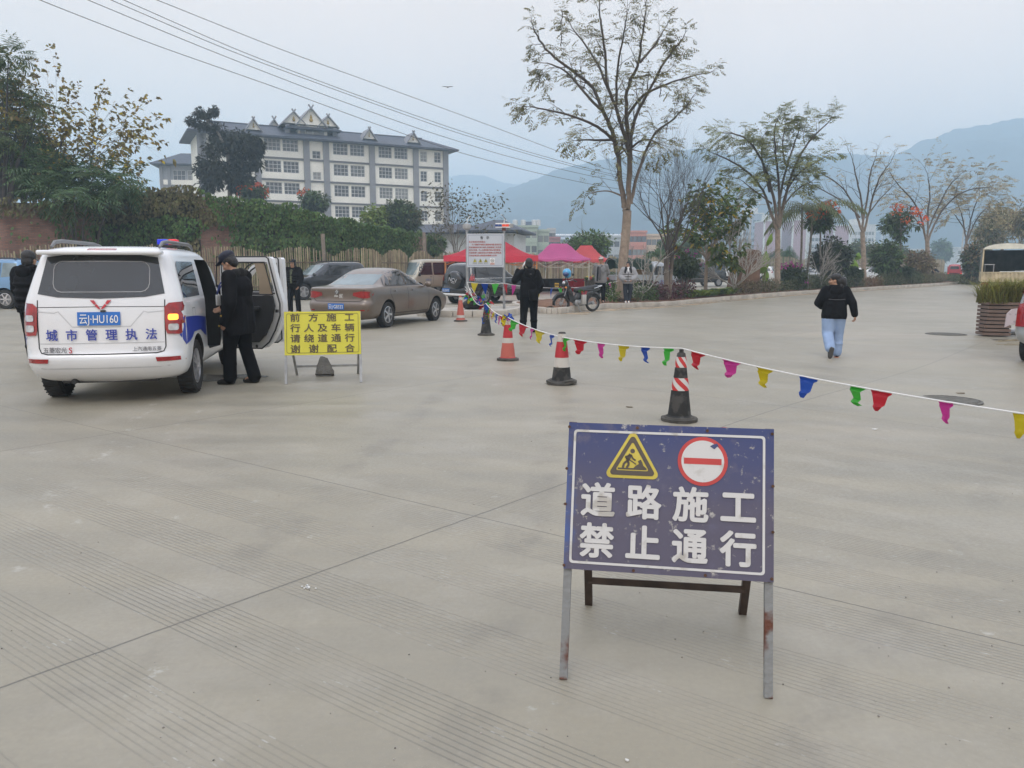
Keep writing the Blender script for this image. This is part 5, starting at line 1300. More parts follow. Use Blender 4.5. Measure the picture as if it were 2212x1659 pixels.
# ---- officer by the van door, in profile looking left and down
J = stand(1.74); pos = gp(524, 829)
J.update(head=(0, .10, 1.60), face=(0, .86, -.5), up=(0, .5, .86), neck=(0, .02, 1.45), chest=(0, -.01, 1.27), lank=(-.08, .13, .09), rank=(.11, -.12, .09), lkne=(-.08, .11, .5), rkne=(.12, .0, .49), lelb=(-.28, -.04, 1.1), lwri=(-.25, .06, .85), relb=(.25, .1, 1.12), rwri=(.18, .3, 1.02), lhn=(1, .3, 0), lcurl=.8)
t, P, e = figure('officer in long black coat and peaked cap at the open van door', pos, R(80), J, None, s=.945)
trousers(t, J, M_trou, 1.02, .088)
jacket(t, J, M_coat, 1.1, .24, .23, sleeve=(.1, .09, .075), name='long_coat')
smoothmesh('fur_collar', [('c', (-.1, .03, 1.44), .062, (-.05, .12, 1.36), .04), ('c', (.1, .03, 1.44), .062, (.05, .12, 1.36), .04), ('c', (-.1, -.03, 1.47), .062, (.1, -.03, 1.47), .062), ('c', (0, -.06, 1.49), .055, (0, -.05, 1.44), .06)], pm('black_fur', (.01, .01, .01), .95, var=.4, scale=60, bump=1, bscale=90), .012, 1, t)
hairmesh(t, P, e, SHORT)
cp_ = cap(t, P, e, pm('navy_cap', (.012, .014, .03), .7), .12, None, .022)
b = MB(); b.tube([P(-.05, .095, .078), P(0, .112, .078), P(.05, .095, .078)], .006, 6); b.build('cap_cord', M_wtext, cp_)
for k, J_ in (('l', (-.15, 1)), ('r', (.05, 1))): shoe(t, J[k + 'ank'], J_)
b = MB(); b.tube([(-.12, .1, 1.42), (-.13, .18, 1.32), (-.12, .225, 1.2)], .009, 6); b.tube([(-.03, .12, 1.42), (-.08, .19, 1.3), (-.12, .225, 1.2)], .009, 6); ly = b.build('lanyard', pm('blue_strap', (.04, .06, .25), .6), t)
b = MB(); b.box((-.12, .235, 1.12), (.075, .012, .14), Matrix.Rotation(R(-18), 4, 'Z'), bev=.004); b.build('name_card', M_wtext, ly)
b = MB(); b.box((-.12, .243, 1.12), (.04, .006, .06), Matrix.Rotation(R(-18), 4, 'Z')); b.build('card_photo', M_badge, ly)
b = MB()
for p in ((-.335, .06, .93), (-.1, .235, .78)): b.ball(p, .014, 8)
b.build('buttons', M_gold, t, 60)
# ---- person behind the van, back to the camera
J = stand(1.70); J.update(head=(0, .03, 1.58), lelb=(-.26, .06, 1.12), lwri=(-.18, .22, 1.0), relb=(.26, .06, 1.12), rwri=(.18, .22, 1.0), lank=(-.08, .0, .09), rank=(.13, -.12, .09))
pp = gx(82, 11.6)
t, P, e = figure('person in black hooded coat seen from behind left of the patrol van', pp, R(-8), J, None)
trousers(t, J, M_trou, .98, .07); jacket(t, J, M_coat, 1.12, .1, .2, .012, (.1, .09, .07), 'hooded_coat')
smoothmesh('hood', [('e', (0, -.12, 1.4), (.13, .07, .1)), ('c', (-.1, -.02, 1.45), .06, (.1, -.02, 1.45), .06), ('e', (0, -.1, 1.33), (.09, .06, .1))], M_coat, .013, 2, t)
hairmesh(t, P, e, [('e', (0, -.02, .045), (.098, .105, .1)), ('e', (0, -.055, -.03), (.088, .07, .1))], mat=M_hair)
for k in 'lr': shoe(t, J[k + 'ank'], (0, 1))
# ---- man in black cap by the fence
J = stand(1.70); J.update(lank=(-.14, 0, .09), rank=(.14, 0, .09), lkne=(-.13, .02, .49), rkne=(.13, .02, .49), lwri=(-.22, .1, .9), rwri=(.25, .02, .88))
pp = gx(637, 24.6)
t, P, e = figure('man in black padded jacket and dark peaked cap beside the dark grey car', pp, R(170), J, None)
trousers(t, J, M_trou, 1.0, .08); jk = jacket(t, J, M_coat, 1.08, .0, .2, .014, (.1, .09, .075), 'padded_jacket')
smoothmesh('shirt', [('c', (0, .12, 1.36), .05, (.0, .165, 1.12), .04), ('c', (0, .165, 1.12), .04, (0, .165, .98), .035)], pm('camouflage_shirt', (.07, .08, .045), .85, var=.6, scale=14), .012, 2, t)
hairmesh(t, P, e, SHORT + [('e', (-.07, -.02, -.02), (.025, .05, .06)), ('e', (.07, -.02, -.02), (.025, .05, .06))]); cap(t, P, e, pm('black_cap', (.014, .014, .015), .8), .1, pm('dull_gold', (.2, .15, .06), .5))
smoothmesh('collar', [('c', (-.09, .02, 1.45), .045, (-.05, .1, 1.4), .03), ('c', (.09, .02, 1.45), .045, (.05, .1, 1.4), .03), ('c', (-.08, -.05, 1.46), .045, (.08, -.05, 1.46), .045)], M_coat, .012, 2, t)
for k in 'lr': shoe(t, J[k + 'ank'], (0, 1))
# ---- man on the phone, back to the camera
J = stand(1.72); J.update(lelb=(-.34, .0, 1.2), lwri=(-.255, .1, 1.44), lhd=(.55, .0, .85), lhn=(.85, -.1, -.4), lth=-1, lcurl=.7, lank=(-.15, -.10, .1), lkne=(-.12, .05, .5), rank=(.12, .12, .09), rkne=(.11, .1, .5), lsho=(-.165, 0, 1.39), rsho=(.165, 0, 1.39), head=(-.01, .03, 1.585), face=(-.15, 1, 0), rwri=(.22, .14, .95), relb=(.27, -.02, 1.12))
pp = gp(1143, 719)
t, P, e = figure('man all in black with shoulder bag holding a phone to his ear, back turned', pp, R(2), J, None, s=.97)
trousers(t, J, M_trou, 1.06, .07); jacket(t, J, M_coat, 1.0, .06, .195, 0, (.085, .078, .062), 'hooded_jacket')
smoothmesh('hood', [('e', (0, -.13, 1.37), (.13, .06, .11)), ('c', (-.1, -.03, 1.44), .055, (.1, -.03, 1.44), .055)], M_coat, .013, 2, t)
hairmesh(t, P, e, [('e', (0, -.022, .05), (.09, .1, .094)), ('e', (0, -.06, -.02), (.08, .055, .08)), ('e', (-.07, -.01, 0), (.02, .05, .06)), ('e', (.07, -.01, 0), (.02, .05, .06))])
b = MB(); M = Matrix.Translation((-.115, .075, 1.535)) @ Euler((R(10), R(28), R(15))).to_matrix().to_4x4(); b.box((0, 0, 0), (.012, .075, .155), M, .005)
q = tag(b.build('phone', M_wtext), 'pale mobile phone held to the ear of the man in black', 'phone'); q.matrix_world = Matrix.Translation(pp) @ Matrix.Rotation(R(2), 4, 'Z')
shoe(t, J['lank'], (-.3, 1), pitch=R(30)); shoe(t, J['rank'], (.1, 1))
q = thing('shoulder_bag', 'black shoulder bag hanging at the right hip of the man with the phone', 'bag', pp, R(2)); b = MB(); b.box((.2, -.16, .84), (.2, .09, .25), Matrix.Rotation(R(-8), 4, 'Y'), .03); b.build('bag_body', M_coat, q)
b = MB(); b.tube([(.26, -.16, .95), (.15, -.19, 1.1), (.0, -.2, 1.27), (-.12, -.15, 1.43), (-.12, -.0, 1.5), (-.06, .13, 1.38), (.1, .19, 1.15), (.28, .02, .96), (.27, -.14, .93)], .012, 6); b.build('strap', M_coat, q)
b = MB(); b.box((.02, -.197, 1.36), (.045, .004, .012)); b.build('collar_mark', M_badge, t, 0)
# ---- man in the grey jacket, hands behind his back
J = stand(1.72); J.update(lelb=(-.27, -.1, 1.13), lwri=(-.1, -.2, .98), relb=(.27, -.1, 1.13), rwri=(.1, -.2, .98), lhd=(.5, 0, -.6), rhd=(-.5, 0, -.6))
pp = gp(1296, 657); pp = kerb_at(1297, .55) + V((0, 0, .17)); pp.z = gz(pp.x, pp.y) + .17
t, P, e = figure('man in open grey jacket and mottled cap standing just behind the motorcycle', pp, R(168), J, None)
trousers(t, J, M_trou, 1.0, .075); jacket(t, J, pm('grey_denim', (.19, .19, .19), .8, var=.1, scale=5, bump=.5, bscale=9), 1.08, .12, .205, 0, (.09, .08, .065), 'grey_jacket')
smoothmesh('jumper', [('c', (.03, .12, 1.33), .06, (.03, .165, 1.05), .05), ('c', (.03, .165, 1.05), .05, (.03, .16, .92), .05)], pm('dark_grey_knit', (.09, .09, .095), .9, bump=.4), .012, 2, t)
smoothmesh('black_lining', [('c', (.09, .12, 1.36), .035, (.12, .165, 1.0), .03), ('c', (.12, .165, 1.0), .03, (.12, .15, .85), .03), ('c', (-.05, .1, 1.4), .03, (.04, .14, 1.28), .03)], M_coat, .011, 2, t)
b = MB(); b.box((-.09, .19, 1.2), (.1, .02, .1), bev=.008); b.build('chest_pocket', pm('grey_denim_pocket', (.17, .17, .17), .8, var=.1), t)
hairmesh(t, P, e, SHORT); cap(t, P, e, pm('mottled_cap', (.5, .46, .44), .8, col2=(.28, .07, .06), scale=18, thr=.55), .11, None, .01)
for k in 'lr': shoe(t, J[k + 'ank'], (.1, 1))
# ---- woman in the grey puffer jacket
J = stand(1.62); J.update(lelb=(-.29, .0, 1.06), lwri=(-.18, .13, .93), relb=(.29, 0, 1.06), rwri=(.18, .13, .93), face=(.5, 1, 0), lank=(-.06, 0, .09), rank=(.06, .03, .09))
pp = kerb_at(1357, .14); pp.z = gz(pp.x, pp.y) + KH - .012
t, P, e = figure('woman in pale grey padded jacket with black collar standing on the kerb', pp, R(172), J, None)
trousers(t, J, pm('dark_denim', (.015, .02, .032), .85, var=.3, scale=4, bump=.4), .98, .085); jacket(t, J, pm('grey_nylon', (.30, .30, .31), .55, var=.06, scale=4, bump=.3), 1.12, .06, .215, .016, (.105, .1, .085), 'padded_jacket')
M_cdr = pm('black_cord', (.012, .011, .012), .9, bump=.4, bscale=60)
smoothmesh('collar', [('c', (-.1, .02, 1.38), .05, (-.13, .17, 1.22), .03), ('c', (.1, .02, 1.38), .05, (.13, .17, 1.22), .03), ('c', (-.05, .1, 1.36), .03, (-.12, .17, 1.2), .03), ('c', (.05, .1, 1.36), .03, (.12, .17, 1.2), .03), ('c', (-.09, -.04, 1.39), .05, (.09, -.04, 1.39), .05)], M_cdr, .012, 2, t)
smoothmesh('white_top', [('c', (0, .07, 1.37), .045, (0, .135, 1.24), .04), ('c', (0, .03, 1.4), .055, (0, .05, 1.36), .05)], M_wtext, .012, 2, t)
b = MB(); b.tube([(0, .19, 1.2), (0, .215, 1.08), (0, .222, .95), (0, .21, .85)], .009, 6); b.build('zip', M_cdr, t)
hairmesh(t, P, e, [('e', (0, -.02, .06), (.086, .1, .078)), ('e', (0, -.07, .0), (.075, .05, .09)), ('e', (-.068, -.01, .01), (.02, .05, .06)), ('e', (.068, -.01, .01), (.02, .05, .06))])
for k in 'lr': shoe(t, J[k + 'ank'], (.1, 1), M_wtext)
# ---- woman walking away in jeans, head turned left
J = stand(1.60); J.update(face=(-1, .25, -.05), head=(-.02, .03, 1.585 * .94), lank=(-.09, -.3, .21), lkne=(-.1, -.02, .47), rank=(.11, .1, .09), rkne=(.11, .1, .47), lelb=(-.3, .02, 1.06), lwri=(-.2, .2, .98), relb=(.31, -.06, 1.06), rwri=(.37, -.02, .84), rhn=(-1, .2, 0), rcurl=.9)
pp = gp(1796, 772)
t, P, e = figure('woman in black jacket and pale blue jeans walking away across the yard', pp, R(-12), J, None, s=.945)
trousers(t, J, pm('pale_denim', (.27, .37, .55), .85, var=.16, scale=4, bump=.7, bscale=9), 1.22, .095, 'jeans'); jk = jacket(t, J, M_coat, 1.04, .08, .205, 0, (.09, .08, .065), 'black_jacket')
b = MB(); b.tube([(-.15, -.17, 1.14), (-.05, -.195, 1.13), (.06, -.195, 1.13), (.15, -.17, 1.14)], .004, 5); b.build('piping', M_badge, jk)
smoothmesh('hood', [('e', (0, -.12, 1.3), (.13, .055, .1)), ('c', (-.09, -.02, 1.36), .055, (.09, -.02, 1.36), .055)], M_coat, .013, 2, t)
hairmesh(t, P, e, [('e', (0, -.02, .055), (.09, .105, .085)), ('e', (0, -.075, -.02), (.08, .06, .1)), ('e', (0, -.15, -.02), (.075, .065, .085)), ('e', (.02, -.17, -.09), (.06, .05, .07)), ('e', (-.02, -.12, -.12), (.06, .05, .07))])
b = MB(); b.tube([P(.04, -.16, .05), P(.0, -.2, .03)], .006, 6); b.tube([P(.0, -.15, .06), P(-.04, -.19, .05)], .006, 6); b.build('hair_clip', M_rim, t)
so_ = pm('grey_sole', (.09, .09, .09), .8); shoe(t, J['lank'], (-.1, 1), M_shoe, so_, R(62)); shoe(t, J['rank'], (.15, 1), M_shoe, pm('orange_sole', (.55, .16, .07), .7))
# ---- distant rider on a scooter
pp = gx(2016, 84)
J = stand(1.66); J.update(pelvis=(0, -.1, .85), chest=(0, -.02, 1.13), neck=(0, .02, 1.32), head=(0, .06, 1.47), lsho=(-.18, 0, 1.28), rsho=(.18, 0, 1.28), lelb=(-.3, .18, 1.08), relb=(.3, .18, 1.08), lwri=(-.3, .42, 1.03), rwri=(.3, .42, 1.03), lhip=(-.1, -.06, .83), rhip=(.1, -.06, .83), lkne=(-.16, .34, .68), rkne=(.16, .34, .68), lank=(-.15, .26, .3), rank=(.15, .26, .3))
t, P, e = figure('scooter rider in dark clothes and white helmet far along the road', pp, R(190), J, None, voxel=.016)
trousers(t, J, M_trou, 1, .07); jacket(t, J, M_coat, 1.08, 0, .2, 0, (.09, .08, .065), 'dark_jacket')
smoothmesh('helmet', [('e', P(0, -.01, .05), (.12, .13, .115), e)], M_wtext, .012, 1, t)
t = thing('scooter', 'small motor scooter under the far rider in the white helmet', 'scooter', pp, R(190))
for y in (-.6, .62): put_wheel(t, 0, 0, .24, .09, 5).matrix_local = Matrix.Translation((0, y, .24)) @ Matrix.Rotation(R(90), 4, 'Z')
b = MB(); b.box((0, -.35, .62), (.3, .75, .3), bev=.08); b.box((0, .1, .32), (.3, .45, .08)); b.beam((0, .3, .32), (0, .5, .95), .34, .1, up=(0, 1, 0), bev=.03); b.build('body', M_dgrey, t)
b = MB(); b.box((0, -.3, .79), (.28, .7, .08), bev=.03); b.build('seat', M_black, t)
b = MB(); b.tube([(-.33, .42, 1.03), (-.1, .5, 1.0), (.1, .5, 1.0), (.33, .42, 1.03)], .018, 6); b.build('handlebar', M_black, t)
b = MB(); b.ball((0, .56, .85), (.09, .05, .08)); b.build('headlight', M_clearl, t)
# ================================================================== SIGNS, CONES, BUNTING AND OTHER STREET THINGS
M_steel = pm('galvanised_steel', (.33, .34, .345), .45, .55, var=.25, scale=9)
M_rust = pm('rusty_steel', (.215, .22, .215), .6, .15, col2=(.11, .035, .018), scale=7.5, thr=.52, bump=.3)
M_brown_iron = pm('brown_iron', (.045, .03, .022), .75, var=.4, scale=12)
def sign_blue():
 m = bpy.data.materials.new('faded_blue'); m.use_nodes = True
 n, l = m.node_tree.nodes, m.node_tree.links; b = n['Principled BSDF']
 t = n.new('ShaderNodeTexCoord')
 def nz_(sc, det, vec=None):
  x = n.new('ShaderNodeTexNoise'); x.inputs['Scale'].default_value = sc; x.inputs['Detail'].default_value = det; x.inputs['Roughness'].default_value = .65; l.new(vec or t.outputs['Object'], x.inputs['Vector']); return x.outputs[0]
 def ramp(s_, a, c):
  x = n.new('ShaderNodeMapRange'); x.inputs[1].default_value = a; x.inputs[2].default_value = c; l.new(s_, x.inputs[0]); return x.outputs[0]
 def mix(f, a, c):
  x = n.new('ShaderNodeMix'); x.data_type = 'RGBA'; l.new(f, x.inputs[0])
  for i, q in ((6, a), (7, c)):
   if isinstance(q, tuple): x.inputs[i].default_value = q + (1,)
   else: l.new(q, x.inputs[i])
  return x.outputs[2]
 sp = n.new('ShaderNodeSeparateXYZ'); l.new(t.outputs['Object'], sp.inputs[0])
 ad = n.new('ShaderNodeMath'); ad.operation = 'ADD'; l.new(sp.outputs['Z'], ad.inputs[0])
 q = n.new('ShaderNodeMath'); q.operation = 'MULTIPLY'; q.inputs[1].default_value = .25; l.new(nz_(3, 5), q.inputs[0]); l.new(q.outputs[0], ad.inputs[1])
 c = mix(ramp(ad.outputs[0], 1.03, .72), (.026, .045, .155), (.088, .08, .12))
 xx = n.new('ShaderNodeMath'); xx.operation = 'ADD'; l.new(sp.outputs['X'], xx.inputs[0]); l.new(q.outputs[0], xx.inputs[1])
 c = mix(ramp(xx.outputs[0], .13, .04), c, (.012, .11, .42))
 c = mix(ramp(nz_(11, 6), .56, .72), c, (.10, .095, .15))
 c = mix(ramp(nz_(38, 4), .62, .7), c, (.3, .29, .27))
 c = mix(ramp(nz_(7, 9), .64, .68), c, (.42, .40, .36))
 l.new(c, b.inputs['Base Color']); b.inputs['Roughness'].default_value = .5
 return m
M_sblue = sign_blue()
M_sw = pm('aged_white', (.58, .57, .55), .55, col2=(.42, .40, .36), scale=11, thr=.62, detail=8); M_sy = pm('aged_yellow', (.50, .40, .06), .55, var=.15, scale=8); M_sk = pm('faded_black', (.075, .06, .045), .6, var=.2, scale=8); M_sr = pm('faded_red', (.48, .05, .045), .55, var=.12, scale=8)
# ---- the big blue sign in front
FL, FR = gp(1210, 1465), gp(1667, 1507)
ax_ = (FR - FL); WD = ax_.length; ax_.normalize(); rz_ = math.atan2(ax_.y, ax_.x)
sg = thing('road_sign', 'large scuffed blue roadworks sign on rusty folding legs, nearest thing in the yard', 'road sign', FL, rz_)
LE_ = R(17)
T = Matrix.Rotation(-LE_, 4, 'X')             # leaning back: local z along the sign's face
def onsign(x, z, d=0.0): return T @ Vector((x, -d, z))
SM = lambda x, z, d=0.0: T @ Matrix.Translation((x, -d, z)) @ Matrix.Rotation(R(90), 4, 'X')     # flat shapes: local x right, y up, z towards the viewer
zb_, zt_ = .388, .922; xl, xr_ = -.002, WD + .002
b = MB(); b.prism([(xl, zb_), (xr_, zb_), (xr_, zt_), (xl, zt_)], SM(0, 0, .024), .008)
panel = b.build('panel', M_sblue, sg, 0, norm=True)
b = MB(); OUT = rrect(xl + .02, xr_ - .03, zb_ + .022, zt_ - .026, .012); IN = rrect(xl + .0285, xr_ - .0385, zb_ + .0305, zt_ - .0345, .008)
b.prism(OUT, SM(0, 0, .0265), .001, [IN]); b.build('white_border', M_sw, panel, 0)
cx, cz = .235, .79
def rtri(cx, cz, s, r=.02):
 P = []; V3 = [(0, s * .62), (-s * .56, -s * .36), (s * .56, -s * .36)]
 for k, (x, y) in enumerate(V3):
  a0 = (60, 180, 300)[k] - 30 + 0
  base = {0: 30, 1: 150, 2: 270}[k]
  for i in range(6): a = R(base + 120 * i / 5); P.append((cx + x * (1 - r / s) + r * math.cos(a), cz + y * (1 - r / s) + r * math.sin(a)))
 return P
b = MB(); b.prism(rtri(cx, cz, .152, .017), SM(0, 0, .0265), .001); warn = b.build('warning_triangle', M_sy, panel, 0)
b = MB(); b.prism(rtri(cx, cz, .133, .011), SM(0, 0, .0275), .0008, [rtri(cx, cz + .001, .098, .005)[::1]]); b.build('black_border', M_sk, warn, 0)
b = MB(); b.prism([(cx - .052, cz - .034), (cx + .052, cz - .034), (cx + .052, cz - .028), (cx - .052, cz - .028)], SM(0, 0, .0276), .0007)
b.prism([(cx + .004, cz - .028), (cx + .014, cz - .018), (cx + .024, cz - .012), (cx + .02, cz - .002), (cx + .03, cz + .004), (cx + .036, cz - .006), (cx + .04, cz - .018), (cx + .052, cz - .028)], SM(0, 0, .0278), .0007)
for P, w in (([(cx - .006, cz + .022), (cx - .018, cz + .0)], .014), ([(cx - .018, cz), (cx - .012, cz - .014), (cx - .02, cz - .028)], .008), ([(cx - .016, cz), (cx - .03, cz - .012), (cx - .034, cz - .028)], .008), ([(cx - .006, cz + .02), (cx + .002, cz + .006), (cx + .012, cz + .0)], .006), ([(cx - .008, cz + .018), (cx - .026, cz + .012), (cx - .018, cz + .004)], .006), ([(cx - .02, cz + .008), (cx + .014, cz - .014)], .004)):
 for p, q in zip(P, P[1:]): b.beam(onsign(*p, .0278), onsign(*q, .0278), w, .0012, up=onsign(0, 0, 1))
b.prism([(cx - .0 + .0085 * math.cos(a), cz + .034 + .0085 * math.sin(a)) for a in [i * PI / 8 for i in range(16)]], SM(0, 0, .0278), .0008)
b.build('digger_symbol', M_sk, warn, 0)
cx, cz = .485, .797; circ = lambda r, n=40: [(cx + r * math.cos(2 * PI * i / n), cz + r * math.sin(2 * PI * i / n)) for i in range(n)]
b = MB(); b.prism(circ(.088), SM(0, 0, .0265), .001); ne = b.build('no_entry_disc', M_sr, panel, 0)
b = MB(); b.prism(circ(.075), SM(0, 0, .0273), .0006); b.build('white_disc', M_sw, ne, 0)
b = MB(); b.prism([(cx - .066, cz - .011), (cx + .066, cz - .011), (cx + .066, cz + .011), (cx - .066, cz + .011)], SM(0, 0, .028), .0006); b.build('red_bar', M_sr, ne, 0)
b = MB(); b.prism([(cx + .025, cz + .055), (cx + .04, cz + .045), (cx + .052, cz + .056), (cx + .058, cz + .05), (cx + .05, cz + .066), (cx + .035, cz + .062)], SM(0, 0, .0285), .0006); b.build('torn_patch', M_sblue, ne, 0)
for row, z in (('道路施工', .642), ('禁止通行', .496)):
 for i, ch in enumerate(row):
  b = MB(); b.add(textmesh(ch, .127, .031), SM(.115 + i * .165, z, .0272)); b.build('lettering', M_sw, panel, 0)
M_bolt = pm('rusty_bolt', (.1, .05, .03), .7, .4, var=.4, scale=60)
b = MB()
for x, z in ((.0, .905), (.25, .91), (.5, .908), (.725, .905), (.0, .4), (.25, .397), (.5, .397), (.725, .4), (.728, .72), (.728, .56), (-.004, .62), (-.004, .75)):
 b.tube([onsign(x, z, .024), onsign(x, z, .029)], .0055, 8)
b.build('bolts', M_bolt, panel, 40)
for x in (.012, WD - .012):
 b = MB(); b.beam(onsign(x, 0), onsign(x, .925), .028, .026, up=T @ Vector((0, 1, 0)))
 lg = b.build('front_leg', M_rust, sg, 0)
for x in (.055, WD - .02):
 top = onsign(x, .9, -.03); foot = Vector((x, .62 if x < .3 else .64, 0)); 
 b = MB(); b.beam(foot, top, .03, .006, up=(0, 1, 0)); b.beam(foot + Vector((.014 * (1 if x < .3 else -1), .012, 0)), top + Vector((.014 * (1 if x < .3 else -1), .012, 0)), .006, .03, up=(0, 1, 0)); b.build('rear_leg', M_brown_iron, sg, 0)
b = MB(); p, q = lerp((.055, .62, 0), onsign(.055, .9, -.03), .16), lerp((WD - .02, .64, 0), onsign(WD - .02, .9, -.03), .16)
b.beam(p, q, .006, .03, up=(0, 0, 1)); b.build('cross_bar', M_brown_iron, sg, 0)
b = MB()
for z in (zb_ + .01, zt_ - .01): b.beam(onsign(0, z, -.002), onsign(WD, z, -.002), .02, .02, up=T @ Vector((0, 1, 0)))
b.build('rails', M_rust, sg, 0)
# ---- yellow sign
FL, FR = gp(618, 830), gp(780, 826); ax_ = FR - FL; WD = ax_.length; rz_ = math.atan2(ax_.y, ax_.x)
sg = thing('road_sign', 'yellow detour notice with brown lettering on grey folding legs beside the patrol van', 'road sign', FL, rz_)
T = Matrix.Rotation(-R(14), 4, 'X')
M_yel = pm('yellow_film', (.60, .55, .045), .5, var=.06, scale=3)
M_ybr = pm('brown_letters', (.10, .075, .035), .6, var=.1)
zb_, zt_ = .365, .925
b = MB(); b.prism([(-.01, zb_), (WD + .01, zb_), (WD + .01, zt_), (-.01, zt_)], SM(0, 0, .022), .01); panel = b.build('panel', M_yel, sg, 0, norm=True)
b = MB(); b.prism(rrect(.016, WD - .016, zb_ + .025, zt_ - .025, .025, 4), SM(0, 0, .0255), .002, [rrect(.0205, WD - .0205, zb_ + .0295, zt_ - .0295, .021, 4)]); b.build('border_line', M_ybr, panel, 0)
for r_, row in enumerate(('前方施工', '行人及车辆', '请绕道通行', '谢谢配合')):
 n = len(row)
 for i, ch in enumerate(row):
  b = MB(); b.add(textmesh(ch, .112, .02, 'CENTER', 1.14), SM(.125 + (WD - .255) * i / (n - 1) + .0, .848 - r_ * .134, .0262)); b.build('lettering', M_ybr, panel, 0)
for x in (.0, WD):
 b = MB(); b.beam(T @ Vector((x, 0, 0)), T @ Vector((x, 0, .925)), .032, .03, up=T @ Vector((0, 1, 0))); b.build('front_leg', M_steel, sg, 0)
 top = T @ Vector((x, .02, .9)); foot = Vector((x, .85, 0)) + Vector((.05 if x < .3 else -.06, 0, 0))
 b = MB(); b.beam(foot, top, .03, .03, up=(0, 1, 0)); b.build('rear_leg', M_steel, sg, 0)
b = MB(); f_ = lambda x, k: lerp(Vector((x, .85, 0)) + Vector((.05 if x < .3 else -.06, 0, 0)), T @ Vector((x, .02, .9)), k)
b.beam(f_(0, .15), f_(WD, .15), .03, .03); b.build('cross_bar', M_steel, sg, 0)
mid = Matrix.Translation(FL) @ Matrix.Rotation(rz_, 4, 'Z') @ Vector((WD * .46, .62, 0))
M_cblock = pm('rough_concrete', (.165, .16, .15), .95, var=.3, scale=7, bump=.9, bscale=25)
b = MB(); b.prism([(-.12, 0), (.13, 0), (.125, .05), (.085, .14), (.045, .235), (.0, .25), (-.05, .255), (-.07, .2), (-.105, .1)], Matrix.Rotation(R(62), 4, 'X'), .075)
bmesh.ops.triangulate(b.bm, faces=b.bm.faces); bmesh.ops.subdivide_edges(b.bm, edges=b.bm.edges, cuts=3, use_grid_fill=True)
for v in b.bm.verts: v.co += Vector((noise.noise(v.co * 18), noise.noise(v.co * 18 + Vector((5, 0, 0))), noise.noise(v.co * 18 + Vector((0, 7, 0))))) * .008
zm = min(v.co.z for v in b.bm.verts)
for v in b.bm.verts: v.co.z -= zm
q = tag(b.build('concrete_block', M_cblock, None, 50), 'broken grey concrete block propped against the yellow notice frame', 'block'); q.location = mid; q.rotation_euler = (0, 0, rz_)
# ---- traffic cones
M_rub = pm('black_rubber', (.02, .02, .019), .8, col2=(.055, .052, .047), scale=9, thr=.52, bump=.3); M_crub = pm('worn_base', (.07, .065, .055), .85, var=.4, scale=9)
M_cred = pm('cone_red', (.42, .022, .03), .55, var=.15, scale=8); M_cfad = pm('cone_faded', (.47, .115, .085), .7, var=.18, scale=7, col2=(.50, .17, .12), thr=.6); M_cwh = pm('cone_white', (.52, .49, .44), .5, col2=(.36, .31, .25), scale=9, thr=.62)
def stripes_mat():
 m = pm('diagonal_stripes', (.5, .03, .03), .45, var=.05)
 n, l = m.node_tree.nodes, m.node_tree.links
 t = n.new('ShaderNodeTexCoord'); s_ = n.new('ShaderNodeSeparateXYZ'); l.new(t.outputs['Object'], s_.inputs[0])
 def mt(op, a, c):
  x = n.new('ShaderNodeMath'); x.operation = op
  for i, q in enumerate((a, c)):
   if isinstance(q, (int, float)): x.inputs[i].default_value = q
   else: l.new(q, x.inputs[i])
  return x.outputs[0]
 an = mt('MULTIPLY', mt('ARCTAN2', s_.outputs['Y'], s_.outputs['X']), 4 / (2 * PI)); st = mt('FRACT', mt('ADD', an, mt('MULTIPLY', s_.outputs['Z'], 9.0)), 0)
 g = mt('GREATER_THAN', st, .5)
 mx_ = n.new('ShaderNodeMix'); mx_.data_type = 'RGBA'; l.new(g, mx_.inputs[0]); mx_.inputs[6].default_value = (.58, .57, .54, 1)
 src = n['Principled BSDF'].inputs['Base Color'].links[0].from_socket; l.new(src, mx_.inputs[7]); l.new(mx_.outputs[2], n['Principled BSDF'].inputs['Base Color'])
 return m
M_diag = stripes_mat()
def cone(label, pos, h, rb, rt, bands, body, base=M_crub, tip=None, rz=0.0, warp=.0, group='traffic cones along the bunting'):
 t = thing('traffic_cone', label, 'traffic cone', pos, rz, group)
 rad = lambda z: rb + (rt - rb) * (z - .05) / (h - .05)
 b = MB(); b.lathe([(rb * 1.18, .03), (rb * 1.1, .05)] + [(rad(z), z) for z in [.055 + (h - .065) * i / 12 for i in range(13)]] + [(rt * .75, h), (rt * .5, h - .004)], 32)
 for v in b.bm.verts: k = 1 + .03 * noise.noise(v.co * 7 + Vector((pos[0], 0, 0))); v.co.x *= k; v.co.y *= k
 b.build('cone_body', body, t, 50)
 b = MB(); s_ = rb * 1.4
 b.prism([(s_ * math.cos(R(a)) * k, s_ * math.sin(R(a)) * k) for a, k in [(22.5 + 45 * i + d, 1.12) for i in range(8) for d in (-9, 9)]], Matrix.Translation((0, 0, .03)), .03)
 b.lathe([(rb * 1.3, .03), (rb * 1.24, .042), (rb * 1.1, .045)], 32, cap=False)
 for v in b.bm.verts: v.co.z += warp * (.5 + noise.noise(v.co * 5 + Vector((pos[0] * 3, 1, 0)))) * (v.co.xy.length / s_)
 b.build('base', base, t, 30)
 for z0, z1, m in bands:
  b = MB(); b.lathe([(rad(z0) + .0025, z0), (rad((z0 + z1) / 2) + .004, (z0 + z1) / 2), (rad(z1) + .0025, z1)], 32, cap=False)
  for v in b.bm.verts: k = 1 + .03 * noise.noise(v.co * 7 + Vector((pos[0], 0, 0))); v.co.x *= k; v.co.y *= k
  b.build('reflective_band', m, t, 60)
 return t
def cpos(u, v): return gp(u, v)
p5 = gp(1467, 908); cone_h = .64
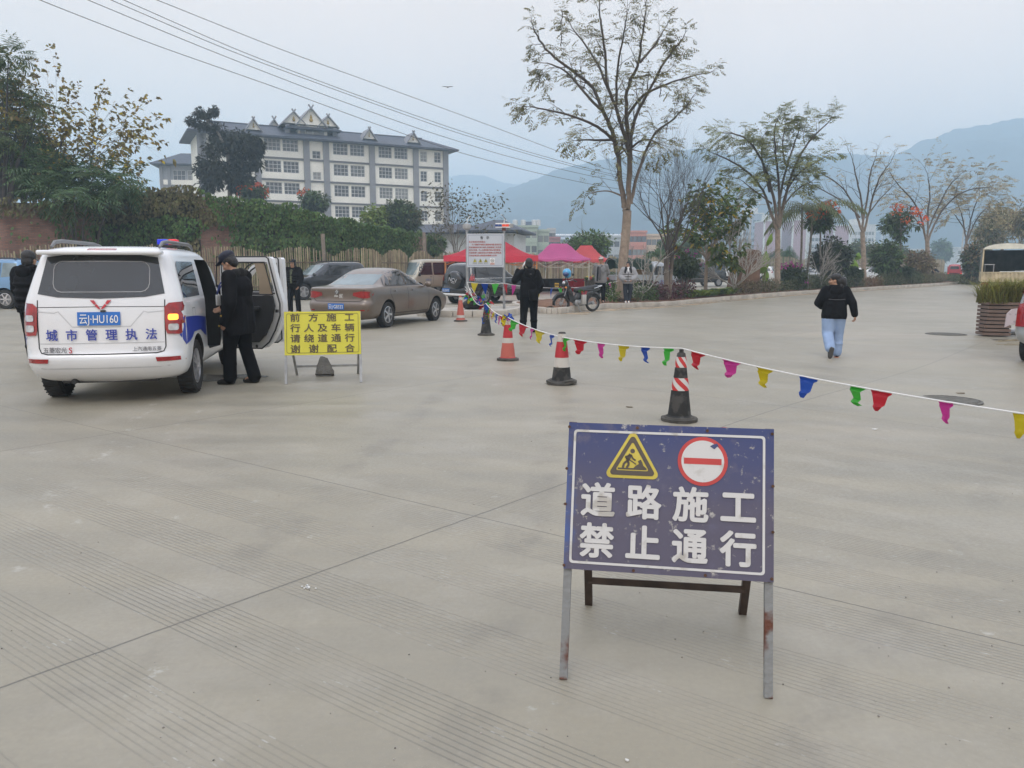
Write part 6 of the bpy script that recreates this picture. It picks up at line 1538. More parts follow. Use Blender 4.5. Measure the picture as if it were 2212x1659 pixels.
cone('black cone with two red and white diagonally striped bands, nearest the blue sign', p5, .66, .112, .038, [(.30, .42, M_diag), (.52, .62, M_diag)], M_rub, rz=R(40))
b = MB(); b.tube([(0, 0, .64), (0, 0, .69)], .022, 10)
b.build('tip_loop', M_rub, bpy.data.objects['traffic_cone'])
p4 = gp(1213, 829); t4 = cone('dirty red and white cone with black lower part, second from the blue sign', p4, .66, .125, .045, [(.22, .34, M_cwh), (.34, .54, M_cred), (.54, .64, M_cwh)], M_rub, warp=.03, rz=R(15))
b = MB()
for i, ch in enumerate('主人翁'): b.add(textmesh(ch, .05, .01), Matrix.Translation((.065 - i * .0 , -.082 - .012 * (i), .50 - i * .05)) @ Matrix.Rotation(R(48), 4, 'Z') @ Matrix.Rotation(R(82), 4, 'X'))
b.build('lettering', M_cwh, t4, 0)
p3 = gp(1097, 778); cone('bright red cone with white bands and a bundle of flags tied at its tip', p3, .67, .115, .04, [(.05, .28, M_cfad), (.28, .36, M_cwh), (.36, .57, M_cred), (.57, .65, M_cwh)], M_cred)
p2_ = gp(1050, 724); cone('plain worn black cone before the notice board', p2_, .68, .12, .035, [], M_rub, rz=R(20))
p1c = gp(995, 694); cone('faded pink red cone with white collar left of the notice board', p1c, .70, .12, .035, [(.1, .17, M_cwh), (.58, .655, M_cwh)], M_cfad)
# ---- bunting
FC = [pm('pennant_' + n_, c_, .5, var=.06, scale=3, coat=.2) for n_, c_ in (('yellow', (.65, .55, .02)), ('blue', (.03, .12, .5)), ('green', (.1, .55, .08)), ('red', (.6, .03, .05)), ('pink', (.65, .07, .38)))]
for m_ in FC:
 n, l = m_.node_tree.nodes, m_.node_tree.links; bs = n['Principled BSDF']; tr = n.new('ShaderNodeBsdfTranslucent'); ms = n.new('ShaderNodeMixShader'); ms.inputs[0].default_value = .35
 l.new(bs.inputs['Base Color'].links[0].from_socket, tr.inputs[0]); l.new(bs.outputs[0], ms.inputs[1]); l.new(tr.outputs[0], ms.inputs[2]); l.new(ms.outputs[0], n['Material Output'].inputs[0])
M_str = pm('white_string', (.72, .71, .68), .7, var=.05)
_pen = {}
def pennant(par, p, d, w, h, ci, seed, curl=1.0):
 """a thin plastic flag hung from its top edge, lower half rolled by the wind"""
 rr = random.Random(seed); key = (ci, seed % 4, round(w, 2), curl)
 if key not in _pen:
  b = MB(); N = 9; rows = []
  ph = rr.uniform(0, 6); cu = curl * rr.uniform(.6, 1.2)
  for i in range(N + 1):
   t = i / N
   ww = w / 2 * ((1, .98, .80, .74, .69, .64, .58, .46, .30, .12)[i] if curl else 1 - .93 * t)
   row = []
   for j in range(5):
    s_ = j / 4 - .5
    y = (.022 * cu * math.sin((.3, 1.6, 3.4, 3.2, 3.1, 3.0, 2.9, 4.6, 5.6, 6.4)[i] + s_ * .6) if curl else .01 * math.sin(t * 5 + ph)) + .008 * math.sin(s_ * 5 + ph)
    x = s_ * 2 * ww + (w * .14 * cu * max(0, t - .7) / .3 * (1 if seed % 2 else -1) if curl else .04 * t * math.sin(ph))
    row.append(b.bm.verts.new((x, y, -h * t)))
   rows.append(row)
  for A, B in zip(rows, rows[1:]):
   for j in range(4): b.bm.faces.new((A[j], A[j + 1], B[j + 1], B[j]))
  bmesh.ops.solidify(b.bm, geom=b.bm.faces[:], thickness=.0012)
  _pen[key] = b.mesh('pennant', FC[ci], 60)
 o = link('pennant', _pen[key], par, p); o.rotation_euler = (rr.uniform(-.25, .25), math.atan2(-d.z, d.xy.length), math.atan2(d.y, d.x) + rr.uniform(-.2, .2))
 return o
def sag(a, b, n, s_): return [lerp(a, b, i / n) - V((0, 0, s_ * 4 * (i / n) * (1 - i / n))) for i in range(n + 1)]
PT = 24.6                                                  # the notice board's posts
pa = gx(1010, PT); pb = gx(1089, PT - .1); pa.z = pb.z = .15
tip = lambda p, h: V((p.x, p.y, p.z + h))
E_end = at(2290, 905, 3.9)
path = [V((pa.x, pa.y - .06, 1.0)), tip(p2_, .69), tip(p3, .68), tip(p4, .60) + V((0, -.06, 0)), tip(p5, .70), E_end]
bun = thing('bunting', 'long string of coloured plastic pennants strung over the cone tips across the yard', 'bunting', (0, 0, 0))
pts = []; hang = []
order = [4, 0, 1, 2, 3]
sp = 0; idx = 0
for k, (a, c) in enumerate(zip(path, path[1:])):
 q = sag(a, c, 24, (.28, .06, .03, .03, .04)[k]); pts += q if k == 0 else q[1:]
b = MB(); b.tube(pts, [.0045 + .003 * min(1, p.y / 12) for p in pts], 6); b.build('string', M_str, bun)
def u_of(p): return CU + F * p.x / (p.y * _cp - (p.z - CAMH) * _sp)
targets = [(1058, 3), (1062, 4), (1066, 0), (1073, 1), (1079, 4), (1084, 3), (1089, 4), (1095, 0), (1111, 2), (1130, 3), (1147, 4), (1165, 0), (1190, 1), (1216, 2), (1252, 3), (1296, 4), (1346, 0), (1390, 1), (1443, 2), (1503, 3), (1577, 4), (1650, 0), (1745, 1), (1845, 2), (1902, 3), (2042, 4), (2208, 0)]
for i, (u, ci) in enumerate(targets):
 j = min(range(len(pts) - 1), key=lambda j: abs(u_of(pts[j]) - u)); d = pts[j + 1] - pts[j]
 f = (u - u_of(pts[j])) / max(1e-3, u_of(pts[j + 1]) - u_of(pts[j])); p = pts[j] + d * max(-1, min(1, f)); d.normalize()
 px_ = abs(u_of(p + d * .05) - u_of(p)) / .05; wp = max(.12, min(.42, (14 if u < 1150 else 20 if u < 1330 else 24 if u < 1480 else 31 if u < 1830 else 38) / max(px_, 20)))
 pennant(bun, p - V((0, 0, .003)), d, round(wp, 2), .17 if u < 1480 else .155 if u < 1830 else .135, ci, i, 1.0 if u < 1850 else .5)
bn2 = thing('bunting', 'string of pennants from the notice board posts across to the tall tree', 'bunting', (0, 0, 0))
tree1 = kerb_at(1350, .75)
pth = [V((pa.x, pa.y - .07, 1.0)), V((pb.x, pb.y - .07, .96)), V((tree1.x - .2, tree1.y - .25, 1.05 + tree1.z))]
q = sag(pth[0], pth[1], 8, .02) + sag(pth[1], pth[2], 24, .22)[1:]
b = MB(); b.tube(q, .009, 6); b.build('string', M_str, bn2)
for i, (u, ci) in enumerate([(1025, 0), (1047, 1), (1070, 2), (1092, 3), (1110, 4), (1160, 0), (1192, 1), (1210, 2), (1230, 3), (1262, 1), (1303, 3), (1317, 4)]):
 j = min(range(len(q) - 1), key=lambda j: abs(u_of(q[j]) - u)); d = (q[j + 1] - q[j]).normalized(); f = (u - u_of(q[j])) / max(1e-3, u_of(q[j + 1]) - u_of(q[j]))
 pennant(bn2, q[j] + (q[j + 1] - q[j]) * f, d, .24, .34, ci, i + 40, 0)
tg = thing('pennant_tangle', 'tangled heap of coloured pennants over a black bag at the foot of the left post', 'bunting', pa)
b = MB(); b.ball((.25, -.45, .2), (.3, .2, .2), 12); b.ball((.05, -.42, .15), (.2, .17, .15), 10); b.build('bag', M_black, tg, 60)
rr = random.Random(5)
for i in range(34): 
 k = rr.random(); o = pennant(tg, V((-.1 + .85 * k + rr.uniform(-.1, .1), -.65 - .25 * k + rr.uniform(-.08, .08), .55 - .45 * k + rr.uniform(-.1, .2))), V((1, .3, 0)), .13, .16, rr.choice([4, 0, 3, 3, 4, 2, 1]), i, 1.0); o.rotation_euler = (rr.uniform(-1.2, 1.2), rr.uniform(-1.2, 1.2), rr.uniform(0, 6))
b = MB()
for i in range(6): b.tube([V((-.05 + rr.random() * .2, -.5, .75 - rr.random() * .2)), V((.2 + rr.random() * .2, -.62, .35)), V((.5 + rr.random() * .2, -.8, .1))], .007, 5)
b.build('loose_string', M_str, tg)
bd = thing('pennant_bundle', 'bundle of blue and pink pennants knotted on the tip of the red cone', 'bunting', tip(p3, .66))
for i in range(7): o = pennant(bd, V((rr.uniform(-.03, .03), rr.uniform(-.03, .03), .03)), V((1, 0, 0)), .13, .13, [1, 1, 1, 4, 0, 1, 3][i], i + 9, 1.0); o.rotation_euler = (rr.uniform(-1.2, 1.2), rr.uniform(-1.4, 1.4), rr.uniform(0, 6))
lp = thing('pennant_bundle', 'limp pennants wound round the tip of the plain black cone', 'bunting', tip(p2_, .62))
for i in range(8): o = pennant(lp, V((rr.uniform(-.05, .06), -.06, .05 - .04 * i)), V((1, 0, 0)), .1, .15, [1, 1, 2, 2, 3, 0, 4, 1][i], i + 9, 1.0)
# ---- notice board
nb = thing('notice_board', 'grey white public notice board with red lettering on two steel posts', 'notice board', pa, math.atan2(pb.y - pa.y, pb.x - pa.x))
WB = (pb - pa).length; s66 = 1650 / PT
z1_ = at(1047, 577, PT).z - .15; z2_ = at(1047, 505, PT).z - .15
for x in (0, WB): b = MB(); b.tube([(x, 0, 0), (x, 0, z2_ + .12)], .042, 12); b.build('post', M_steel, nb)
BM = lambda x, z, d: Matrix.Translation((x, -d, z)) @ Matrix.Rotation(R(90), 4, 'X')
M_bd = pm('board_grey', (.50, .53, .57), .5, var=.05, scale=1.5)
b = MB(); b.prism([(.0, z1_), (WB, z1_), (WB, z2_), (.0, z2_)], BM(0, 0, .075), .03); pn = b.build('board', M_bd, nb, 0, norm=True)
b = MB(); b.prism(rrect(.045, WB - .045, z1_ + .05, z2_ - .04, .02), BM(0, 0, .077), .001, [rrect(.055, WB - .055, z1_ + .06, z2_ - .05, .015)]); b.build('border_line', pm('blue_grey_line', (.12, .16, .25), .6), pn, 0)
def btext(s_, size, x, z, mat, bold, al='CENTER'): b = MB(); b.add(textmesh(s_, size, bold, al), BM(x, z, .0775)); return b.build('lettering', mat, pn, 0)
M_kt = pm('black_letters', (.02, .02, .022), .6); M_rt = pm('red_print', (.42, .09, .07), .6)
btext('告', .1, WB * .41, z2_ - .125, M_kt, .025); btext('示', .1, WB * .57, z2_ - .125, M_kt, .025)
for i, (x, s_) in enumerate(((0, '各位驾驶员市民朋友:'), (.09, '为了缓解环城路交通拥堵问题,县政府决'), (0, '定该道路临时放行通车,因道路施工未完成,'), (0, '请过往车辆、行人注意观察并服从现场管理人'), (0, '员指挥通行,道路现场内车辆禁止乱停乱放,'), (0, '否则后果自负,谢谢您的理解与支持!'))):
 me = textmesh(s_, .058, .02, 'LEFT'); wmax = max(v.co.x for v in me.vertices); k = min(1, (WB - .14 - x) / wmax)
 b = MB(); b.add(me, BM(.07 + x, z2_ - .255 - i * .085, .0775) @ Matrix.Diagonal((k, 1, 1, 1))); b.build('lettering', M_rt, pn, 0)
for i in range(4):
 x = .26 + .175 * i + (.03 if i == 3 else 0); z = z1_ + .2
 if i < 3:
  b = MB(); b.prism([(x - .062, z - .05), (x + .062, z - .05), (x, z + .068)], BM(0, 0, .0775), .001); w_ = b.build('warning_symbol', M_kt, pn, 0)
  b = MB(); b.prism([(x - .05, z - .043), (x + .05, z - .043), (x, z + .053)], BM(0, 0, .0785), .001); b.build('yellow_field', pm('notice_yellow', (.6, .55, .05), .5), w_, 0)
  b = MB(); b.prism([(x - .01 - .01 * (i > 0), z - .03), (x + .01 + .016 * (i > 0), z - .03), (x + .006, z + .025), (x - .006, z + .03)], BM(0, 0, .0795), .001); b.build('pictogram', M_kt, w_, 0)
  btext(('注意安全', '当心车辆', '当心行人')[i], .036, x, z1_ + .115, M_badge, .01)
 else:
  b = MB(); b.prism([(x - .075, z1_ + .075), (x + .075, z1_ + .075), (x + .075, z + .08), (x - .075, z + .08)], BM(0, 0, .077), .001); pl_ = b.build('speed_plate', M_wtext, pn, 0)
  b = MB(); b.prism([(x + .056 * math.cos(a), z + .005 + .056 * math.sin(a)) for a in [i_ * PI / 12 for i_ in range(24)]], BM(0, 0, .078), .0008, [[(x + .046 * math.cos(a), z + .005 + .046 * math.sin(a)) for a in [i_ * PI / 12 for i_ in range(24)]]]); b.build('speed_ring', M_kt, pl_, 0)
  b = MB(); b.add(textmesh('10', .075, .02), BM(x, z + .005, .0785)); b.build('lettering', M_kt, pl_, 0)
  b = MB(); b.prism([(x - .07, z1_ + .08), (x + .07, z1_ + .08), (x + .07, z1_ + .135), (x - .07, z1_ + .135)], BM(0, 0, .0785), .001); b.build('red_strip', pm('notice_orange', (.5, .12, .05), .6), pl_, 0)
  b = MB(); b.add(textmesh('限速行驶', .036, .01), BM(x, z1_ + .108, .0795)); b.build('lettering', M_wtext, pl_, 0)
b = MB(); b.lathe([(.04, 0), (.1, .03), (.115, .06), (.115, .15), (.1, .19), (.03, .2)], 16, Matrix.Translation((0, 0, z2_ + .12)))
for i in range(8): a = i * PI / 4; b.tube([(.118 * math.cos(a), .118 * math.sin(a), z2_ + .17), (.118 * math.cos(a), .118 * math.sin(a), z2_ + .28)], .014, 6)
b.build('floodlight', pm('lamp_grey', (.42, .42, .42), .5, .2), nb)
b = MB(); b.beam((-.02, 0, z2_ + .42), (.12, 0, z2_ + .55), .03, .02); b.tube([(0, 0, z2_ + .3), (.03, 0, z2_ + .46)], .012, 6); b.build('solar_bracket', M_wtext, nb)
b = MB(); b.box((WB, -.0, z2_ + .15), (.12, .1, .12)); b.build('beacon_mount', M_rust, nb, 0)
b = MB(); b.box((WB - .03, 0, z2_ + .30), (.46, .16, .05)); b.box((WB - .03, 0, z2_ + .2), (.46, .16, .03)); bk = b.build('warning_beacon', M_wtext, nb, 0)
for x, m in ((-.17, pm('beacon_dark_blue', (.01, .05, .22), .2, coat=.5)), (.05, pm('beacon_orange_red', (.6, .05, .02), .2, coat=.5, emit=(1, .08, .02), es=.25))):
 b = MB()
 for k in range(2): b.box((WB + x - .05 + .105 * k, -.07, z2_ + .25), (.1, .03, .075))
 b.build('beacon_lens', m, bk, 0)
b = MB(); b.lathe([(.07, 0), (.075, .02), (.075, .1), (.06, .12)], 14, Matrix.Translation((WB + .22, 0, z2_ + .19))); b.build('siren_drum', pm('lamp_grey', (.42, .42, .42)), bk)
b = MB(); M = Matrix.Translation((WB + .0, 0, z2_ + .5)) @ Matrix.Rotation(R(48), 4, 'Y'); b.box((0, 0, 0), (.26, .16, .02), M); b.tube([(WB, 0, z2_ + .32), (WB + .02, 0, z2_ + .48)], .012, 6); sp_ = b.build('solar_panel', M_wtext, nb, 0)
b = MB(); b.box((0, 0, .0115), (.2, .12, .004), M); b.box((0, -.082, .0), (.2, .004, .012), M); b.build('solar_cells', M_black, sp_, 0)
b = MB(); a_ = at(862, 658, 27); a_.z = .62; b.tube([V((pa.x, pa.y + .1, .58)), a_], .035, 8); q = tag(b.build('barrier_pole', pm('white_pole', (.6, .6, .58), .5)), 'white horizontal barrier pole behind the faded cone', 'barrier')
# ---- motorcycle
f_, r_ = gp(1246, 674) + V((-.55, -.29, 0)), gp(1246, 674) + V((.55, .29, 0))
mc = thing('motorcycle', 'old black moped style motorcycle on its side stand facing left', 'motorcycle', (f_ + r_) / 2, 0)
hd = f_ - r_; mc.rotation_euler = (0, R(0), math.atan2(hd.y, hd.x)); Lw = hd.length
sc_ = 1.24 / max(Lw, .8); 
xf_, xb_ = .62, -.62; WR = .29
mcw = MB(); mcw.lathe([(WR - .085, -.035), (WR - .03, -.05), (WR, 0), (WR - .03, .05), (WR - .085, .035)], 32, Matrix.Rotation(R(90), 4, 'X'), cap=False); tyme = mcw.mesh('wheel', M_tyre, 60)
mcw = MB(); mcw.tube([((WR - .08) * math.cos(a), 0, (WR - .08) * math.sin(a)) for a in [i * PI / 16 for i in range(32)]], .02, 6, closed=True); mcw.lathe([(.05, -.05), (.06, 0), (.05, .05)], 12, Matrix.Rotation(R(90), 4, 'X'))
for i in range(18): a = i * PI / 9; mcw.tube([(.05 * math.cos(a), .03 * (-1) ** i, .05 * math.sin(a)), ((WR - .055) * math.cos(a + .3 * (-1) ** (i // 2)), 0, (WR - .055) * math.sin(a + .3 * (-1) ** (i // 2)))], .004, 4)
rime = mcw.mesh('rim', M_steel, 60)
for x, st in ((xf_, R(-35)), (xb_, 0)): o = link('wheel', tyme, mc, (x, 0, WR)); o.rotation_euler = (0, 0, st); link('rim', rime, o)
M_mblk = pm('moped_black', (.02, .021, .023), .35, var=.3, scale=6, coat=.4)
b = MB()
for s_ in (-1, 1): b.tube([(xf_, s_ * .07, WR), (xf_ - .17, s_ * .07, .78), (xf_ - .24, s_ * .05, .95)], .02, 8)
b.build('front_fork', M_steel, mc)
b = MB(); N = 8; b.tube([(xf_ + .33 * math.cos(a), 0, WR + .33 * math.sin(a)) for a in [R(20 + 15 * i) for i in range(9)]], .045, 8); b.build('front_mudguard', M_mblk, mc)
b = MB(); b.tube([(xb_ + .34 * math.cos(a), 0, WR + .34 * math.sin(a)) for a in [R(35 + 15 * i) for i in range(9)]], .05, 8); b.build('rear_mudguard', M_mblk, mc)
smoothmesh('bodywork', [('c', (xf_ - .2, 0, .84), .1, (xf_ - .32, 0, .5), .1), ('c', (xf_ - .32, 0, .46), .09, (0, 0, .42), .09), ('c', (.02, 0, .48), .11, (-.5, 0, .64), .12), ('c', (-.5, 0, .66), .1, (-.85, 0, .74), .05), ('e', (-.25, 0, .55), (.36, .13, .16)), ('e', (xf_ - .26, 0, .66), (.08, .19, .2))], M_mblk, .013, 3, mc)
b = MB()
for s_ in (-1, 1): b.prism([(xf_ - .16, .86), (xf_ - .25, .88), (xf_ - .42, .5), (xf_ - .38, .3), (xf_ - .25, .36), (xf_ - .2, .6)], Matrix.Translation((0, s_ * .13, 0)) @ Matrix.Rotation(R(90), 4, 'X'), .02)
b.build('leg_shields', M_mblk, mc, 30, norm=True)
b = MB(); b.box((-.02, 0, .32), (.3, .2, .2), bev=.04); b.lathe([(.06, -.14), (.085, -.1), (.085, .1), (.06, .14)], 14, Matrix.Translation((-.05, 0, .3)) @ Matrix.Rotation(R(90), 4, 'X')); b.build('engine', M_steel, mc)
b = MB(); b.tube([(.08, -.12, .25), (-.1, -.15, .2), (-.75, -.16, .28)], [.02, .025, .045], 10); b.build('exhaust', M_steel, mc)
smoothmesh('seat', [('c', (.05, 0, .72), .085, (-.3, 0, .75), .1), ('c', (-.3, 0, .75), .1, (-.75, 0, .82), .09), ('e', (-.35, 0, .72), (.42, .12, .07))], pm('black_vinyl', (.022, .022, .024), .4, var=.2, scale=8), .012, 3, mc)
b = MB(); b.tube([(-.6, -.12, .78), (-.9, -.12, .86), (-1.0, 0, .87), (-.9, .12, .86), (-.6, .12, .78)], .014, 6); b.build('grab_rail', M_chrome, mc)
b = MB(); b.ball((xf_ - .16, 0, .95), (.1, .11, .1), 14); hl = b.build('headlight_shell', M_mblk, mc, 60)
b = MB(); b.ball((xf_ - .11, 0, .95), (.065, .085, .08), 14); b.build('headlight', M_clearl, hl, 60)
b = MB(); b.tube([(xf_ - .36, -.34, 1.02), (xf_ - .3, -.2, 1.07), (xf_ - .24, 0, 1.02), (xf_ - .3, .2, 1.07), (xf_ - .36, .34, 1.02)], .014, 8); hb_ = b.build('handlebar', M_chrome, mc)
for s_ in (-1, 1):
 b = MB(); b.tube([(xf_ - .31, s_ * .24, 1.065), (xf_ - .37, s_ * .36, 1.015)], .02, 8); b.build('grip', M_black, hb_)
 b = MB(); b.tube([(xf_ - .3, s_ * .2, 1.06), (xf_ - .28, s_ * .25, 1.2)], .008, 6); b.ball((xf_ - .28, s_ * .27, 1.24), (.02, .065, .045), 10); b.build('mirror', M_black, hb_, 60)
 b = MB(); b.ball((xf_ - .08, s_ * .16, .82), (.045, .05, .035), 10); b.build('indicator', pm('amber_lens', (.6, .22, .03), .2, coat=.6), mc, 60)
b = MB(); b.beam((xf_ - .02, -.12, .84), (xf_ + .16, -.12, .86), .03, .03); b.box((xf_ + .02, 0, .88), (.28, .3, .03)); b.build('front_rack', M_black, mc, 0)
b = MB()
for i in range(10): b.box((xf_ - .1 + .03 * i, .02, .91), (.012, .26, .04))
b.build('rack_bars', M_black, mc, 0)
b = MB(); b.box((xf_ + .17, 0, .9), (.012, .25, .13)); np_ = b.build('number_plate', pm('yellow_plate', (.62, .36, .04), .5), mc, 0)
b = MB(); b.add(textmesh('J 6978', .09, .01), Matrix.Translation((xf_ + .178, 0, .9)) @ Matrix.Rotation(R(90), 4, 'Z') @ Matrix.Rotation(R(90), 4, 'X')); b.build('lettering', M_kt, np_, 0)
b = MB(); b.tube([(.05, .08, .3), (.0, .26, .01)], .012, 6); b.build('side_stand', M_steel, mc)
b = MB(); b.box((-.15, .18, .42), (.16, .1, .32), bev=.01); bk_ = b.build('side_bucket', pm('tin_grey', (.42, .41, .38), .6, .2), mc)
b = MB()
for i in range(6): b.tube([(-.2 + i * .02, .18, .5), (-.28 + i * .05, .18 + .02 * (i % 3), .7)], .008, 5)
b.build('rolled_flags', FC[3], bk_)
b = MB()
for i in range(20): a = rr.uniform(0, 6); b.face([(-.06, .15, .62), (-.06 + .1 * math.cos(a), .15 + .05 * math.sin(a), .7 + .08 * rr.random()), (-.06 + .12 * math.cos(a + .4), .15 + .06 * math.sin(a + .4), .66 + .1 * rr.random())])
b.build('greens', leafmat('veg_leaf', (.06, .13, .03)), mc, 0)
M = mc.matrix_basis
hp = Matrix.Translation(mc.location) @ Matrix.Rotation(mc.rotation_euler.z, 4, 'Z') @ V((xf_ - .28, -.1, 1.3))
hm = thing('crash_helmet', 'sky blue open crash helmet hung on the motorcycle mirror', 'helmet', hp, mc.rotation_euler.z)
smoothmesh('shell', [('e', (0, 0, .0), (.15, .14, .14)), ('e', (-.02, 0, -.08), (.12, .125, .1))], pm('helmet_blue', (.05, .32, .58), .25, coat=.7), .01, 1, hm)
b = MB(); b.ball((.07, .05, -.05), (.1, .11, .085), 14); b.build('visor', pm('helmet_navy', (.015, .04, .15), .2, coat=.6), hm, 60)
b = MB(); b.tube([(0, .08, -.12), (.02, .06, -.26), (.05, 0, -.3), (.02, -.06, -.26), (0, -.08, -.12)], .01, 6); b.build('chin_strap', M_black, hm)
# ---- market tents and stalls
def tent(label, u0, u1, Y, vt, vedge, vbot, mat, depth, leg, ridge=.35, wave=.0, yaw=0.0):
 a, c = at(u0, vedge, Y), at(u1, vedge, Y); W_ = c.x - a.x; ze = a.z; zt = at((u0 + u1) / 2, vt, Y + depth / 2).z; zl = at(u0, vbot, Y).z
 t = thing('market_tent', label, 'tent', (a.x, Y, 0), yaw, 'market tents by the fence')
 b = MB(); N = 14; rx0, rx1 = W_ * (.5 - ridge / 2), W_ * (.5 + ridge / 2)
 g = []
 for i in range(N + 1):
  row = []
  for j in range(N + 1):
   x, y = W_ * i / N, depth * j / N
   fx = min(x / rx0, (W_ - x) / (W_ - rx1), 1); fy = min(1, 2 * min(y, depth - y) / depth)
   f = min(fx, fy); z = ze + (zt - ze) * (f ** 1.25) - .05 * math.sin(PI * f) - .05 * (1 - f) * abs(math.sin(PI * x / W_ * 2)) 
   row.append(b.bm.verts.new((x, y, z + .02 * noise.noise((x * 1.3, y * 1.3, u0)))))
  g.append(row)
 for i in range(N):
  for j in range(N): b.bm.faces.new((g[i][j], g[i + 1][j], g[i + 1][j + 1], g[i][j + 1]))
 rim_ = [g[i][0] for i in range(N + 1)] + [g[N][j] for j in range(1, N + 1)] + [g[i][N] for i in range(N - 1, -1, -1)] + [g[0][j] for j in range(N - 1, 0, -1)]
 bmesh.ops.solidify(b.bm, geom=b.bm.faces[:], thickness=.008); top_ = [v.co.copy() for v in rim_]; b.build('canopy', mat, t, 40, norm=True)
 b = MB(); rim_ = [b.bm.verts.new(c_ + V((0, -.004, .012))) for c_ in top_]
 low_ = [b.bm.verts.new((v.co.x, v.co.y, zl + (v.co.z - ze) * .6 + .03 * math.sin(k * 1.1) + wave * math.sin(k * .35))) for k, v in enumerate(rim_)]
 for k in range(len(rim_)): b.bm.faces.new((rim_[k], rim_[(k + 1) % len(rim_)], low_[(k + 1) % len(rim_)], low_[k]))
 b.build('valance', mat, t, 40, norm=True)
 for x in (.08, W_ - .08):
  for y in (.08, depth - .08): b = MB(); b.beam((x, y, gz(a.x + x, Y)), (x, y, ze), .06, .06); b.build('leg', leg, t, 0)
 for y in (.08, depth - .08):
  b = MB(); n = 4
  for k in range(n):
   x0, x1 = .08 + (W_ - .16) * k / n, .08 + (W_ - .16) * (k + 1) / n; za, zc = (ze - .12, ze - .5) if k % 2 == 0 else (ze - .5, ze - .12)
   b.beam((x0, y, za), (x1, y, zc), .035, .035); b.beam((x0, y + .03, za - .0 if k % 2 else za - .38), (x1, y + .03, zc + (.38 if k % 2 == 0 else -.38)), .035, .035)
  b.build('scissor_frame', leg, t, 0)
 return t
M_tred = pm('tent_red', (.68, .04, .075), .6, var=.08, scale=1.2, bump=.3, bscale=4); M_tpink = pm('tent_pink', (.68, .15, .38), .6, var=.08, scale=1.2, bump=.3, bscale=4); M_tcor = pm('tent_coral', (.70, .12, .125), .6, var=.08, scale=1.2, bump=.3, bscale=4)
for m_ in (M_tred, M_tpink, M_tcor):
 n, l = m_.node_tree.nodes, m_.node_tree.links; bs = n['Principled BSDF']; tr = n.new('ShaderNodeBsdfTranslucent'); ms = n.new('ShaderNodeMixShader'); ms.inputs[0].default_value = .12
 l.new(bs.inputs['Base Color'].links[0].from_socket, tr.inputs[0]); l.new(bs.outputs[0], ms.inputs[1]); l.new(tr.outputs[0], ms.inputs[2]); l.new(ms.outputs[0], n['Material Output'].inputs[0])
M_leg = pm('tent_leg', (.5, .47, .4), .5); M_oleg = pm('orange_leg', (.55, .2, .04), .5)
tent('crimson market tent behind the notice board', 958, 1163, 41.5, 521, 552, 565, M_tred, 4.5, M_oleg, .3)
tent('pink market tent between the crimson and the coral one', 1148, 1276, 44, 526, 558, 563, M_tpink, 4, M_leg, .34, .0)
tent('coral red market tent nearest the tall tree', 1226, 1318, 50, 530, 560, 566, M_tcor, 4, M_leg, .28)
def stall(label, u0, u1, Y, h, mats, group='stalls under the tents'):
 a, c = gx(u0, Y), gx(u1, Y); W_ = c.x - a.x
 t = thing('market_stall', label, 'stall', a, 0, group)
 b = MB(); b.box((W_ / 2, .5, h), (W_, 1.0, .05)); b.build('table_top', M_black, t, 0)
 n = len(mats); 
 for i, m in enumerate(mats):
  b = MB(); x0, x1 = W_ * i / n, W_ * (i + 1) / n; K_ = 10
  r0 = [b.bm.verts.new((x0 + (x1 - x0) * k / K_, -.02 + .02 * math.sin(k * 2.2), h + .03)) for k in range(K_ + 1)]; r1 = [b.bm.verts.new((x0 + (x1 - x0) * k / K_, -.05 + .04 * math.sin(k * 2.2), .04)) for k in range(K_ + 1)]
  for k in range(K_): b.bm.faces.new((r0[k], r0[k + 1], r1[k + 1], r1[k]))
  bmesh.ops.solidify(b.bm, geom=b.bm.faces[:], thickness=.01); b.build('table_cloth', m, t, 40, norm=True)
 return t
M_rc = pm('red_cloth', (.5, .02, .035), .8, var=.1, scale=2); M_bc = pm('black_cloth_cover', (.014, .013, .014), .85, var=.3)
stall('long market stall with black and red hanging cloths under the pink tent', 1168, 1262, 46, .78, [M_bc, M_rc])
stall('black covered stall half hidden by the man with the phone', 1098, 1167, 47, .78, [M_bc, M_bc])
wt = gx(1282, 46)
stall('produce stall heaped with fruit behind the motorcycle', 1263, 1316, 44, .75, [pm('brown_cloth', (.1, .08, .06), .9), M_bc])
rr = random.Random(21)
for i in range(16):
 u = 1266 + i * 3; p = gx(u, 44.4 + .25 * (i % 3)); r_ = rr.uniform(.1, .16)
 b = MB(); b.ball((0, 0, r_ * .9), (r_ * 1.1, r_, r_ * .9), 10); o = tag(b.build('fruit', pm('fruit_%d' % (i % 4), [(.05, .09, .02), (.5, .42, .05), (.06, .1, .03), (.35, .08, .04)][i % 4], .6, var=.3, scale=9), None, 60), 'fruit heaped on the stall behind the motorcycle', 'fruit', 'fruit heaped on the stall'); o.location = (p.x, p.y, p.z + .775)
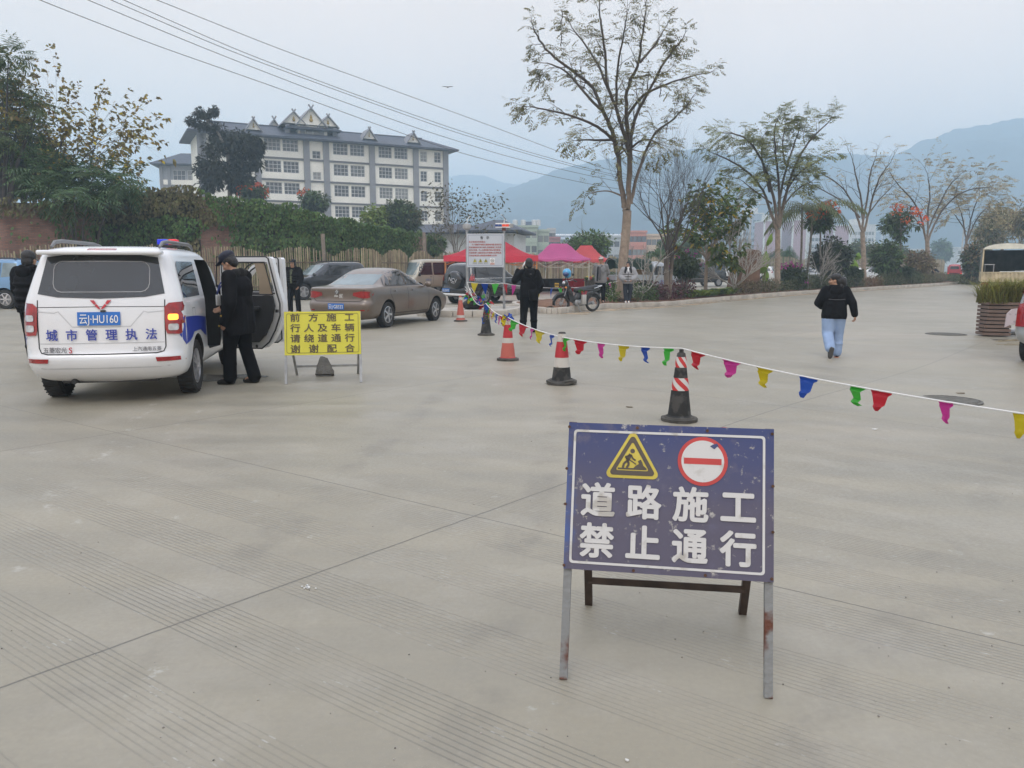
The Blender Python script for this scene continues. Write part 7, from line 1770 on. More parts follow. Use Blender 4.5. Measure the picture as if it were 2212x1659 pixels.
# ---- planter on the right
pl = gp(2152, 722); s_ = .0
M_plk = pm('planter_brown', (.17, .115, .09), .7, var=.15, scale=4)
pt = thing('planter', 'brown slatted hexagonal planter standing on the yard at the right', 'planter', gx(2155, 19.2), R(-6))
def hexa(r, sx=1.0): return [(sx * x * r, y * r * .62) for x, y in ((-1, -.75), (.25, -1), (2.6, -.55), (2.8, .6), (.2, 1), (-1, .7))]
for i in range(9):
 low_ = i < 3; z = .03 + i * .094; r = .40 - .012 * (8 - i) * -1 * .6
 P = [(-.42 - .007 * (8 - i), -.25), (.12 + (.0 if low_ else .0), -.36), (.2, .3), (-.42, .25)] if low_ else [(-.40 - .004 * (8 - i), -.25), (.1, -.36), (1.15, -.22), (1.2, .35), (.1, .42), (-.40, .3)]
 b = MB(); b.prism(P, Matrix.Translation((0, 0, z + .07)), .066); b.build('slat', M_plk, pt, 0, norm=True)
b = MB(); b.prism([(-.37, -.2), (.1, -.31), (.16, .26), (-.37, .2)], Matrix.Translation((0, 0, .82)), .8); b.prism([(.1, -.29), (1.1, -.18), (1.15, .3), (.1, .37)], Matrix.Translation((0, 0, .82)), .5); b.build('liner', pm('planter_dark', (.03, .022, .018), .9), pt, 0, norm=True)
G = []; Fq = []
for i in range(1900):
 x = rr.uniform(-.42, 1.2); y = rr.uniform(-.34, .38); a = rr.uniform(0, 2 * PI); L = rr.uniform(.3, .72); ln = rr.uniform(.15, 1.0); dx, dy = math.cos(a), math.sin(a)
 p0 = V((x, y, .82)); p1 = p0 + V((dx * ln * L * .5 - .02, dy * ln * L * .5, L * .62)); p2 = p1 + V((dx * ln * L * .9 + .03, dy * ln * L * .9, L * .3)); w = V((-dy, dx, 0)) * .009
 k = len(G); G += [p0 - w, p0 + w, p1 - w, p1 + w, p2]; Fq += [(k, k + 1, k + 3, k + 2), (k + 2, k + 3, k + 4)]
tag(pydata('potted_grass', G, Fq, leafmat('pot_grass', (.25, .24, .065), island=.5)), 'dense yellowish green grass tufts growing in the brown planter', 'grass plant', kind=None).location = pt.location
q = thing('cloth_bundle', 'pale pink printed cover draped by the right end of the planter', 'cover', gx(2196, 17.5), R(-10)); b = MB(); b.prism([(-.24, .35), (-.1, .42), (.3, .44), (.3, .78), (.1, .8), (-.1, .77), (-.2, .66)], Matrix.Rotation(R(80), 4, 'X'), .06)
b.build('cover', pm('pink_print', (.50, .42, .42), .8, col2=(.32, .26, .27), scale=9, thr=.6), q, 30, norm=True)
for k, (u, v, lab) in enumerate(((2155, 733, 'dark open drain hole with broken edge at the right'),)):
 p = gp(2186, 735); b = MB(); b.prism([(.42 * math.cos(a) * (1 + .15 * math.sin(3 * a)), .2 * math.sin(a)) for a in [i * PI / 10 for i in range(20)]], Matrix.Translation((0, 0, .006)), .004); o = tag(b.build('drain_hole', pm('drain_dark', (.03, .028, .022), .95, var=.5, scale=9)), lab, 'drain'); o.location = p
for i in range(5):
 p = gp(2165 + i * 9, 718 + (i % 2) * 5); b = MB(); b.ball((0, 0, .04), (.13 + .03 * i % 2, .08, .05), 10)
 for v in b.bm.verts: v.co *= 1 + .4 * noise.noise(v.co * 12 + V((i, 0, 0)))
 o = tag(b.build('plastic_bag', pm('grey_plastic', (.4, .41, .42), .5, var=.3, scale=9), None, 60), 'crumpled grey plastic bag lying by the foot of the planter', 'plastic bag', 'crumpled bags by the planter'); o.location = p
b = MB()
for i in range(14): p = gp(2150 + rr.random() * 45, 733 + rr.random() * 14); a = rr.uniform(-.5, .5); b.tube([p + V((0, 0, .01)), p + V((.35 * math.cos(a), .35 * math.sin(a), .03))], .006, 4)
tag(b.build('dry_straw', pm('straw', (.36, .3, .2), .9)), None, None, kind='stuff')
# ---- manhole covers
for u, v, r_, lab in ((2051, 865, .36, 'round iron manhole cover beyond the pennants on the right'), (2043, 722, .48, 'round dusty manhole cover near the planter')):
 p = gp(u, v); t = thing('manhole_cover', lab, 'manhole cover', p + V((0, 0, .002)), R(20))
 b = MB(); b.lathe([(r_, -.01), (r_, .006), (r_ * .93, .008), (r_ * .93, .003), (.01, .003)], 40); b.build('frame_ring', pm('iron_dusty', (.12, .115, .1), .8, var=.3, scale=14), t)
 b = MB()
 for i in range(-6, 7):
  x = i * r_ * .13; h_ = math.sqrt(max(0, (r_ * .86) ** 2 - x * x)); b.box((x, 0, .006), (r_ * .06, 2 * h_, .008))
 b.build('cover_ribs', pm('iron_ribs', (.17, .165, .145), .8, var=.3, scale=14), t, 0)
# ---- small litter on the concrete
b_l = pm('leaf_litter', (.12, .09, .05), .9); p_l = pm('paper_scrap', (.6, .59, .55), .8); r_l = pm('red_scrap', (.45, .06, .05), .7)
for u, v, m, nm, lab, sz in ((1890, 928, p_l, 'paper_scrap', 'white paper scrap right of the striped cone', .05), (2075, 850, b_l, 'dry_leaf', 'dark dry leaf beside the manhole', .09), (665, 1270, p_l, 'bird_dropping', 'white splash on the concrete left of the blue sign', .022), (1355, 1645, p_l, 'paper_scrap', 'tiny pale scrap at the bottom', .009), (1565, 925, r_l, 'red_scrap', 'small red scrap near the striped cone', .04), (1360, 880, b_l, 'dry_leaf', 'small brown leaf behind the blue sign', .05)):
 p = gp(u, v); b = MB()
 for k in range(7 if 'splash' in lab else 1):
  q = V((rr.uniform(-.035, .035), rr.uniform(-.03, .03), 0)) if k else V((0, 0, 0)); ss_ = sz * (1 if not k else .35)
  b.prism([(q.x + ss_ * math.cos(a) * rr.uniform(.5, 1), q.y + ss_ * .6 * math.sin(a) * rr.uniform(.5, 1)) for a in [i * PI / 5 for i in range(10)]], Matrix.Translation((0, 0, .006)), .003)
 o = tag(b.build(nm, m, None, 0, norm=True), lab, 'litter'); o.location = p; o.rotation_euler = (0, 0, rr.random() * 6)
pe = []
b = MB()
for i in range(150):
 u, v = rr.uniform(0, 2212), 700 + 950 * rr.random() ** 1.2; p = gp(u, v); r_ = rr.uniform(.0015, .004); b.ball(p + V((0, 0, r_ * .5)), (r_, r_ * rr.uniform(.6, 1), r_ * .7), 6)
tag(b.build('grit', pm('grit_stone', (.27, .25, .22), .9, island=.6)), None, None, kind='stuff')
p = gp(470, 815); b = MB(); b.prism([(.55 * math.cos(a) * (1 + .25 * math.sin(4 * a + 1)), .3 * math.sin(a) * (1 + .3 * math.sin(3 * a))) for a in [i * PI / 14 for i in range(28)]], Matrix.Translation((0, 0, .005)), .002)
o = tag(b.build('water_stain', pm('wet_concrete', (.10, .098, .09), .25, var=.5, scale=5)), None, None, kind='structure'); o.location = p
# ---- overhead wires and their pole
def upole(label, u, Y, vtop, r=.14, arms=True):
 p = gx(u, Y); zt = at(u, vtop, Y).z; t = thing('utility_pole', label, 'utility pole', p); h = zt - p.z
 b = MB(); b.tube([(0, 0, 0), (0, 0, h)], [r, r * .65], 10); b.build('pole', pm('pole_concrete', (.42, .42, .42), .8), t)
 if arms:
  for z, w in ((h - .9, 2.4), (h - .3, 1.4)):
   b = MB(); b.beam((-w, .0, z), (w, 0, z), .1, .1); b.build('cross_arm', M_steel, t, 0)
   for k in (-1, -.5, .5, 1): b = MB(); b.lathe([(.05, 0), (.09, .05), (.06, .1), (.09, .15), (.04, .22)], 8, Matrix.Translation((k * w * .95, 0, z + .05))); b.build('insulator', M_wtext, t)
  b = MB(); b.beam((-1.3, 0, h - .9), (0, 0, h - 2.6), .06, .06); b.beam((1.3, 0, h - .9), (0, 0, h - 2.6), .06, .06); b.build('brace', M_steel, t, 0)
 return p, h
pp, hh = upole('concrete utility pole with insulators rising behind the boulder', 1616, 112, 428)
upole('slim pale utility pole near the red pickup on the right', 2073, 150, 470, .16, False)
b = None
def wire(uv, i):
 P = []
 for u, v in uv:
  k = (u - CU) / F; Y = (-16 - 22 * .5376) / (k * _cp - .5376); Y = max(14, Y + i * .25); q = at(u, v, Y); P.append(q)
 pts = []
 for a, c, d in zip(P, P[1:], P[2:] + [None]):
  for j in range(8): pts.append(lerp(a, c, j / 8))
 pts.append(P[-1])
 for _ in range(6): pts = [pts[0]] + [(pts[j - 1] + pts[j] * 2 + pts[j + 1]) / 4 for j in range(1, len(pts) - 1)] + [pts[-1]]
 b = MB(); b.tube(pts, [.008 + .00016 * p.y for p in pts], 5)
 return b.build('overhead_wire', pm('wire_dark', (.1, .1, .105), .7))
for i, (uv, lab) in enumerate(((((-60, -62), (85, 0), (330, 96), (600, 190), (800, 264), (975, 325), (1150, 372), (1325, 408), (1616, 446)), 'lowest dark overhead wire crossing the school roof'), (((60, -55), (190, 0), (450, 108), (700, 205), (900, 277), (1100, 340), (1300, 386), (1616, 443)), 'thin overhead wire second from the bottom'), (((120, -52), (240, 0), (500, 112), (760, 207), (980, 285), (1150, 336), (1310, 379), (1616, 438)), 'overhead wire third from the bottom, above the school gables'), (((130, -58), (250, -8), (520, 112), (770, 205), (990, 282), (1150, 331), (1310, 375), (1616, 436)), 'overhead wire running close above the third one'), (((210, -50), (340, 0), (600, 105), (850, 195), (1050, 268), (1200, 325), (1330, 374), (1616, 433)), 'topmost overhead wire right of the others'))):
 tag(wire(uv, i), lab, 'wire')
b = MB(); M = Matrix.Translation(at(967, 188, 60))
for s_ in (-1, 1): b.face([M @ V((0, -.1, 0)), M @ V((s_ * .25, 0, .06)), M @ V((s_ * .45, -.08, .01)), M @ V((s_ * .2, .1, .03)), M @ V((0, .1, 0))][::s_])
bmesh.ops.solidify(b.bm, geom=b.bm.faces[:], thickness=.02); b.ball(M @ V((0, 0, -.01)), (.06, .2, .05), 8); tag(b.build('bird', M_black, None, 60, norm=True), 'small dark bird gliding in the grey sky above the school', 'bird')
# ---- bamboo fence
M_bam = pm('bamboo', (.30, .25, .16), .8, var=.25, scale=3, island=.45); M_bamp = pm('fence_post', (.17, .13, .09), .85, var=.2)
def fence(label, P, seed, h0=2.05, h1=2.45, wl=3.4, name='bamboo_fence'):
 rr = random.Random(seed); P = densify(P, .11); t = thing(name, label, 'fence', (P[0].x, P[0].y, 0), group='bamboo fencing round the yard'); O = V((P[0].x, P[0].y, 0))
 dist = 0; secs = {}; rails = [[], []]
 for i, p in enumerate(P[:-1]):
  dist += (P[i + 1] - p).length; z = gz(p.x, p.y); k = int(dist // wl); f = (dist % wl) / wl
  top = h0 + (h1 - h0) * math.sin(PI * f) ** .8 + rr.uniform(-.07, .05)
  secs.setdefault(k, []).append((V((p.x, p.y, z)) - O, top, rr.uniform(-.02, .02), rr.uniform(-.015, .02)))
 for k, L in secs.items():
  b = MB()
  for q, top, lean, yy in L:
   if rr.random() < .03: continue
   w = rr.uniform(.03, .05); a = V((0, yy, 0)); b.tube([q + a, q + V((lean * .5, yy, top * .5)), q + V((lean, yy, top))], [w, w * .95, w * .8], 5)
  b.build('picket_panel', M_bam, t, 60)
  for z in (.55, 1.72): b = MB(); b.tube([L[0][0] + V((0, -.06, z)), L[-1][0] + V((0, -.06, z))], .03, 6); b.build('rail', M_bamp, t)
  b = MB(); q = L[0][0]; b.tube([q + V((0, .12, 0)), q + V((0, .12, 2.0))], .06, 6); b.build('post', M_bamp, t)
 return t
fl = [(-30, 29), (-20.8, 31), (-14.8, 35), (-7.4, 40.2), (-4.9, 48), (4.5, 57)]
fence('scalloped bamboo picket fence on the left in front of the ivy wall', fl, 1)
fence('bamboo picket fence behind the grey pickup and the parked cars', [(4.6, 57.2), (9, 66), (15, 76), (22, 87)], 2)
fence('pale tall bamboo fence right of the boulder', [(23.5, 88), (31, 93), (38, 95)], 3, 2.3, 2.8, 4.5)
fence('scalloped bamboo fence farthest right behind the white cars', [(38.5, 95.5), (47, 98), (58, 106), (66, 118)], 4, 2.2, 2.7, 4)
for u, Y, vt in ((702, 38.5, 505), (918, 47, 502)):
 p = gx(u, Y); zt = at(u, vt, Y).z; b = MB(); b.tube([(0, 0, 0), (.03, 0, zt / 2), (0, 0, zt)], [.1, .09, .1], 8); o = tag(b.build('wooden_post', pm('grey_wood', (.25, .21, .17), .85, var=.2)), 'bare wooden post standing against the ivy, %s' % ('left one' if u < 800 else 'at the right end of the ivy wall'), 'post'); o.location = p
# ---- upright stone and boulder
M_rock = pm('red_rock', (.165, .095, .06), .9, var=.35, scale=2.2, bump=1.0, bscale=7); M_rock2 = pm('pale_rock', (.24, .2, .165), .9, var=.3, scale=3, bump=.8, bscale=9)
def rock(name, label, pos, pts, thick, mat, rz=0, seed=0):
 b = MB(); b.prism(pts, Matrix.Rotation(R(90), 4, 'X'), thick); bmesh.ops.triangulate(b.bm, faces=b.bm.faces); bmesh.ops.subdivide_edges(b.bm, edges=b.bm.edges, cuts=5, use_grid_fill=True)
 bmesh.ops.recalc_face_normals(b.bm, faces=b.bm.faces); b.bm.normal_update()
 for v in b.bm.verts: v.co += v.normal * (.10 * noise.fractal(v.co * 1.6 + V((seed, 0, 0)), 1, 2, 4))
 bmesh.ops.smooth_vert(b.bm, verts=b.bm.verts, factor=.5, use_axis_x=True, use_axis_y=True, use_axis_z=True)
 o = tag(b.build(name, mat, None, 50), label, 'boulder'); o.location = pos; o.rotation_euler = (0, 0, rz); return o
bp_ = kerb_at(1612, 1.6); sB = 1650 / bp_.y; zz = lambda v: (578 - v) / sB + CAMH - bp_.z; xx_ = lambda u: (u - 1612) / sB
bp_.z -= .1
rock('boulder', 'tall reddish brown boulder standing on the planted strip, leaning to the right', bp_, [(xx_(1577), 0), (xx_(1644), 0), (xx_(1641), zz(565)), (xx_(1640), zz(546)), (xx_(1634), zz(541)), (xx_(1620), zz(540)), (xx_(1606), zz(548)), (xx_(1592), zz(575)), (xx_(1584), zz(592))], .9, M_rock, R(8))
bp2 = kerb_at(1918 + 8, 1.0); sB = 1650 / bp2.y; bp2.z -= .1
rock('upright_stone', 'pale upright stone between the dark round bush and the far trees', kerb_at(1941, 1.2), [(-.45, 0), (.45, 0), (.5, 1.2), (.42, 1.75), (.1, 2.0), (-.3, 1.7), (-.42, 1.0)], .5, M_rock2, 0, 5)
# ================================================================== TREES, SHRUBS, HEDGES, IVY
M_bark = pm('pale_bark', (.30, .235, .18), .9, var=.25, scale=6, bump=.7, bscale=14)
def barkhigh(m, z0=2.8, z1=6.2):            # upper limbs darker: younger bark, and their silhouette tone put into the colour
 n, l = m.node_tree.nodes, m.node_tree.links; b = n['Principled BSDF']; src = b.inputs['Base Color'].links[0].from_socket
 t = n.new('ShaderNodeTexCoord'); s_ = n.new('ShaderNodeSeparateXYZ'); l.new(t.outputs['Object'], s_.inputs[0]); r = n.new('ShaderNodeMapRange'); r.inputs[1].default_value = z0; r.inputs[2].default_value = z1; l.new(s_.outputs['Z'], r.inputs[0])
 x = n.new('ShaderNodeMix'); x.data_type = 'RGBA'; l.new(r.outputs[0], x.inputs[0]); l.new(src, x.inputs[6]); x.inputs[7].default_value = (.075, .06, .048, 1); l.new(x.outputs[2], b.inputs['Base Color'])
barkhigh(M_bark)
M_fr = pm('frangipani_bark', (.34, .315, .275), .85, var=.15, scale=5); M_myr = pm('myrtle_bark', (.22, .175, .135), .9, var=.25, scale=5, bump=.5, bscale=14); barkhigh(M_myr, .8, 2.0)
M_barkg = pm('grey_bark', (.17, .15, .125), .9, var=.3, scale=5, bump=.6, bscale=14); M_barkd = pm('dark_bark', (.06, .05, .045), .9, var=.3, scale=5)
L_ac = leafmat('acacia_leaf', (.19, .18, .07), island=.45); L_ac2 = leafmat('acacia_leaf_fresh', (.20, .215, .07), island=.45); L_acy = leafmat('acacia_leaf_dry', (.34, .28, .15), island=.35)
L_dk = leafmat('dark_leaf', (.055, .075, .028), island=.45); L_md = leafmat('mid_leaf', (.085, .135, .04), island=.45); L_yg = leafmat('yellow_green_leaf', (.10, .13, .025), island=.5); L_ye = leafmat('yellow_leaf', (.42, .31, .03), island=.3)
L_pu = leafmat('purple_leaf', (.13, .045, .05), island=.5); L_li = leafmat('lime_leaf', (.19, .25, .045), island=.45); L_br = leafmat('brown_leaf', (.19, .14, .075), island=.45); L_ol = leafmat('olive_leaf', (.115, .12, .05), island=.45)
L_iv = leafmat('ivy_leaf', (.08, .135, .038), island=.5); L_ivd = leafmat('ivy_dry', (.13, .12, .05), island=.5); L_ba = leafmat('banana_leaf', (.16, .27, .03), island=.1)
L_dt = leafmat('dusky_leaf', (.038, .042, .026), island=.5); L_or = leafmat('orange_flower', (.55, .10, .02), island=.2); L_ma = leafmat('magenta_flower', (.38, .03, .25), island=.25); L_pl = leafmat('palm_leaf', (.13, .15, .06), island=.3)
class TR:
 """collects branch tubes and leaves as plain lists (fast)"""
 def __init__(s, seed): s.v = []; s.f = []; s.lv = {}; s.rr = random.Random(seed); s.tips = []; s.dec = .55; s.tap = .7
 def tube(s, pts, rs, n=5):
  k0 = len(s.v); ref = V((1, 0, 0))
  for i, p in enumerate(pts):
   d = (pts[min(i + 1, len(pts) - 1)] - pts[max(i - 1, 0)])
   d = d.normalized() if d.length > 1e-9 else V((0, 0, 1))
   a = ref - d * ref.dot(d); a = a.normalized() if a.length > 1e-4 else d.orthogonal().normalized(); b = d.cross(a); ref = a
   for j in range(n): s.v.append(p + (a * math.cos(2 * PI * j / n) + b * math.sin(2 * PI * j / n)) * rs[i])
  for i in range(len(pts) - 1):
   for j in range(n): s.f.append((k0 + i * n + j, k0 + i * n + (j + 1) % n, k0 + (i + 1) * n + (j + 1) % n, k0 + (i + 1) * n + j))
 def limb(s, pts, r0, r1, n=7, sub=4):
  """a smoothed polyline limb; returns its fine points"""
  P = chaikin(pts, 2); L = len(P) - 1; rr = s.rr
  P = [p + V((rr.gauss(0, 1), rr.gauss(0, 1), 0)) * r1 * .6 for p in P]
  s.tube(P, [r0 + (r1 - r0) * i / L for i in range(L + 1)], n); return P
 def sprout(s, p, d, L, r, lev, maxlev, ang=40, up=.1, wig=.18, kids=3, ratio=.62, segs=4, t0=.3, n=4):
  rr = s.rr; pts = [p]; d = d.normalized(); D = [d]
  for i in range(segs):
   d = (d + V((rr.gauss(0, wig), rr.gauss(0, wig), rr.gauss(0, wig) + up))).normalized(); pts.append(pts[-1] + d * L / segs); D.append(d)
  s.tube(pts, [r * (1 - s.tap * i / segs) for i in range(segs + 1)], n if lev < maxlev else 3)
  if lev >= maxlev:
   s.tips += [(pts[i], D[i], lev) for i in range(1, segs + 1)]; return
  for k in range(kids):
   t = t0 + (1 - t0) * (k + rr.random()) / kids; f = t * segs; i = min(int(f), segs - 1); q = pts[i] + (pts[i + 1] - pts[i]) * (f - i)
   ax = V((rr.gauss(0, 1), rr.gauss(0, 1), rr.gauss(0, 1))); ax = (ax - D[i] * ax.dot(D[i])).normalized(); a = R(ang * rr.uniform(.6, 1.3))
   s.sprout(q, D[i] * math.cos(a) + ax * math.sin(a), L * ratio * rr.uniform(.75, 1.2), max(r * s.dec * (1 - .4 * t), .004), lev + 1, maxlev, ang, up, wig, kids, ratio, max(2, segs - 1), t0, n)
  s.sprout(pts[-1], D[-1], L * ratio, r * (1 - s.tap), lev + 1, maxlev, ang, up, wig, kids, ratio, max(2, segs - 1), t0, n)
 def leaf(s, key, p, d, L, W, nrm=None, bend=.15):
  rr = s.rr; vs, fs = s.lv.setdefault(key, ([], []))
  d = d.normalized(); a = d.cross(nrm if nrm is not None else V((rr.gauss(0, 1), rr.gauss(0, 1), rr.gauss(0, 1))))
  if a.length < 1e-4: a = d.orthogonal()
  a = a.normalized() * W / 2; m = p + d * L * .5 + V((0, 0, -bend * L * .2)); k = len(vs)
  vs += [p, m + a, p + d * L + V((0, 0, -bend * L)), m - a]; fs.append((k, k + 1, k + 2, k + 3))
 def frond(s, key, p, d, L, pairs=5, w=.05, droop=.5):
  """a feathery compound leaf: paired narrow pinnae along a drooping stalk"""
  rr = s.rr; q = V(p); d = d.normalized(); sd = d.cross(V((0, 0, 1))); sd = sd.normalized() if sd.length > .05 else V((1, 0, 0))
  for i in range(pairs):
   d = (d + V((0, 0, -droop / pairs))).normalized(); q = q + d * L / pairs; ll = L * .5 * math.sin(PI * (i + .8) / (pairs + .6))
   for sg in (-1, 1):
    dd = (sd * sg + d * .5 + V((0, 0, -.25 + rr.uniform(-.15, .15)))).normalized(); s.leaf(key, q, dd, ll, w, V((0, 0, 1)) + d * .3, .2)
  s.leaf(key, q, d, L * .3, w, V((0, 0, 1)))
 def clump(s, key, c, r, n, L, W, droop=.2, shell=.55):
  rr = s.rr
  for _ in range(n):
   o = V((rr.gauss(0, 1), rr.gauss(0, 1), rr.gauss(0, 1))).normalized(); k = rr.uniform(shell, 1) ** .6
   p = V((c.x + o.x * r.x * k, c.y + o.y * r.y * k, c.z + o.z * r.z * k)); d = (o + V((rr.gauss(0, .5), rr.gauss(0, .5), rr.gauss(0, .5) - droop))).normalized(); z = rr.uniform(.7, 1.25)
   s.leaf(key, p, d, L * z, W * z, o + V((0, 0, .6)), .2)
 def crown(s, keys, c, r, clumps, per, cr, L, W, droop=.2, flat=.3):
  """clumps of leaves spread through a crown: uneven outline, gaps between the clumps"""
  rr = s.rr
  for i in range(clumps):
   o = V((rr.gauss(0, 1), rr.gauss(0, 1), rr.gauss(0, 1))).normalized() * rr.uniform(.25, 1) ** .5; z = rr.uniform(.6, 1.25)
   q = V((c.x + o.x * r.x, c.y + o.y * r.y, c.z + o.z * r.z)); s.clump(keys[i % len(keys)], q, V((cr * z, cr * z, cr * z * .8)), per, L, W, droop, flat)
 def done(s, par, mats, bark, base, crown_name='crown', trunk_name='trunk'):
  M = Matrix.Translation(-V(base))
  if s.f:
   o = pydata(trunk_name, [M @ p for p in s.v], s.f, bark, par, True)
  for key, (vs, fs) in s.lv.items():
   nm = key if isinstance(key, str) and key in ('flowers', 'foliage', 'seed_pods', 'yellow_leaves', 'crown') else crown_name
   pydata(nm, [M @ p for p in vs], fs, mats[key], par)
def mid(u, off): p = kerb_at(u, off); p.z += .17; return p
def sc_at(p): return F / p.y
# ---- tall acacias: limbs follow the tree's own fork, sprays of feathery leaves at the twig ends
def acacia(label, base, limbs, seed, trunk, r0, leafk, dens=1.0, fl=.42, twig=(1.5, 3, .62), group='acacia trees along the planted strip', pods=False, nf=1, tl=None, kf=1.0):
 t = thing('acacia_tree', label, 'tree', base, 0, group); T_ = TR(seed); Y = base.y; rr = T_.rr
 pt = lambda u, v, dy=0: at(u, v, Y + dy)
 P = [V(base) - V((0, 0, .1))] + [pt(*q) for q in trunk]
 T_.tube(chaikin(P, 2), [r0 * (1.25 - .45 * min(1, i / (len(chaikin(P, 2)) * .35)) if i < 4 else .85 - .12 * i / len(chaikin(P, 2))) for i in range(len(chaikin(P, 2)))], 12)
 uf, vf = trunk[-1]
 for li, (r, pl_) in enumerate(limbs):
  pl_ = [(uf + (u - uf) * kf, vf + (v - vf) * kf) for u, v in pl_]
  side = rr.choice((-1, 1)) * rr.uniform(.4, 1.0); n = len(pl_)
  L = T_.limb([pt(u, v, side * 2.2 * (i / n) ** 1.2) for i, (u, v) in enumerate(pl_)], r, r * .3, 7)
  tot = sum((b - a).length for a, b in zip(L, L[1:])); acc = 0; nxt = tot * .28
  for a, b in zip(L, L[1:]):
   acc += (b - a).length
   if acc >= nxt:
    f = acc / tot; nxt += (tl or .55) * rr.uniform(.7, 1.3); d = (b - a).normalized(); ax = V((rr.gauss(0, 1), rr.gauss(0, 1), rr.gauss(0, .6))); ax = (ax - d * ax.dot(d)).normalized(); an = R(rr.uniform(30, 60))
    T_.sprout(b, d * math.cos(an) + ax * math.sin(an), twig[0] * (1.1 - .45 * f) * rr.uniform(.7, 1.2), max(.012, r * .35 * (1 - f * .6)), 1, 2, 38, .04, .16, twig[1], twig[2], 4, .35, 4)
  T_.sprout(L[-1], (L[-1] - L[-3]), twig[0] * .7, r * .28, 1, 2, 38, .03, .16, twig[1], twig[2], 4, .3, 4)
 if fl:
  for p, d, l in T_.tips:
   for _ in range(nf):
    if rr.random() < dens: T_.frond(leafk, p, (d + V((rr.gauss(0, .6), rr.gauss(0, .6), rr.gauss(0, .3)))), fl * rr.uniform(.7, 1.3), 4, fl * .16, .7)
 if pods:
  for i in range(11):
   p, d, l = rr.choice(T_.tips); vs, fs = T_.lv.setdefault('seed_pods', ([], []))
   for j in range(5): T_.leaf('seed_pods', p + V((.03 * math.sin(j), 0, -.11 * j)), V((rr.uniform(-.15, .15), 0, -1)), .16, .055, V((0, 1, 0)), 0)
 T_.done(t, {leafk: leafk_m[leafk], 'seed_pods': M_barkd}, M_bark, base); return t
leafk_m = {'crown_ac': L_ac, 'crown_ac2': L_ac2, 'crown_acy': L_acy}
B1 = mid(1342, .75)
acacia('tallest acacia with thick pale forked trunk beside the woman in the grey padded jacket', B1, [
 (.12, [(1352, 455), (1345, 430), (1337, 352), (1328, 297), (1314, 254), (1290, 205), (1275, 164), (1236, 137), (1180, 95), (1146, 52)]),
 (.11, [(1356, 455), (1359, 420), (1361, 332), (1350, 285), (1341, 254), (1322, 200), (1306, 156), (1302, 78), (1292, 8)]),
 (.10, [(1357, 420), (1359, 330), (1357, 273), (1349, 195), (1362, 150), (1380, 117), (1388, 60), (1396, 8)]),
 (.09, [(1361, 340), (1366, 250), (1396, 195), (1439, 109), (1482, 59)]),
 (.08, [(1362, 440), (1376, 380), (1392, 332), (1416, 273), (1459, 248), (1498, 205)]),
 (.07, [(1352, 240), (1385, 190), (1420, 172), (1459, 156), (1514, 140)]),
 (.075, [(1332, 300), (1300, 268), (1263, 248), (1205, 228), (1134, 214)]),
 (.06, [(1325, 290), (1290, 292), (1262, 290), (1240, 292)]),
 (.07, [(1300, 225), (1262, 190), (1215, 130), (1170, 112)]),
 (.06, [(1310, 170), (1285, 110), (1250, 60), (1225, 28)]),
 (.06, [(1385, 110), (1420, 70), (1440, 35)]), (.06, [(1330, 210), (1330, 130), (1345, 60), (1352, 10)]),
 (.055, [(1363, 310), (1395, 285), (1430, 300)]), (.05, [(1345, 300), (1330, 330), (1355, 310), (1385, 318)]),
 (.045, [(1348, 425), (1325, 412), (1300, 408), (1270, 415)])], 11, [(1346, 560), (1350, 527), (1353, 490), (1355, 455)], .235, 'crown_ac', .9, .34, (.95, 3, .6), pods=True, tl=.42, kf=.93)
B2 = mid(1679, 1.0)
acacia('second acacia with broad green fan crown and slim pale trunk beside the low bougainvillea', B2, [
 (.10, [(1679, 496), (1664, 455), (1654, 430), (1642, 391), (1600, 345), (1555, 318), (1520, 303)]), (.10, [(1680, 490), (1672, 420), (1654, 352), (1630, 300), (1600, 262), (1560, 250)]),
 (.10, [(1682, 490), (1685, 430), (1681, 352), (1673, 290), (1672, 238)]), (.10, [(1684, 490), (1694, 430), (1716, 352), (1745, 290), (1775, 255), (1800, 232)]),
 (.08, [(1686, 470), (1702, 391), (1740, 345), (1790, 318)]), (.08, [(1682, 430), (1700, 340), (1722, 280), (1736, 235)]), (.07, [(1660, 400), (1640, 330), (1640, 270)]), (.06, [(1690, 440), (1730, 390), (1765, 375)]), (.06, [(1665, 430), (1625, 400), (1590, 372)]), (.06, [(1700, 330), (1690, 280), (1700, 228)])],
 12, [(1680, 560), (1680, 496)], .19, 'crown_ac2', .8, .42, (1.15, 3, .6), tl=.42, nf=2, kf=.85)
B3 = mid(1866, 1.2)
acacia('nearly bare acacia with wide thin branches behind the walking woman', B3, [
 (.09, [(1862, 500), (1850, 465), (1838, 430), (1815, 398), (1775, 375)]), (.09, [(1864, 500), (1862, 440), (1850, 380), (1842, 348)]), (.09, [(1866, 500), (1880, 450), (1892, 400), (1915, 360)]), (.08, [(1864, 480), (1875, 420), (1880, 370), (1890, 345)]), (.07, [(1858, 470), (1830, 440), (1795, 420), (1758, 400)]), (.06, [(1870, 470), (1900, 430), (1925, 405)])],
 13, [(1866, 560), (1863, 500)], .2, 'crown_acy', .12, .4, (1.7, 3, .65))
B4 = mid(2003, 1.3)
acacia('acacia with wide buff crown left of the red pickup', B4, [
 (.1, [(2001, 520), (1990, 470), (1975, 435), (1945, 405), (1930, 385)]), (.1, [(2003, 520), (2005, 460), (2010, 410), (2005, 385)]), (.1, [(2005, 520), (2020, 480), (2045, 440), (2085, 410), (2130, 405)]), (.08, [(2003, 500), (2030, 440), (2050, 400), (2070, 382)]), (.07, [(1998, 500), (1975, 470), (1955, 455)])],
 14, [(2004, 560), (2003, 520)], .22, 'crown_acy', .9, .6, (2.6, 3, .65), tl=.8)
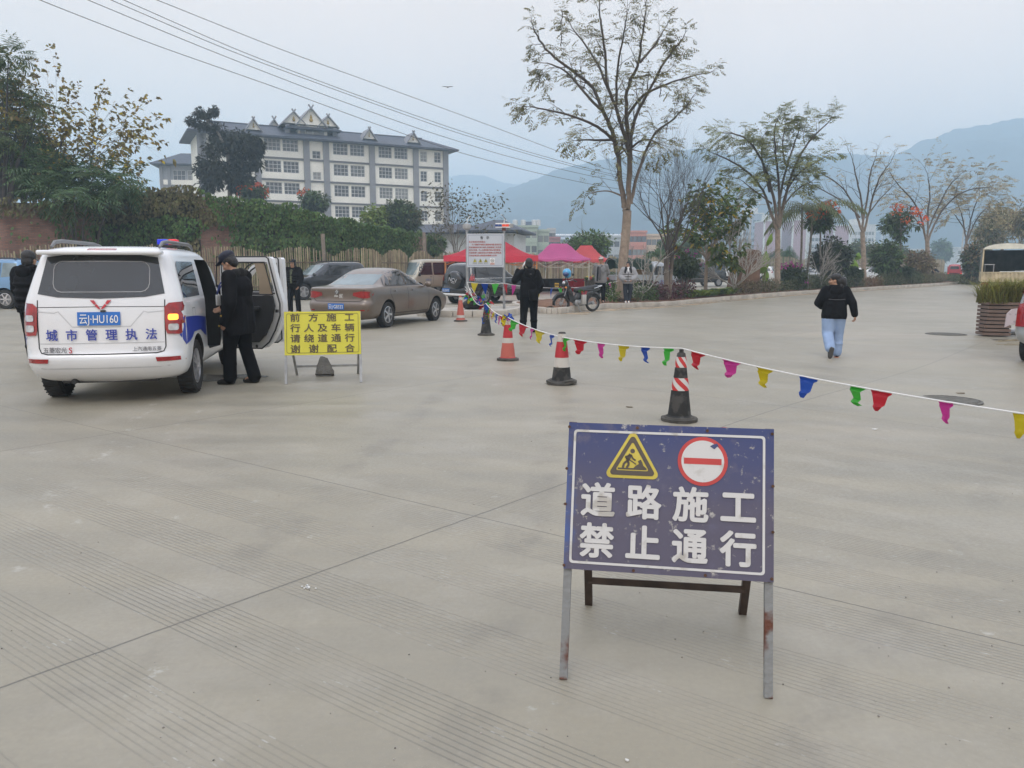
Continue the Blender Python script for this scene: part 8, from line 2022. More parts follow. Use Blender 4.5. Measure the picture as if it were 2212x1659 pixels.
B5 = mid(2086, 1.6)
acacia('yellowish acacia nearest the canopy truck', B5, [(.1, [(2087, 528), (2083, 490), (2075, 455), (2065, 430)]), (.1, [(2088, 528), (2095, 480), (2105, 445), (2115, 425)]), (.09, [(2089, 520), (2110, 470), (2140, 440)]), (.08, [(2086, 500), (2068, 470), (2058, 460)])], 15, [(2085, 570), (2087, 528)], .24, 'crown_acy', 1.0, .7, (2.6, 3, .65), tl=.8, nf=2)
def vase(name, label, base, vtop, hw, seed, nl, bark, leafk=None, mats=None, lsize=(.14, .07), per=3, fork=.3, cat='tree', r0=.11, lev=2, ang=38, up=.05, kids=3, ratio=.62, tilt=(20, 55), group=None, mat_leaf=None, fr=False, dens=1.0, lean=0.0, twl=.42, extra=None, trunks=1, wig=.15, rmin=.012):
 t = thing(name, label, cat, base, 0, group); T_ = TR(seed); rr = T_.rr; T_.dec, T_.tap = (.95, .3) if name == 'frangipani' else (.55, .7); s_ = sc_at(base); H_ = at(CU, vtop, base.y).z - base.z; W_ = hw / s_
 fz = H_ * fork
 for k in range(trunks):
  a = 2 * PI * k / trunks; o = V((math.cos(a), math.sin(a), 0)) * (.0 if trunks == 1 else .12)
  T_.tube([V(base) + o * .6 - V((0, 0, .1)), V(base) + o + V((lean * fz * .5, 0, fz * .5)), V(base) + o * 1.6 + V((lean * fz, 0, fz))], [r0 * 1.15, r0 * .9, r0 * .8], 8)
 for k in range(nl):
  a = 2 * PI * (k + rr.uniform(-.3, .3)) / nl; tl_ = R(rr.uniform(*tilt)); d = V((math.cos(a) * math.sin(tl_), math.sin(a) * math.sin(tl_), math.cos(tl_)))
  L = min((H_ - fz) * .62, W_ * 1.05 / max(.3, math.sin(tl_)) * .62)
  T_.sprout(V(base) + V((lean * fz, 0, fz * rr.uniform(.85, 1.0))), d, L, r0 * .55, 0, lev, ang, up, wig, kids, ratio, 4, .35, 5)
 if leafk:
  for p, d, l in T_.tips:
   if rr.random() > dens: continue
   for j in range(per):
    key = leafk if not isinstance(leafk, (list, tuple)) else leafk[0] if rr.random() < .87 else leafk[1]
    dd = (d + V((rr.gauss(0, .8), rr.gauss(0, .8), rr.gauss(0, .6) - .3)))
    if fr: T_.frond(key, p, dd, lsize[0] * rr.uniform(.7, 1.2), 4, lsize[1], .6)
    else: T_.leaf(key, p + d * rr.uniform(-.1, .1), dd, lsize[0] * rr.uniform(.7, 1.25), lsize[1], None, .3)
 if extra: extra(T_)
 T_.done(t, mats or {}, bark, base); return t
vase('crape_myrtle', 'leafless crape myrtle with fine upswept grey twigs right of the tallest acacia', mid(1440, .9), 352, 92, 21, 9, M_myr, fork=.33, r0=.11, lev=4, ang=26, up=.07, kids=3, ratio=.66, tilt=(8, 42), trunks=3, wig=.13)
vase('broadleaf_tree', 'green tree with yellowing leaves between the crape myrtle and the boulder', mid(1522, 1.2), 402, 62, 22, 9, M_bark, ['crown', 'yellow_leaves'], {'crown': leafmat('glossy_green_leaf', (.095, .135, .032), island=.5), 'yellow_leaves': L_ye}, (.29, .15), 6, .36, r0=.1, lev=2, kids=4, tilt=(15, 75), ang=45)
vase('frangipani', 'leafless candelabra frangipani in front of the grey pickup', mid(1386, .8), 522, 42, 23, 5, M_fr, fork=.12, r0=.06, lev=3, ang=42, up=.09, kids=2, ratio=.7, tilt=(20, 55), wig=.1, group='leafless frangipani shrubs')
vase('frangipani', 'leafless frangipani fanned across the front of the boulder', mid(1583, .9), 478, 62, 24, 7, M_fr, fork=.1, r0=.075, lev=3, ang=36, up=.08, kids=3, ratio=.68, tilt=(15, 60), wig=.1, group='leafless frangipani shrubs')
vase('frangipani', 'small leafless frangipani before the big dark shrub', mid(1775, .8), 542, 32, 25, 5, M_fr, fork=.15, r0=.06, lev=3, ang=40, up=.08, kids=2, ratio=.7, tilt=(20, 55), wig=.1, group='leafless frangipani shrubs')
def shrub(name, label, base, u, v, hw, hh, seed, keys, mats, L=.16, W=.08, clumps=60, per=60, cr=.3, cat='shrub', stem=True, group=None, flowers=None, depth=1.0, droop=.2):
 t = thing(name, label, cat, base, 0, group); T_ = TR(seed); c = at(u, v, base.y); s_ = sc_at(base); r = V((hw / s_, hw / s_ * depth, hh / s_))
 k_ = max(.15, min(1, min(r.x, r.z) * .32 / cr)) ; cr = cr if r.x > 1 else min(cr, r.x * .35)
 if stem:
  for i in range(4): T_.tube([V(base) - V((0, 0, .1)) + V((T_.rr.uniform(-.1, .1), T_.rr.uniform(-.1, .1), 0)), lerp(base, c, .6) + V((T_.rr.uniform(-.2, .2), T_.rr.uniform(-.2, .2), 0)), c + V((T_.rr.uniform(-.5, .5) * r.x, T_.rr.uniform(-.5, .5) * r.y, T_.rr.uniform(0, .5) * r.z))], [.05, .04, .015], 6)
 T_.crown(keys, c, V((max(.05, r.x - cr * .8), max(.05, r.y - cr * .8), max(.05, r.z - cr * .7))), clumps, per, cr, L, W, droop)
 if flowers:
  m_, n, fs_ = flowers; mats = dict(mats); mats['flowers'] = m_
  for i in range(n):
   o = V((T_.rr.gauss(0, 1), -abs(T_.rr.gauss(0, .8)), T_.rr.gauss(.5, .8))).normalized(); q = V((c.x + o.x * r.x, c.y + o.y * r.y, c.z + o.z * r.z)); T_.clump('flowers', q, V((fs_, fs_, fs_ * .6)), 12, fs_ * .9, fs_ * .5, -.2)
 T_.done(t, mats, M_barkg, base, 'crown', 'stems'); return t
shrub('bougainvillea', 'round dark bougainvillea with a few magenta flowers before the black people carrier', mid(1478, 1.1), 1478, 572, 39, 31, 31, ['crown'], {'crown': L_dk}, .15, .08, 70, 60, .28, flowers=(L_ma, 7, .12), group='bougainvillea bushes on the planted strip')
shrub('bougainvillea', 'low bougainvillea with many magenta flowers right of the second acacia', mid(1712, 1.0), 1713, 591, 33, 22, 32, ['crown'], {'crown': L_dk}, .15, .08, 60, 60, .3, flowers=(L_ma, 7, .16), group='bougainvillea bushes on the planted strip')
shrub('shrub', 'big dark round shrub right of the orange flowered tree', mid(1797, 1.4), 1797, 556, 44, 44, 33, ['crown', 'c2'], {'crown': L_dt, 'c2': L_dk}, .26, .12, 90, 60, .55)
shrub('shrub', 'dark bushy shrub right of the bare acacia trunk', mid(1915, 1.4), 1915, 556, 36, 40, 34, ['crown', 'c2'], {'crown': L_dk, 'c2': L_md}, .3, .14, 80, 60, .6)
shrub('shrub', 'small clipped dark ball shrub beside the upright stone', mid(1953, .9), 1953, 588, 19, 15, 35, ['crown'], {'crown': L_dk}, .24, .11, 40, 60, .4)
shrub('shrub', 'brownish loose shrub behind the upright stone', mid(1985, 1.6), 1987, 567, 34, 27, 36, ['crown'], {'crown': L_br}, .4, .12, 60, 40, .7)
shrub('shrub', 'dark shrub mass just left of the canopy truck', gx(2112, 66), 2108, 562, 30, 42, 37, ['crown', 'c2'], {'crown': L_dk, 'c2': L_br}, .35, .14, 90, 60, .7)
shrub('shrub', 'small dark shrub just right of the walking woman\'s head', mid(1845, .9), 1845, 590, 18, 14, 38, ['crown'], {'crown': L_dk}, .22, .1, 36, 50, .35)
def tulip(label, base, vtop, u, v, hw, hh, seed, nf, group='orange flowered trees', L=.34, trunk_r=.08, mats=None):
 t = thing('flowering_tree', label, 'tree', base, 0, group); T_ = TR(seed); rr = T_.rr; c = at(u, v, base.y); s_ = sc_at(base); r = V((hw / s_, hw / s_, hh / s_))
 T_.tube([V(base) - V((0, 0, .1)), lerp(base, c, .5), c], [trunk_r, trunk_r * .8, trunk_r * .5], 8)
 for i in range(9): o = V((rr.gauss(0, 1), rr.gauss(0, 1), rr.gauss(.2, .7))).normalized(); T_.sprout(lerp(base, c, .85), o, r.x * .9, trunk_r * .4, 1, 2, 35, .05, .15, 2, .6, 3)
 T_.crown(['crown', 'c2'], c, V((r.x * .8, r.y * .8, r.z * .8)), 46, 34, r.x * .27, L, L * .4, .35, .2)
 for i in range(nf):
  a = rr.uniform(0, 2 * PI); e_ = rr.uniform(-.2, 1.2); o = V((math.cos(a) * math.cos(e_), -abs(math.sin(a) * math.cos(e_)), math.sin(e_))); q = V((c.x + o.x * r.x, c.y + o.y * r.y, c.z + o.z * r.z)); T_.clump('flowers', q, V((.3, .3, .14)), 16, .26, .15, -.3)
 T_.done(t, {'crown': L_dk, 'c2': L_md, 'flowers': L_or}, M_barkg, base); return t
tulip('orange flowered dark tree beside the palms', mid(1772, 1.5), 440, 1772, 470, 32, 32, 41, 7)
tulip('orange flowered dark tree left of the buff acacia', mid(1945, 1.5), 440, 1946, 482, 42, 36, 42, 10)
tulip('orange blossomed bush under the dusky tree before the school', gx(548, 84), 395, 548, 418, 30, 22, 43, 14, L=.5)
tulip('dark bush with few orange blossoms before the school middle', gx(676, 86), 408, 676, 434, 35, 24, 44, 5, L=.5)
def palm(label, base, top, n, L, seed, spear=True, r=.07):
 t = thing('palm_tree', label, 'palm', base, 0, 'palms on the planted strip'); T_ = TR(seed); rr = T_.rr
 T_.tube([V(base), lerp(base, top, .5) + V((.05, 0, 0)), top], [r * 1.2, r, r * .9], 8)
 for i in range(n):
  a = 2 * PI * i / n + rr.uniform(-.2, .2); d = V((math.cos(a), math.sin(a), rr.uniform(.5, 1.2))).normalized(); q = V(top); pts = [q]
  for k in range(9):
   d = (d + V((0, 0, -.2))).normalized(); q = q + d * L / 9; pts.append(q)
   sd = d.cross(V((0, 0, 1))); sd = sd.normalized() if sd.length > .1 else V((1, 0, 0))
   for sg in (-1, 1):
    for h_ in (0, .5): T_.leaf('crown', q - d * L / 9 * h_, (sd * sg + d * .7 + V((0, 0, -.5))).normalized(), L * .27 * math.sin(PI * (k + 2) / 12), L * .022, V((0, 0, 1)), .3)
  T_.tube(pts, [.018 - .0015 * k for k in range(10)], 3)
 if spear: T_.tube([V(top), V(top) + V((.05, 0, L * .75))], [.02, .006], 4)
 T_.done(t, {'crown': L_pl}, M_barkg, base)
b_ = mid(1727, 1.7); palm('slender palm with drooping fronds and upright spear left of the orange flowered tree', b_, at(1733, 448, b_.y), 8, 2.6, 51)
b_ = mid(1740, 2.0); palm('palm with bushy yellowish head just behind the orange flowered tree', b_, at(1757, 452, b_.y), 13, 3.4, 52, False)
def banana(label, base, leaves, seed):
 t = thing('banana_plant', label, 'plant', base, 0, 'banana plants on the planted strip'); b = MB()
 for i, (uv0, uv1, w) in enumerate(leaves):
  p0 = at(*uv0, base.y + .2 * i); p1 = at(*uv1, base.y + .2 * i); N = 10; d = p1 - p0; sd = V((d.z, 0, -d.x)).normalized() * .95 + V((0, .3, 0)); rows = []
  for k in range(N + 1):
   f = k / N; ww = w * math.sin(PI * min(1, f * .93 + .05)) ** .7; q = lerp(p0, p1, f) + V((0, -.25 * math.sin(PI * f), 0)); rows.append([b.bm.verts.new(q - V(base) + sd * ww * s_ + V((0, .12 * abs(s_), -.05 * abs(s_)))) for s_ in (-1, 0, 1)])
  for A, B in zip(rows, rows[1:]):
   for j in range(2): b.bm.faces.new((A[j], A[j + 1], B[j + 1], B[j]))
  b.build('leaf', L_ba, t, 60); b = MB()
  b.tube([V((0, 0, -.1)), lerp(V(base), p0, .5) - V(base) + V((0, .05, 0)), p0 - V(base), lerp(p0, p1, .9) - V(base)], [.05, .035, .022, .006], 6); b.build('stem', pm('banana_stem', (.16, .15, .06), .7), t); b = MB()
 b.bm.free()
b_ = mid(1651, 1.1); banana('banana plant with tall bright leaves right of the boulder', b_, [((1646, 590), (1657, 542), .3), ((1656, 530), (1668, 503), .17), ((1652, 612), (1655, 578), .2)], 1)
b_ = mid(1843, 1.3); banana('banana plant by the bare acacia trunk', b_, [((1840, 590), (1848, 560), .35), ((1832, 585), (1822, 562), .3), ((1850, 560), (1856, 545), .25)], 2)
# ---- hedges along the kerb: each planting is a thing
def hedge(label, u0, u1, h, d0, d1, keys, mats, seed, L=.12, W=.06, dens=230, spiky=False, ragged=.25):
 a = kerb_at((u0 + u1) / 2, .5); t = thing('hedge', label, 'hedge', a, 0, 'plantings along the kerb'); T_ = TR(seed); rr = T_.rr
 n = max(2, int(abs(kerb_at(u1, .5).xy.__sub__(kerb_at(u0, .5).xy).length) / .28))
 for i in range(n):
  u = u0 + (u1 - u0) * (i + .5) / n
  for k in range(max(2, int((d1 - d0) / .35))):
   p = kerb_at(u, d0 + (d1 - d0) * (k + rr.random()) / max(2, int((d1 - d0) / .35))); hh = h * (1 + rr.uniform(-ragged, ragged)); p.z += .17 + hh * .5
   key = keys[rr.randrange(len(keys))]
   if spiky:
    for j in range(int(dens * .14)): a_ = rr.uniform(0, 2 * PI); T_.leaf(key, p + V((rr.uniform(-.15, .15), rr.uniform(-.15, .15), -hh * .4)), V((math.cos(a_) * .6, math.sin(a_) * .6, 1)), hh * rr.uniform(.7, 1.1), .05, None, .5)
   else:
    T_.clump(key, p, V((.26, .26, hh * .56)), int(dens * .26), L, W, 0, .35)
    if rr.random() < .5: T_.tube([p - V((0, 0, hh * .5)), p + V((rr.uniform(-.1, .1), rr.uniform(-.1, .1), hh * .2))], [.015, .008], 4)
 T_.done(t, mats, M_barkg, a, 'foliage', 'stems')
kx = {'a': L_dk, 'b': L_md, 'c': L_pu, 'd': L_li, 'e': L_br, 'f': L_ol, 'g': leafmat('red_soil_grass', (.17, .10, .05), island=.4)}
hedge('small green bush at the kerb between the grey jacketed man and the tallest acacia', 1312, 1334, .75, .35, 1.6, ['a', 'b', 'b'], kx, 61)
hedge('dry reddish grass at the foot of the tallest acacia', 1334, 1372, .32, .2, 1.2, ['g', 'e'], kx, 62, spiky=True)
hedge('dark green hedge right of the woman in grey', 1368, 1412, .72, .45, 2.0, ['a', 'a', 'b'], kx, 63)
hedge('purple red hedge below the leafless crape myrtle', 1412, 1494, .68, .4, 2.0, ['c', 'c', 'c', 'a'], kx, 64)
hedge('lime green strappy planting in front of the boulder', 1492, 1584, .62, .35, 1.5, ['d', 'd', 'b'], kx, 65, spiky=True, dens=420)
hedge('dry brown planting around the second acacia trunk', 1588, 1672, .62, .4, 2.2, ['e', 'e', 'f'], kx, 66)
hedge('olive hedge behind the walking woman', 1672, 1745, .6, .4, 2.2, ['f', 'f', 'a'], kx, 67)
hedge('dark green hedge right of the walking woman\'s head', 1745, 1862, .8, .4, 2.4, ['a', 'a', 'f'], kx, 68)
hedge('brownish planting below the bare acacia', 1862, 1900, .55, .4, 2.0, ['e', 'g'], kx, 69)
hedge('long dark hedge near the far end of the planted strip', 1898, 1990, .8, .4, 2.4, ['a', 'f'], kx, 70)
hedge('sparse hedge at the far end of the planted strip', 1990, 2040, .7, .4, 2.4, ['f', 'e'], kx, 71)
a_, c_ = gx(2042, 74), gx(2122, 66)
b = MB(); kerbrun(b, densify(chaikin([(a_.x, a_.y), (a_.x + 1.2, a_.y - 3.2), (c_.x - 1, c_.y - 1.2), (c_.x + 1.5, c_.y + 1)]), 1.0), .16, .2); tag(b.build('round_bed_kerb', M_kerb), None, None, kind='structure')
t = thing('hedge', 'low round bed of dark plants beyond the strip before the red pickup', 'hedge', lerp(a_, c_, .5)); T_ = TR(72)
for i in range(90): p = lerp(a_, c_, T_.rr.random()) + V((T_.rr.uniform(-.6, .6), T_.rr.uniform(-1.6, 1.6), .4)); T_.clump('foliage', p, V((.6, .6, .4)), 45, .22, .1, 0, .3)
T_.done(t, {'foliage': L_ol}, M_barkg, lerp(a_, c_, .5), 'foliage')
# ---- trees beyond the fence
def broad(label, base, c_uv, hw, hh, seed, keys, mats, L=.3, W=.15, clumps=80, per=50, cr=.9, group='trees beyond the fence', name='broadleaf_tree', trunk_r=.16, bark=None, droop=.25, depth=1.0, flat=.3):
 t = thing(name, label, 'tree', base, 0, group); T_ = TR(seed); rr = T_.rr; c = at(*c_uv, base.y); s_ = sc_at(base); r = V((hw / s_, hw / s_ * depth, hh / s_))
 T_.tube([V(base) - V((0, 0, .2)), lerp(base, c, .6), c + V((0, 0, r.z * .3))], [trunk_r, trunk_r * .8, trunk_r * .3], 7)
 for i in range(8): o = V((rr.gauss(0, 1), rr.gauss(0, 1), rr.gauss(.3, .6))).normalized(); T_.sprout(lerp(base, c, rr.uniform(.6, 1)), o, r.x * .8, trunk_r * .3, 1, 2, 40, .05, .2, 3, .6, 3)
 T_.crown(keys, c, V((r.x * .82, r.y * .82, r.z * .82)), clumps, per, cr, L, W, droop, flat); T_.done(t, mats, bark or M_barkg, base)
broad('layered bright green tree behind the tents', gx(1268, 66), (1270, 528), 55, 22, 81, ['crown', 'c2'], {'crown': leafmat('fresh_leaf', (.09, .15, .035), island=.4), 'c2': L_md}, .3, .16, 60, 60, .8)
broad('dome shaped dark green tree at the end of the ivy wall', gx(862, 76), (862, 470), 46, 32, 82, ['crown', 'c2'], {'crown': L_md, 'c2': L_dk}, .45, .18, 90, 70, .8)
broad('bright lime tree beside the dome shaped tree', gx(808, 74), (808, 473), 26, 26, 83, ['crown'], {'crown': L_li}, .4, .18, 40, 45, .7)
broad('dark green bush behind the bamboo fence right of the ivy', gx(937, 62), (938, 530), 22, 20, 84, ['crown'], {'crown': L_md}, .3, .15, 40, 60, .6)
vase('broadleaf_tree', 'half bare upswept tree before the low slate house', gx(986, 58), 428, 66, 85, 8, M_barkg, 'crown', {'crown': leafmat('bronze_leaf', (.10, .095, .05), island=.4)}, (.3, .13), 1, .3, r0=.1, lev=3, ang=28, up=.07, kids=3, tilt=(8, 40), dens=.75, group='trees beyond the fence')
for i, (u, v, hw, hh, Y, lab, k) in enumerate(((1440, 535, 26, 26, 92, 'dull green tree beyond the fence left of the yellowing tree', 'b'), (1492, 535, 36, 24, 95, 'dull green tree beyond the fence behind the yellowing tree', 'b'), (1545, 545, 22, 20, 105, 'dark low tree beyond the white truck', 'a'), (1420, 560, 30, 16, 78, 'low green scrub behind the canvas topped pickup', 'b'), (1690, 556, 24, 14, 112, 'low grey green scrub behind the second acacia', 'f'), (1860, 540, 40, 22, 118, 'pale green tree mass behind the white cars', 'f'), (1935, 548, 26, 20, 120, 'olive tree far behind the upright stone', 'f'), (2035, 540, 22, 26, 260, 'hazy blue green tree mass far behind the pickup', 'a'), (1975, 558, 26, 14, 230, 'hazy low tree line behind the buff acacia', 'a'), (1655, 562, 18, 12, 120, 'small scrub between boulder and acacia', 'b'))):
 p = gx(u, Y); cr = hw * Y / F; broad(lab, p, (u, v), hw, hh, 90 + i, ['crown', 'c2'], {'crown': kx[k], 'c2': L_md}, .3 * Y / 80, .16 * Y / 80, 70, 45, cr * .28, trunk_r=.2)
t = thing('conifer', 'small bright conifer behind the low bougainvillea', 'tree', gx(1706, 98), group='trees beyond the fence'); T_ = TR(101); b_ = gx(1706, 98); top = at(1706, 530, 98)
T_.tube([b_, top], [.15, .03], 6)
for i in range(26):
 f = i / 26; q = lerp(b_, top, .2 + .8 * f); rad = 1.9 * (1 - f) + .15
 for j in range(8): a = j * PI / 4 + i; T_.frond('crown', q, V((math.cos(a), math.sin(a), .25)), rad, 4, .16, .3)
T_.done(t, {'crown': leafmat('conifer_leaf', (.06, .12, .035), island=.3)}, M_barkg, b_)
for i, (u, v, hw, hh, Y, lab) in enumerate(((2165, 470, 40, 28, 92, 'buff bushy tree above the canopy truck'), (2215, 480, 34, 40, 84, 'olive tree cut by the right edge above the truck'), (2135, 505, 30, 26, 88, 'brownish tree with red blossoms left of the truck canopy'))):
 p = gx(u, Y); broad(lab, p, (u, v), hw, hh, 110 + i, ['crown', 'c2'], {'crown': L_acy, 'c2': L_ol}, .5, .12, 70, 40, 1.0, flat=.1, trunk_r=.2)
# ---- left hand trees on the bank behind the brick wall
L_fe = leafmat('feather_green', (.10, .14, .05), island=.45); L_oc = leafmat('ochre_leaf', (.22, .18, .06), island=.5)
def feather(label, base, lumps, seed, mat, fl=1.1, n=60, trunk_r=.16, name='jacaranda_tree'):
 t = thing(name, label, 'tree', base, 0, 'trees on the bank at the left'); T_ = TR(seed); rr = T_.rr
 for (u, v, ru, rv, k) in lumps:
  c = at(u, v, base.y + rr.uniform(-1.5, 1.5)); s_ = sc_at(base)
  T_.tube([V(base) - V((0, 0, .3)), lerp(base, c, .55) + V((rr.uniform(-.3, .3), 0, .3)), c], [trunk_r, trunk_r * .5, .02], 6)
  for i in range(int(n * k)):
   o = V((rr.gauss(0, 1), rr.gauss(0, 1), rr.gauss(.15, .8))).normalized(); kk = rr.random() ** .5; p = c + V((o.x * ru / s_, o.y * ru / s_, o.z * rv / s_)) * kk
   T_.frond('crown', p, o + V((0, 0, .2)), fl * rr.uniform(.7, 1.2), 6, fl * .085, .8)
 T_.done(t, {'crown': mat}, M_barkd, base)
LB = gx(12, 40); LB.z = 2.0
feather('tall feathery tree at the left edge of the view', LB, [(18, 122, 22, 16, 1.2), (48, 198, 22, 10, .8), (8, 178, 14, 10, .5), (2, 240, 26, 24, 1.4), (62, 268, 20, 12, .5), (22, 295, 36, 22, 1.6), (85, 228, 9, 5, .3), (-30, 200, 20, 30, .6)], 121, L_fe, .75)
broad('dense green tree rising behind the left brick wall', gx(55, 43), (55, 362), 88, 56, 122, ['crown', 'c2', 'c2'], {'crown': L_dk, 'c2': L_md}, .3, .11, 150, 70, .9, group='trees on the bank at the left', droop=.3)
p = gx(150, 42); p.z = 2.5
vase('broadleaf_tree', 'sparse tree with yellow and rust leaves above the ivy at the left', p, 212, 100, 123, 11, M_barkd, ['crown', 'yellow_leaves'], {'crown': L_oc, 'yellow_leaves': L_ye}, (.26, .15), 4, .28, r0=.13, lev=3, kids=3, tilt=(10, 72), ang=36, up=.02, dens=.95, group='trees on the bank at the left', ratio=.66)
p = gx(185, 35.6)
feather('dark feathery shrub spilling over the left brick wall', p, [(130, 395, 50, 26, 1.6), (200, 385, 55, 28, 2.0), (255, 392, 38, 24, 1.3), (160, 425, 60, 18, 1.2), (95, 375, 40, 22, 1.2)], 124, leafmat('feather_dark', (.07, .12, .045), island=.4), .95, 55, .1, 'feathery_shrub')
p = gx(498, 84); p.z = 2.0
t = thing('broadleaf_tree', 'dusky dark leaved tree with one long bare top branch before the school', 'tree', p, 0, 'trees beyond the fence'); T_ = TR(131); rr = T_.rr
T_.tube([V(p), at(497, 400, 84), at(492, 330, 84), at(470, 285, 84), at(452, 262, 84), at(440, 245, 84)], [.3, .26, .2, .12, .07, .04], 8)
for u, v, ru, rv in ((480, 345, 42, 55), (530, 330, 34, 40), (455, 375, 30, 34), (515, 385, 30, 26), (490, 300, 40, 22), (548, 315, 18, 18)):
 c = at(u, v, 84 + rr.uniform(-1.5, 1.5)); s_ = F / 84; T_.tube([at(495, 360, 84), c], [.12, .03], 5); T_.crown(['crown'], c, V((ru / s_, ru / s_, rv / s_)), 42, 42, .55, .5, .2, .5, .2)
for u, v, ru, rv in ((415, 262, 12, 6), (430, 270, 14, 6), (445, 250, 10, 8), (432, 243, 9, 5), (463, 240, 7, 8), (455, 272, 16, 8)):
 c = at(u, v, 84); T_.tube([at(448, 264, 84), c], [.05, .02], 5); T_.crown(['crown'], c, V((ru / s_, .4, rv / s_)), 9, 30, .3, .4, .16, .3, .2)
T_.done(t, {'crown': L_dt}, M_barkg, p)
# ---- the old brick wall and its ivy
def brick_mat():
 m = bpy.data.materials.new('old_brick'); m.use_nodes = True; n, l = m.node_tree.nodes, m.node_tree.links; b = n['Principled BSDF']
 t = n.new('ShaderNodeTexCoord'); br = n.new('ShaderNodeTexBrick'); br.inputs['Color1'].default_value = (.42, .225, .17, 1); br.inputs['Color2'].default_value = (.29, .16, .125, 1); br.inputs['Mortar'].default_value = (.24, .19, .16, 1)
 br.inputs['Scale'].default_value = 1; br.inputs['Brick Width'].default_value = .24; br.inputs['Row Height'].default_value = .07; br.inputs['Mortar Size'].default_value = .012
 l.new(t.outputs['UV'], br.inputs['Vector'])
 no = n.new('ShaderNodeTexNoise'); no.inputs['Scale'].default_value = 1.2; no.inputs['Detail'].default_value = 7; l.new(t.outputs['Object'], no.inputs['Vector'])
 mr_ = n.new('ShaderNodeMapRange'); mr_.inputs[1].default_value = .35; mr_.inputs[2].default_value = .7; l.new(no.outputs[0], mr_.inputs[0])
 mx_ = n.new('ShaderNodeMix'); mx_.data_type = 'RGBA'; mx_.blend_type = 'MULTIPLY'; l.new(mr_.outputs[0], mx_.inputs[0]); l.new(br.outputs[0], mx_.inputs[6]); mx_.inputs[7].default_value = (.55, .5, .48, 1)
 l.new(mx_.outputs[2], b.inputs['Base Color']); b.inputs['Roughness'].default_value = .95
 bp = n.new('ShaderNodeBump'); bp.inputs['Strength'].default_value = .6; bp.inputs['Distance'].default_value = .02; l.new(br.outputs['Fac'], bp.inputs['Height']); bp.invert = True; l.new(bp.outputs[0], b.inputs['Normal'])
 return m
M_brick = brick_mat()
WP = [(-34, 32), (-24, 35.5), (-17.5, 38.5), (-11, 43), (-8, 47), (-6.6, 52), (-6.3, 55)]
WPd = densify(chaikin(WP), 1.0)
def wall_top(u): 
 T = [(-400, 430), (0, 433), (130, 436), (200, 425), (260, 412), (350, 410), (440, 411), (470, 425), (560, 432), (620, 442), (700, 463), (760, 471), (800, 486), (860, 493), (900, 501), (960, 505)]
 for (a, va), (c, vc_) in zip(T, T[1:]):
  if a <= u <= c: return va + (vc_ - va) * (u - a) / (c - a)
 return 433 if u < 0 else 505
b = MB(); uvl = b.bm.loops.layers.uv.new('UVMap'); dist = 0; prof = []
for i, p in enumerate(WPd):
 if i: dist += (p - WPd[i - 1]).length
 u = CU + F * p.x / (p.y * _cp + .4); prof.append((p, dist, u, at(u, wall_top(u) + 10, p.y).z))
for (p, d0, u0, z0), (q, d1, u1, z1) in zip(prof, prof[1:]):
 f = b.face([(p.x, p.y, -.1), (q.x, q.y, -.1), (q.x, q.y, z1), (p.x, p.y, z0)])
 for lp, uv in zip(f.loops, ((d0, 0), (d1, 0), (d1, z1), (d0, z0))): lp[uvl].uv = uv
r_ = bmesh.ops.extrude_face_region(b.bm, geom=b.bm.faces[:])
for g in r_['geom']:
 if isinstance(g, bmesh.types.BMVert): g.co += V((.2, .35, 0))
tag(b.build('brick_wall', M_brick, None, 0, norm=True), 'old stepped red brick wall under ivy behind the bamboo fence', 'wall')
b = MB()
for (p, d0, u0, z0), (q, d1, u1, z1) in zip(prof, prof[1:]):
 if u1 < 190: b.beam((p.x + .1, p.y + .15, z0 + .06), (q.x + .1, q.y + .15, z1 + .06), .5, .14)
cp2 = b.build('coping', pm('dark_coping', (.07, .06, .055), .9, var=.3), bpy.data.objects['brick_wall'], 0)
T_ = TR(141); rr = T_.rr
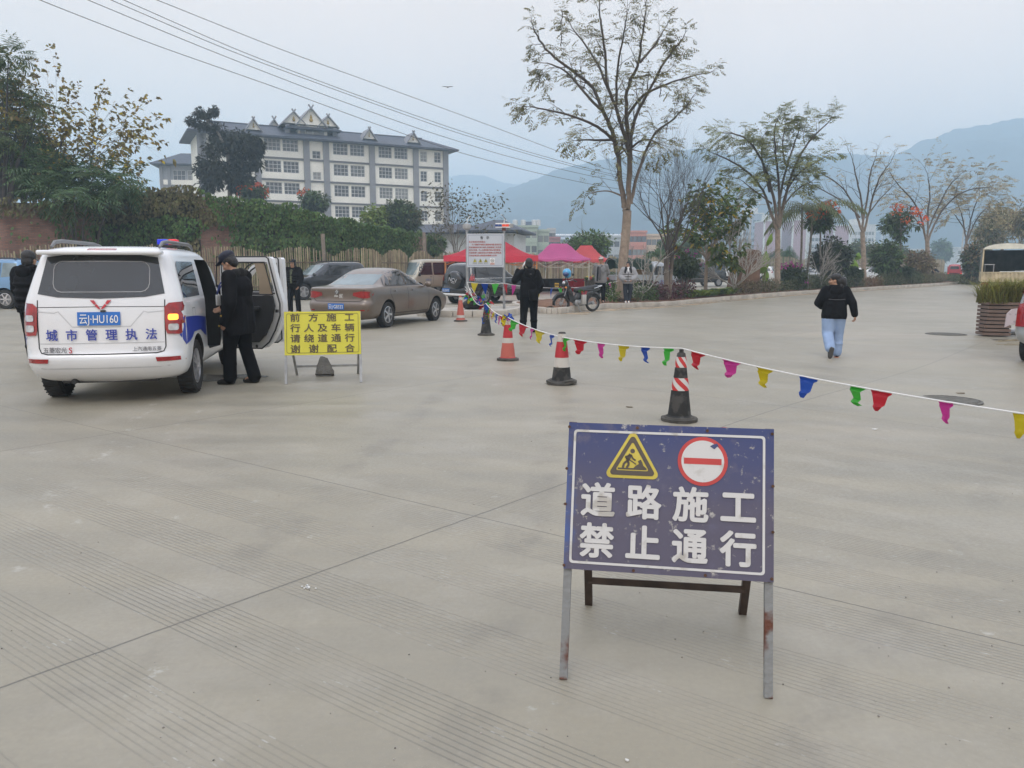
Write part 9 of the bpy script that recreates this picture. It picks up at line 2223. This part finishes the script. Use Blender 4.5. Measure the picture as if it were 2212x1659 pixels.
for (p, d0, u0, z0), (q, d1, u1, z1) in zip(prof, prof[1:]):
 if u1 < 60: continue
 n = int((p - q).length * 800)
 for _ in range(n):
  f = rr.random(); x, y = p.x + (q.x - p.x) * f, p.y + (q.y - p.y) * f; u = u0 + (u1 - u0) * f; zt = z0 + (z1 - z0) * f + .35 + .35 * noise.noise((x * .8, y * .8, 3))
  g = rr.random(); z = zt * (1 - g ** 1.15 * .95)
  bare = (u < 150 and z < zt - .9 + .3 * noise.noise((x, z, 0))) or (452 < u < 512 and z < zt - 1.6 + .6 * noise.noise((x * 1.5, z, 5)))
  if bare and rr.random() < .93: continue
  if u < 250 and rr.random() < .45: continue
  bulge = .25 + .55 * (.5 + .5 * noise.noise((x * .5, y * .5 + z * .35, 7))) + .35 * math.sin(PI * min(1, (zt - z) / zt)) * noise.noise((x * 1.3, z * 1.3, 9))
  key = 'dry' if noise.noise((x * .35, z * .5, 11)) > .02 + (u - 350) * .0011 else 'foliage'
  P_ = V((x, y - max(.05, bulge), z)); T_.leaf(key, P_, V((rr.gauss(0, .5), -.35, -1 + rr.gauss(0, .35))), rr.uniform(.13, .23), rr.uniform(.1, .16), V((rr.gauss(0, .4), -1, .5)), .1)
t = thing('ivy', 'thick green ivy draped over the old brick wall', 'creeper', (0, 0, 0))
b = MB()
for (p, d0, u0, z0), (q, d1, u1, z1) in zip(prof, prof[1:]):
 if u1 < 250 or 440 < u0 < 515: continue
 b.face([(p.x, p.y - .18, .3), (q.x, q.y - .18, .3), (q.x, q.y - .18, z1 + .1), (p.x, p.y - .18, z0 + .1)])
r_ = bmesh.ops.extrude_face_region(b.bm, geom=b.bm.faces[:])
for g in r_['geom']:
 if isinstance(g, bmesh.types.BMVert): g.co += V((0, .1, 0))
b.build('stems', pm('ivy_backing', (.035, .03, .02), .95, var=.5, scale=6), t, 0, norm=True)  # flat dark backing sheet behind the leaves
T_.done(t, {'foliage': L_iv, 'dry': L_ivd}, M_barkd, (0, 0, 0), 'foliage')
tag(pydata('bank', [(-60, 36, 0), (-34, 33, 1.8), (-20, 40, 3.2), (-12, 45, 3.4), (-8, 52, 2.6), (-6, 60, 1.5), (-6, 90, 2.5), (-60, 90, 3.5), (4, 95, 0)], [(0, 1, 7), (1, 2, 7), (2, 3, 7), (3, 4, 6), (4, 5, 6), (3, 6, 7), (6, 5, 8)], pm('bank_earth', (.06, .06, .03), .95, var=.4, scale=.8)), None, None, kind='structure')
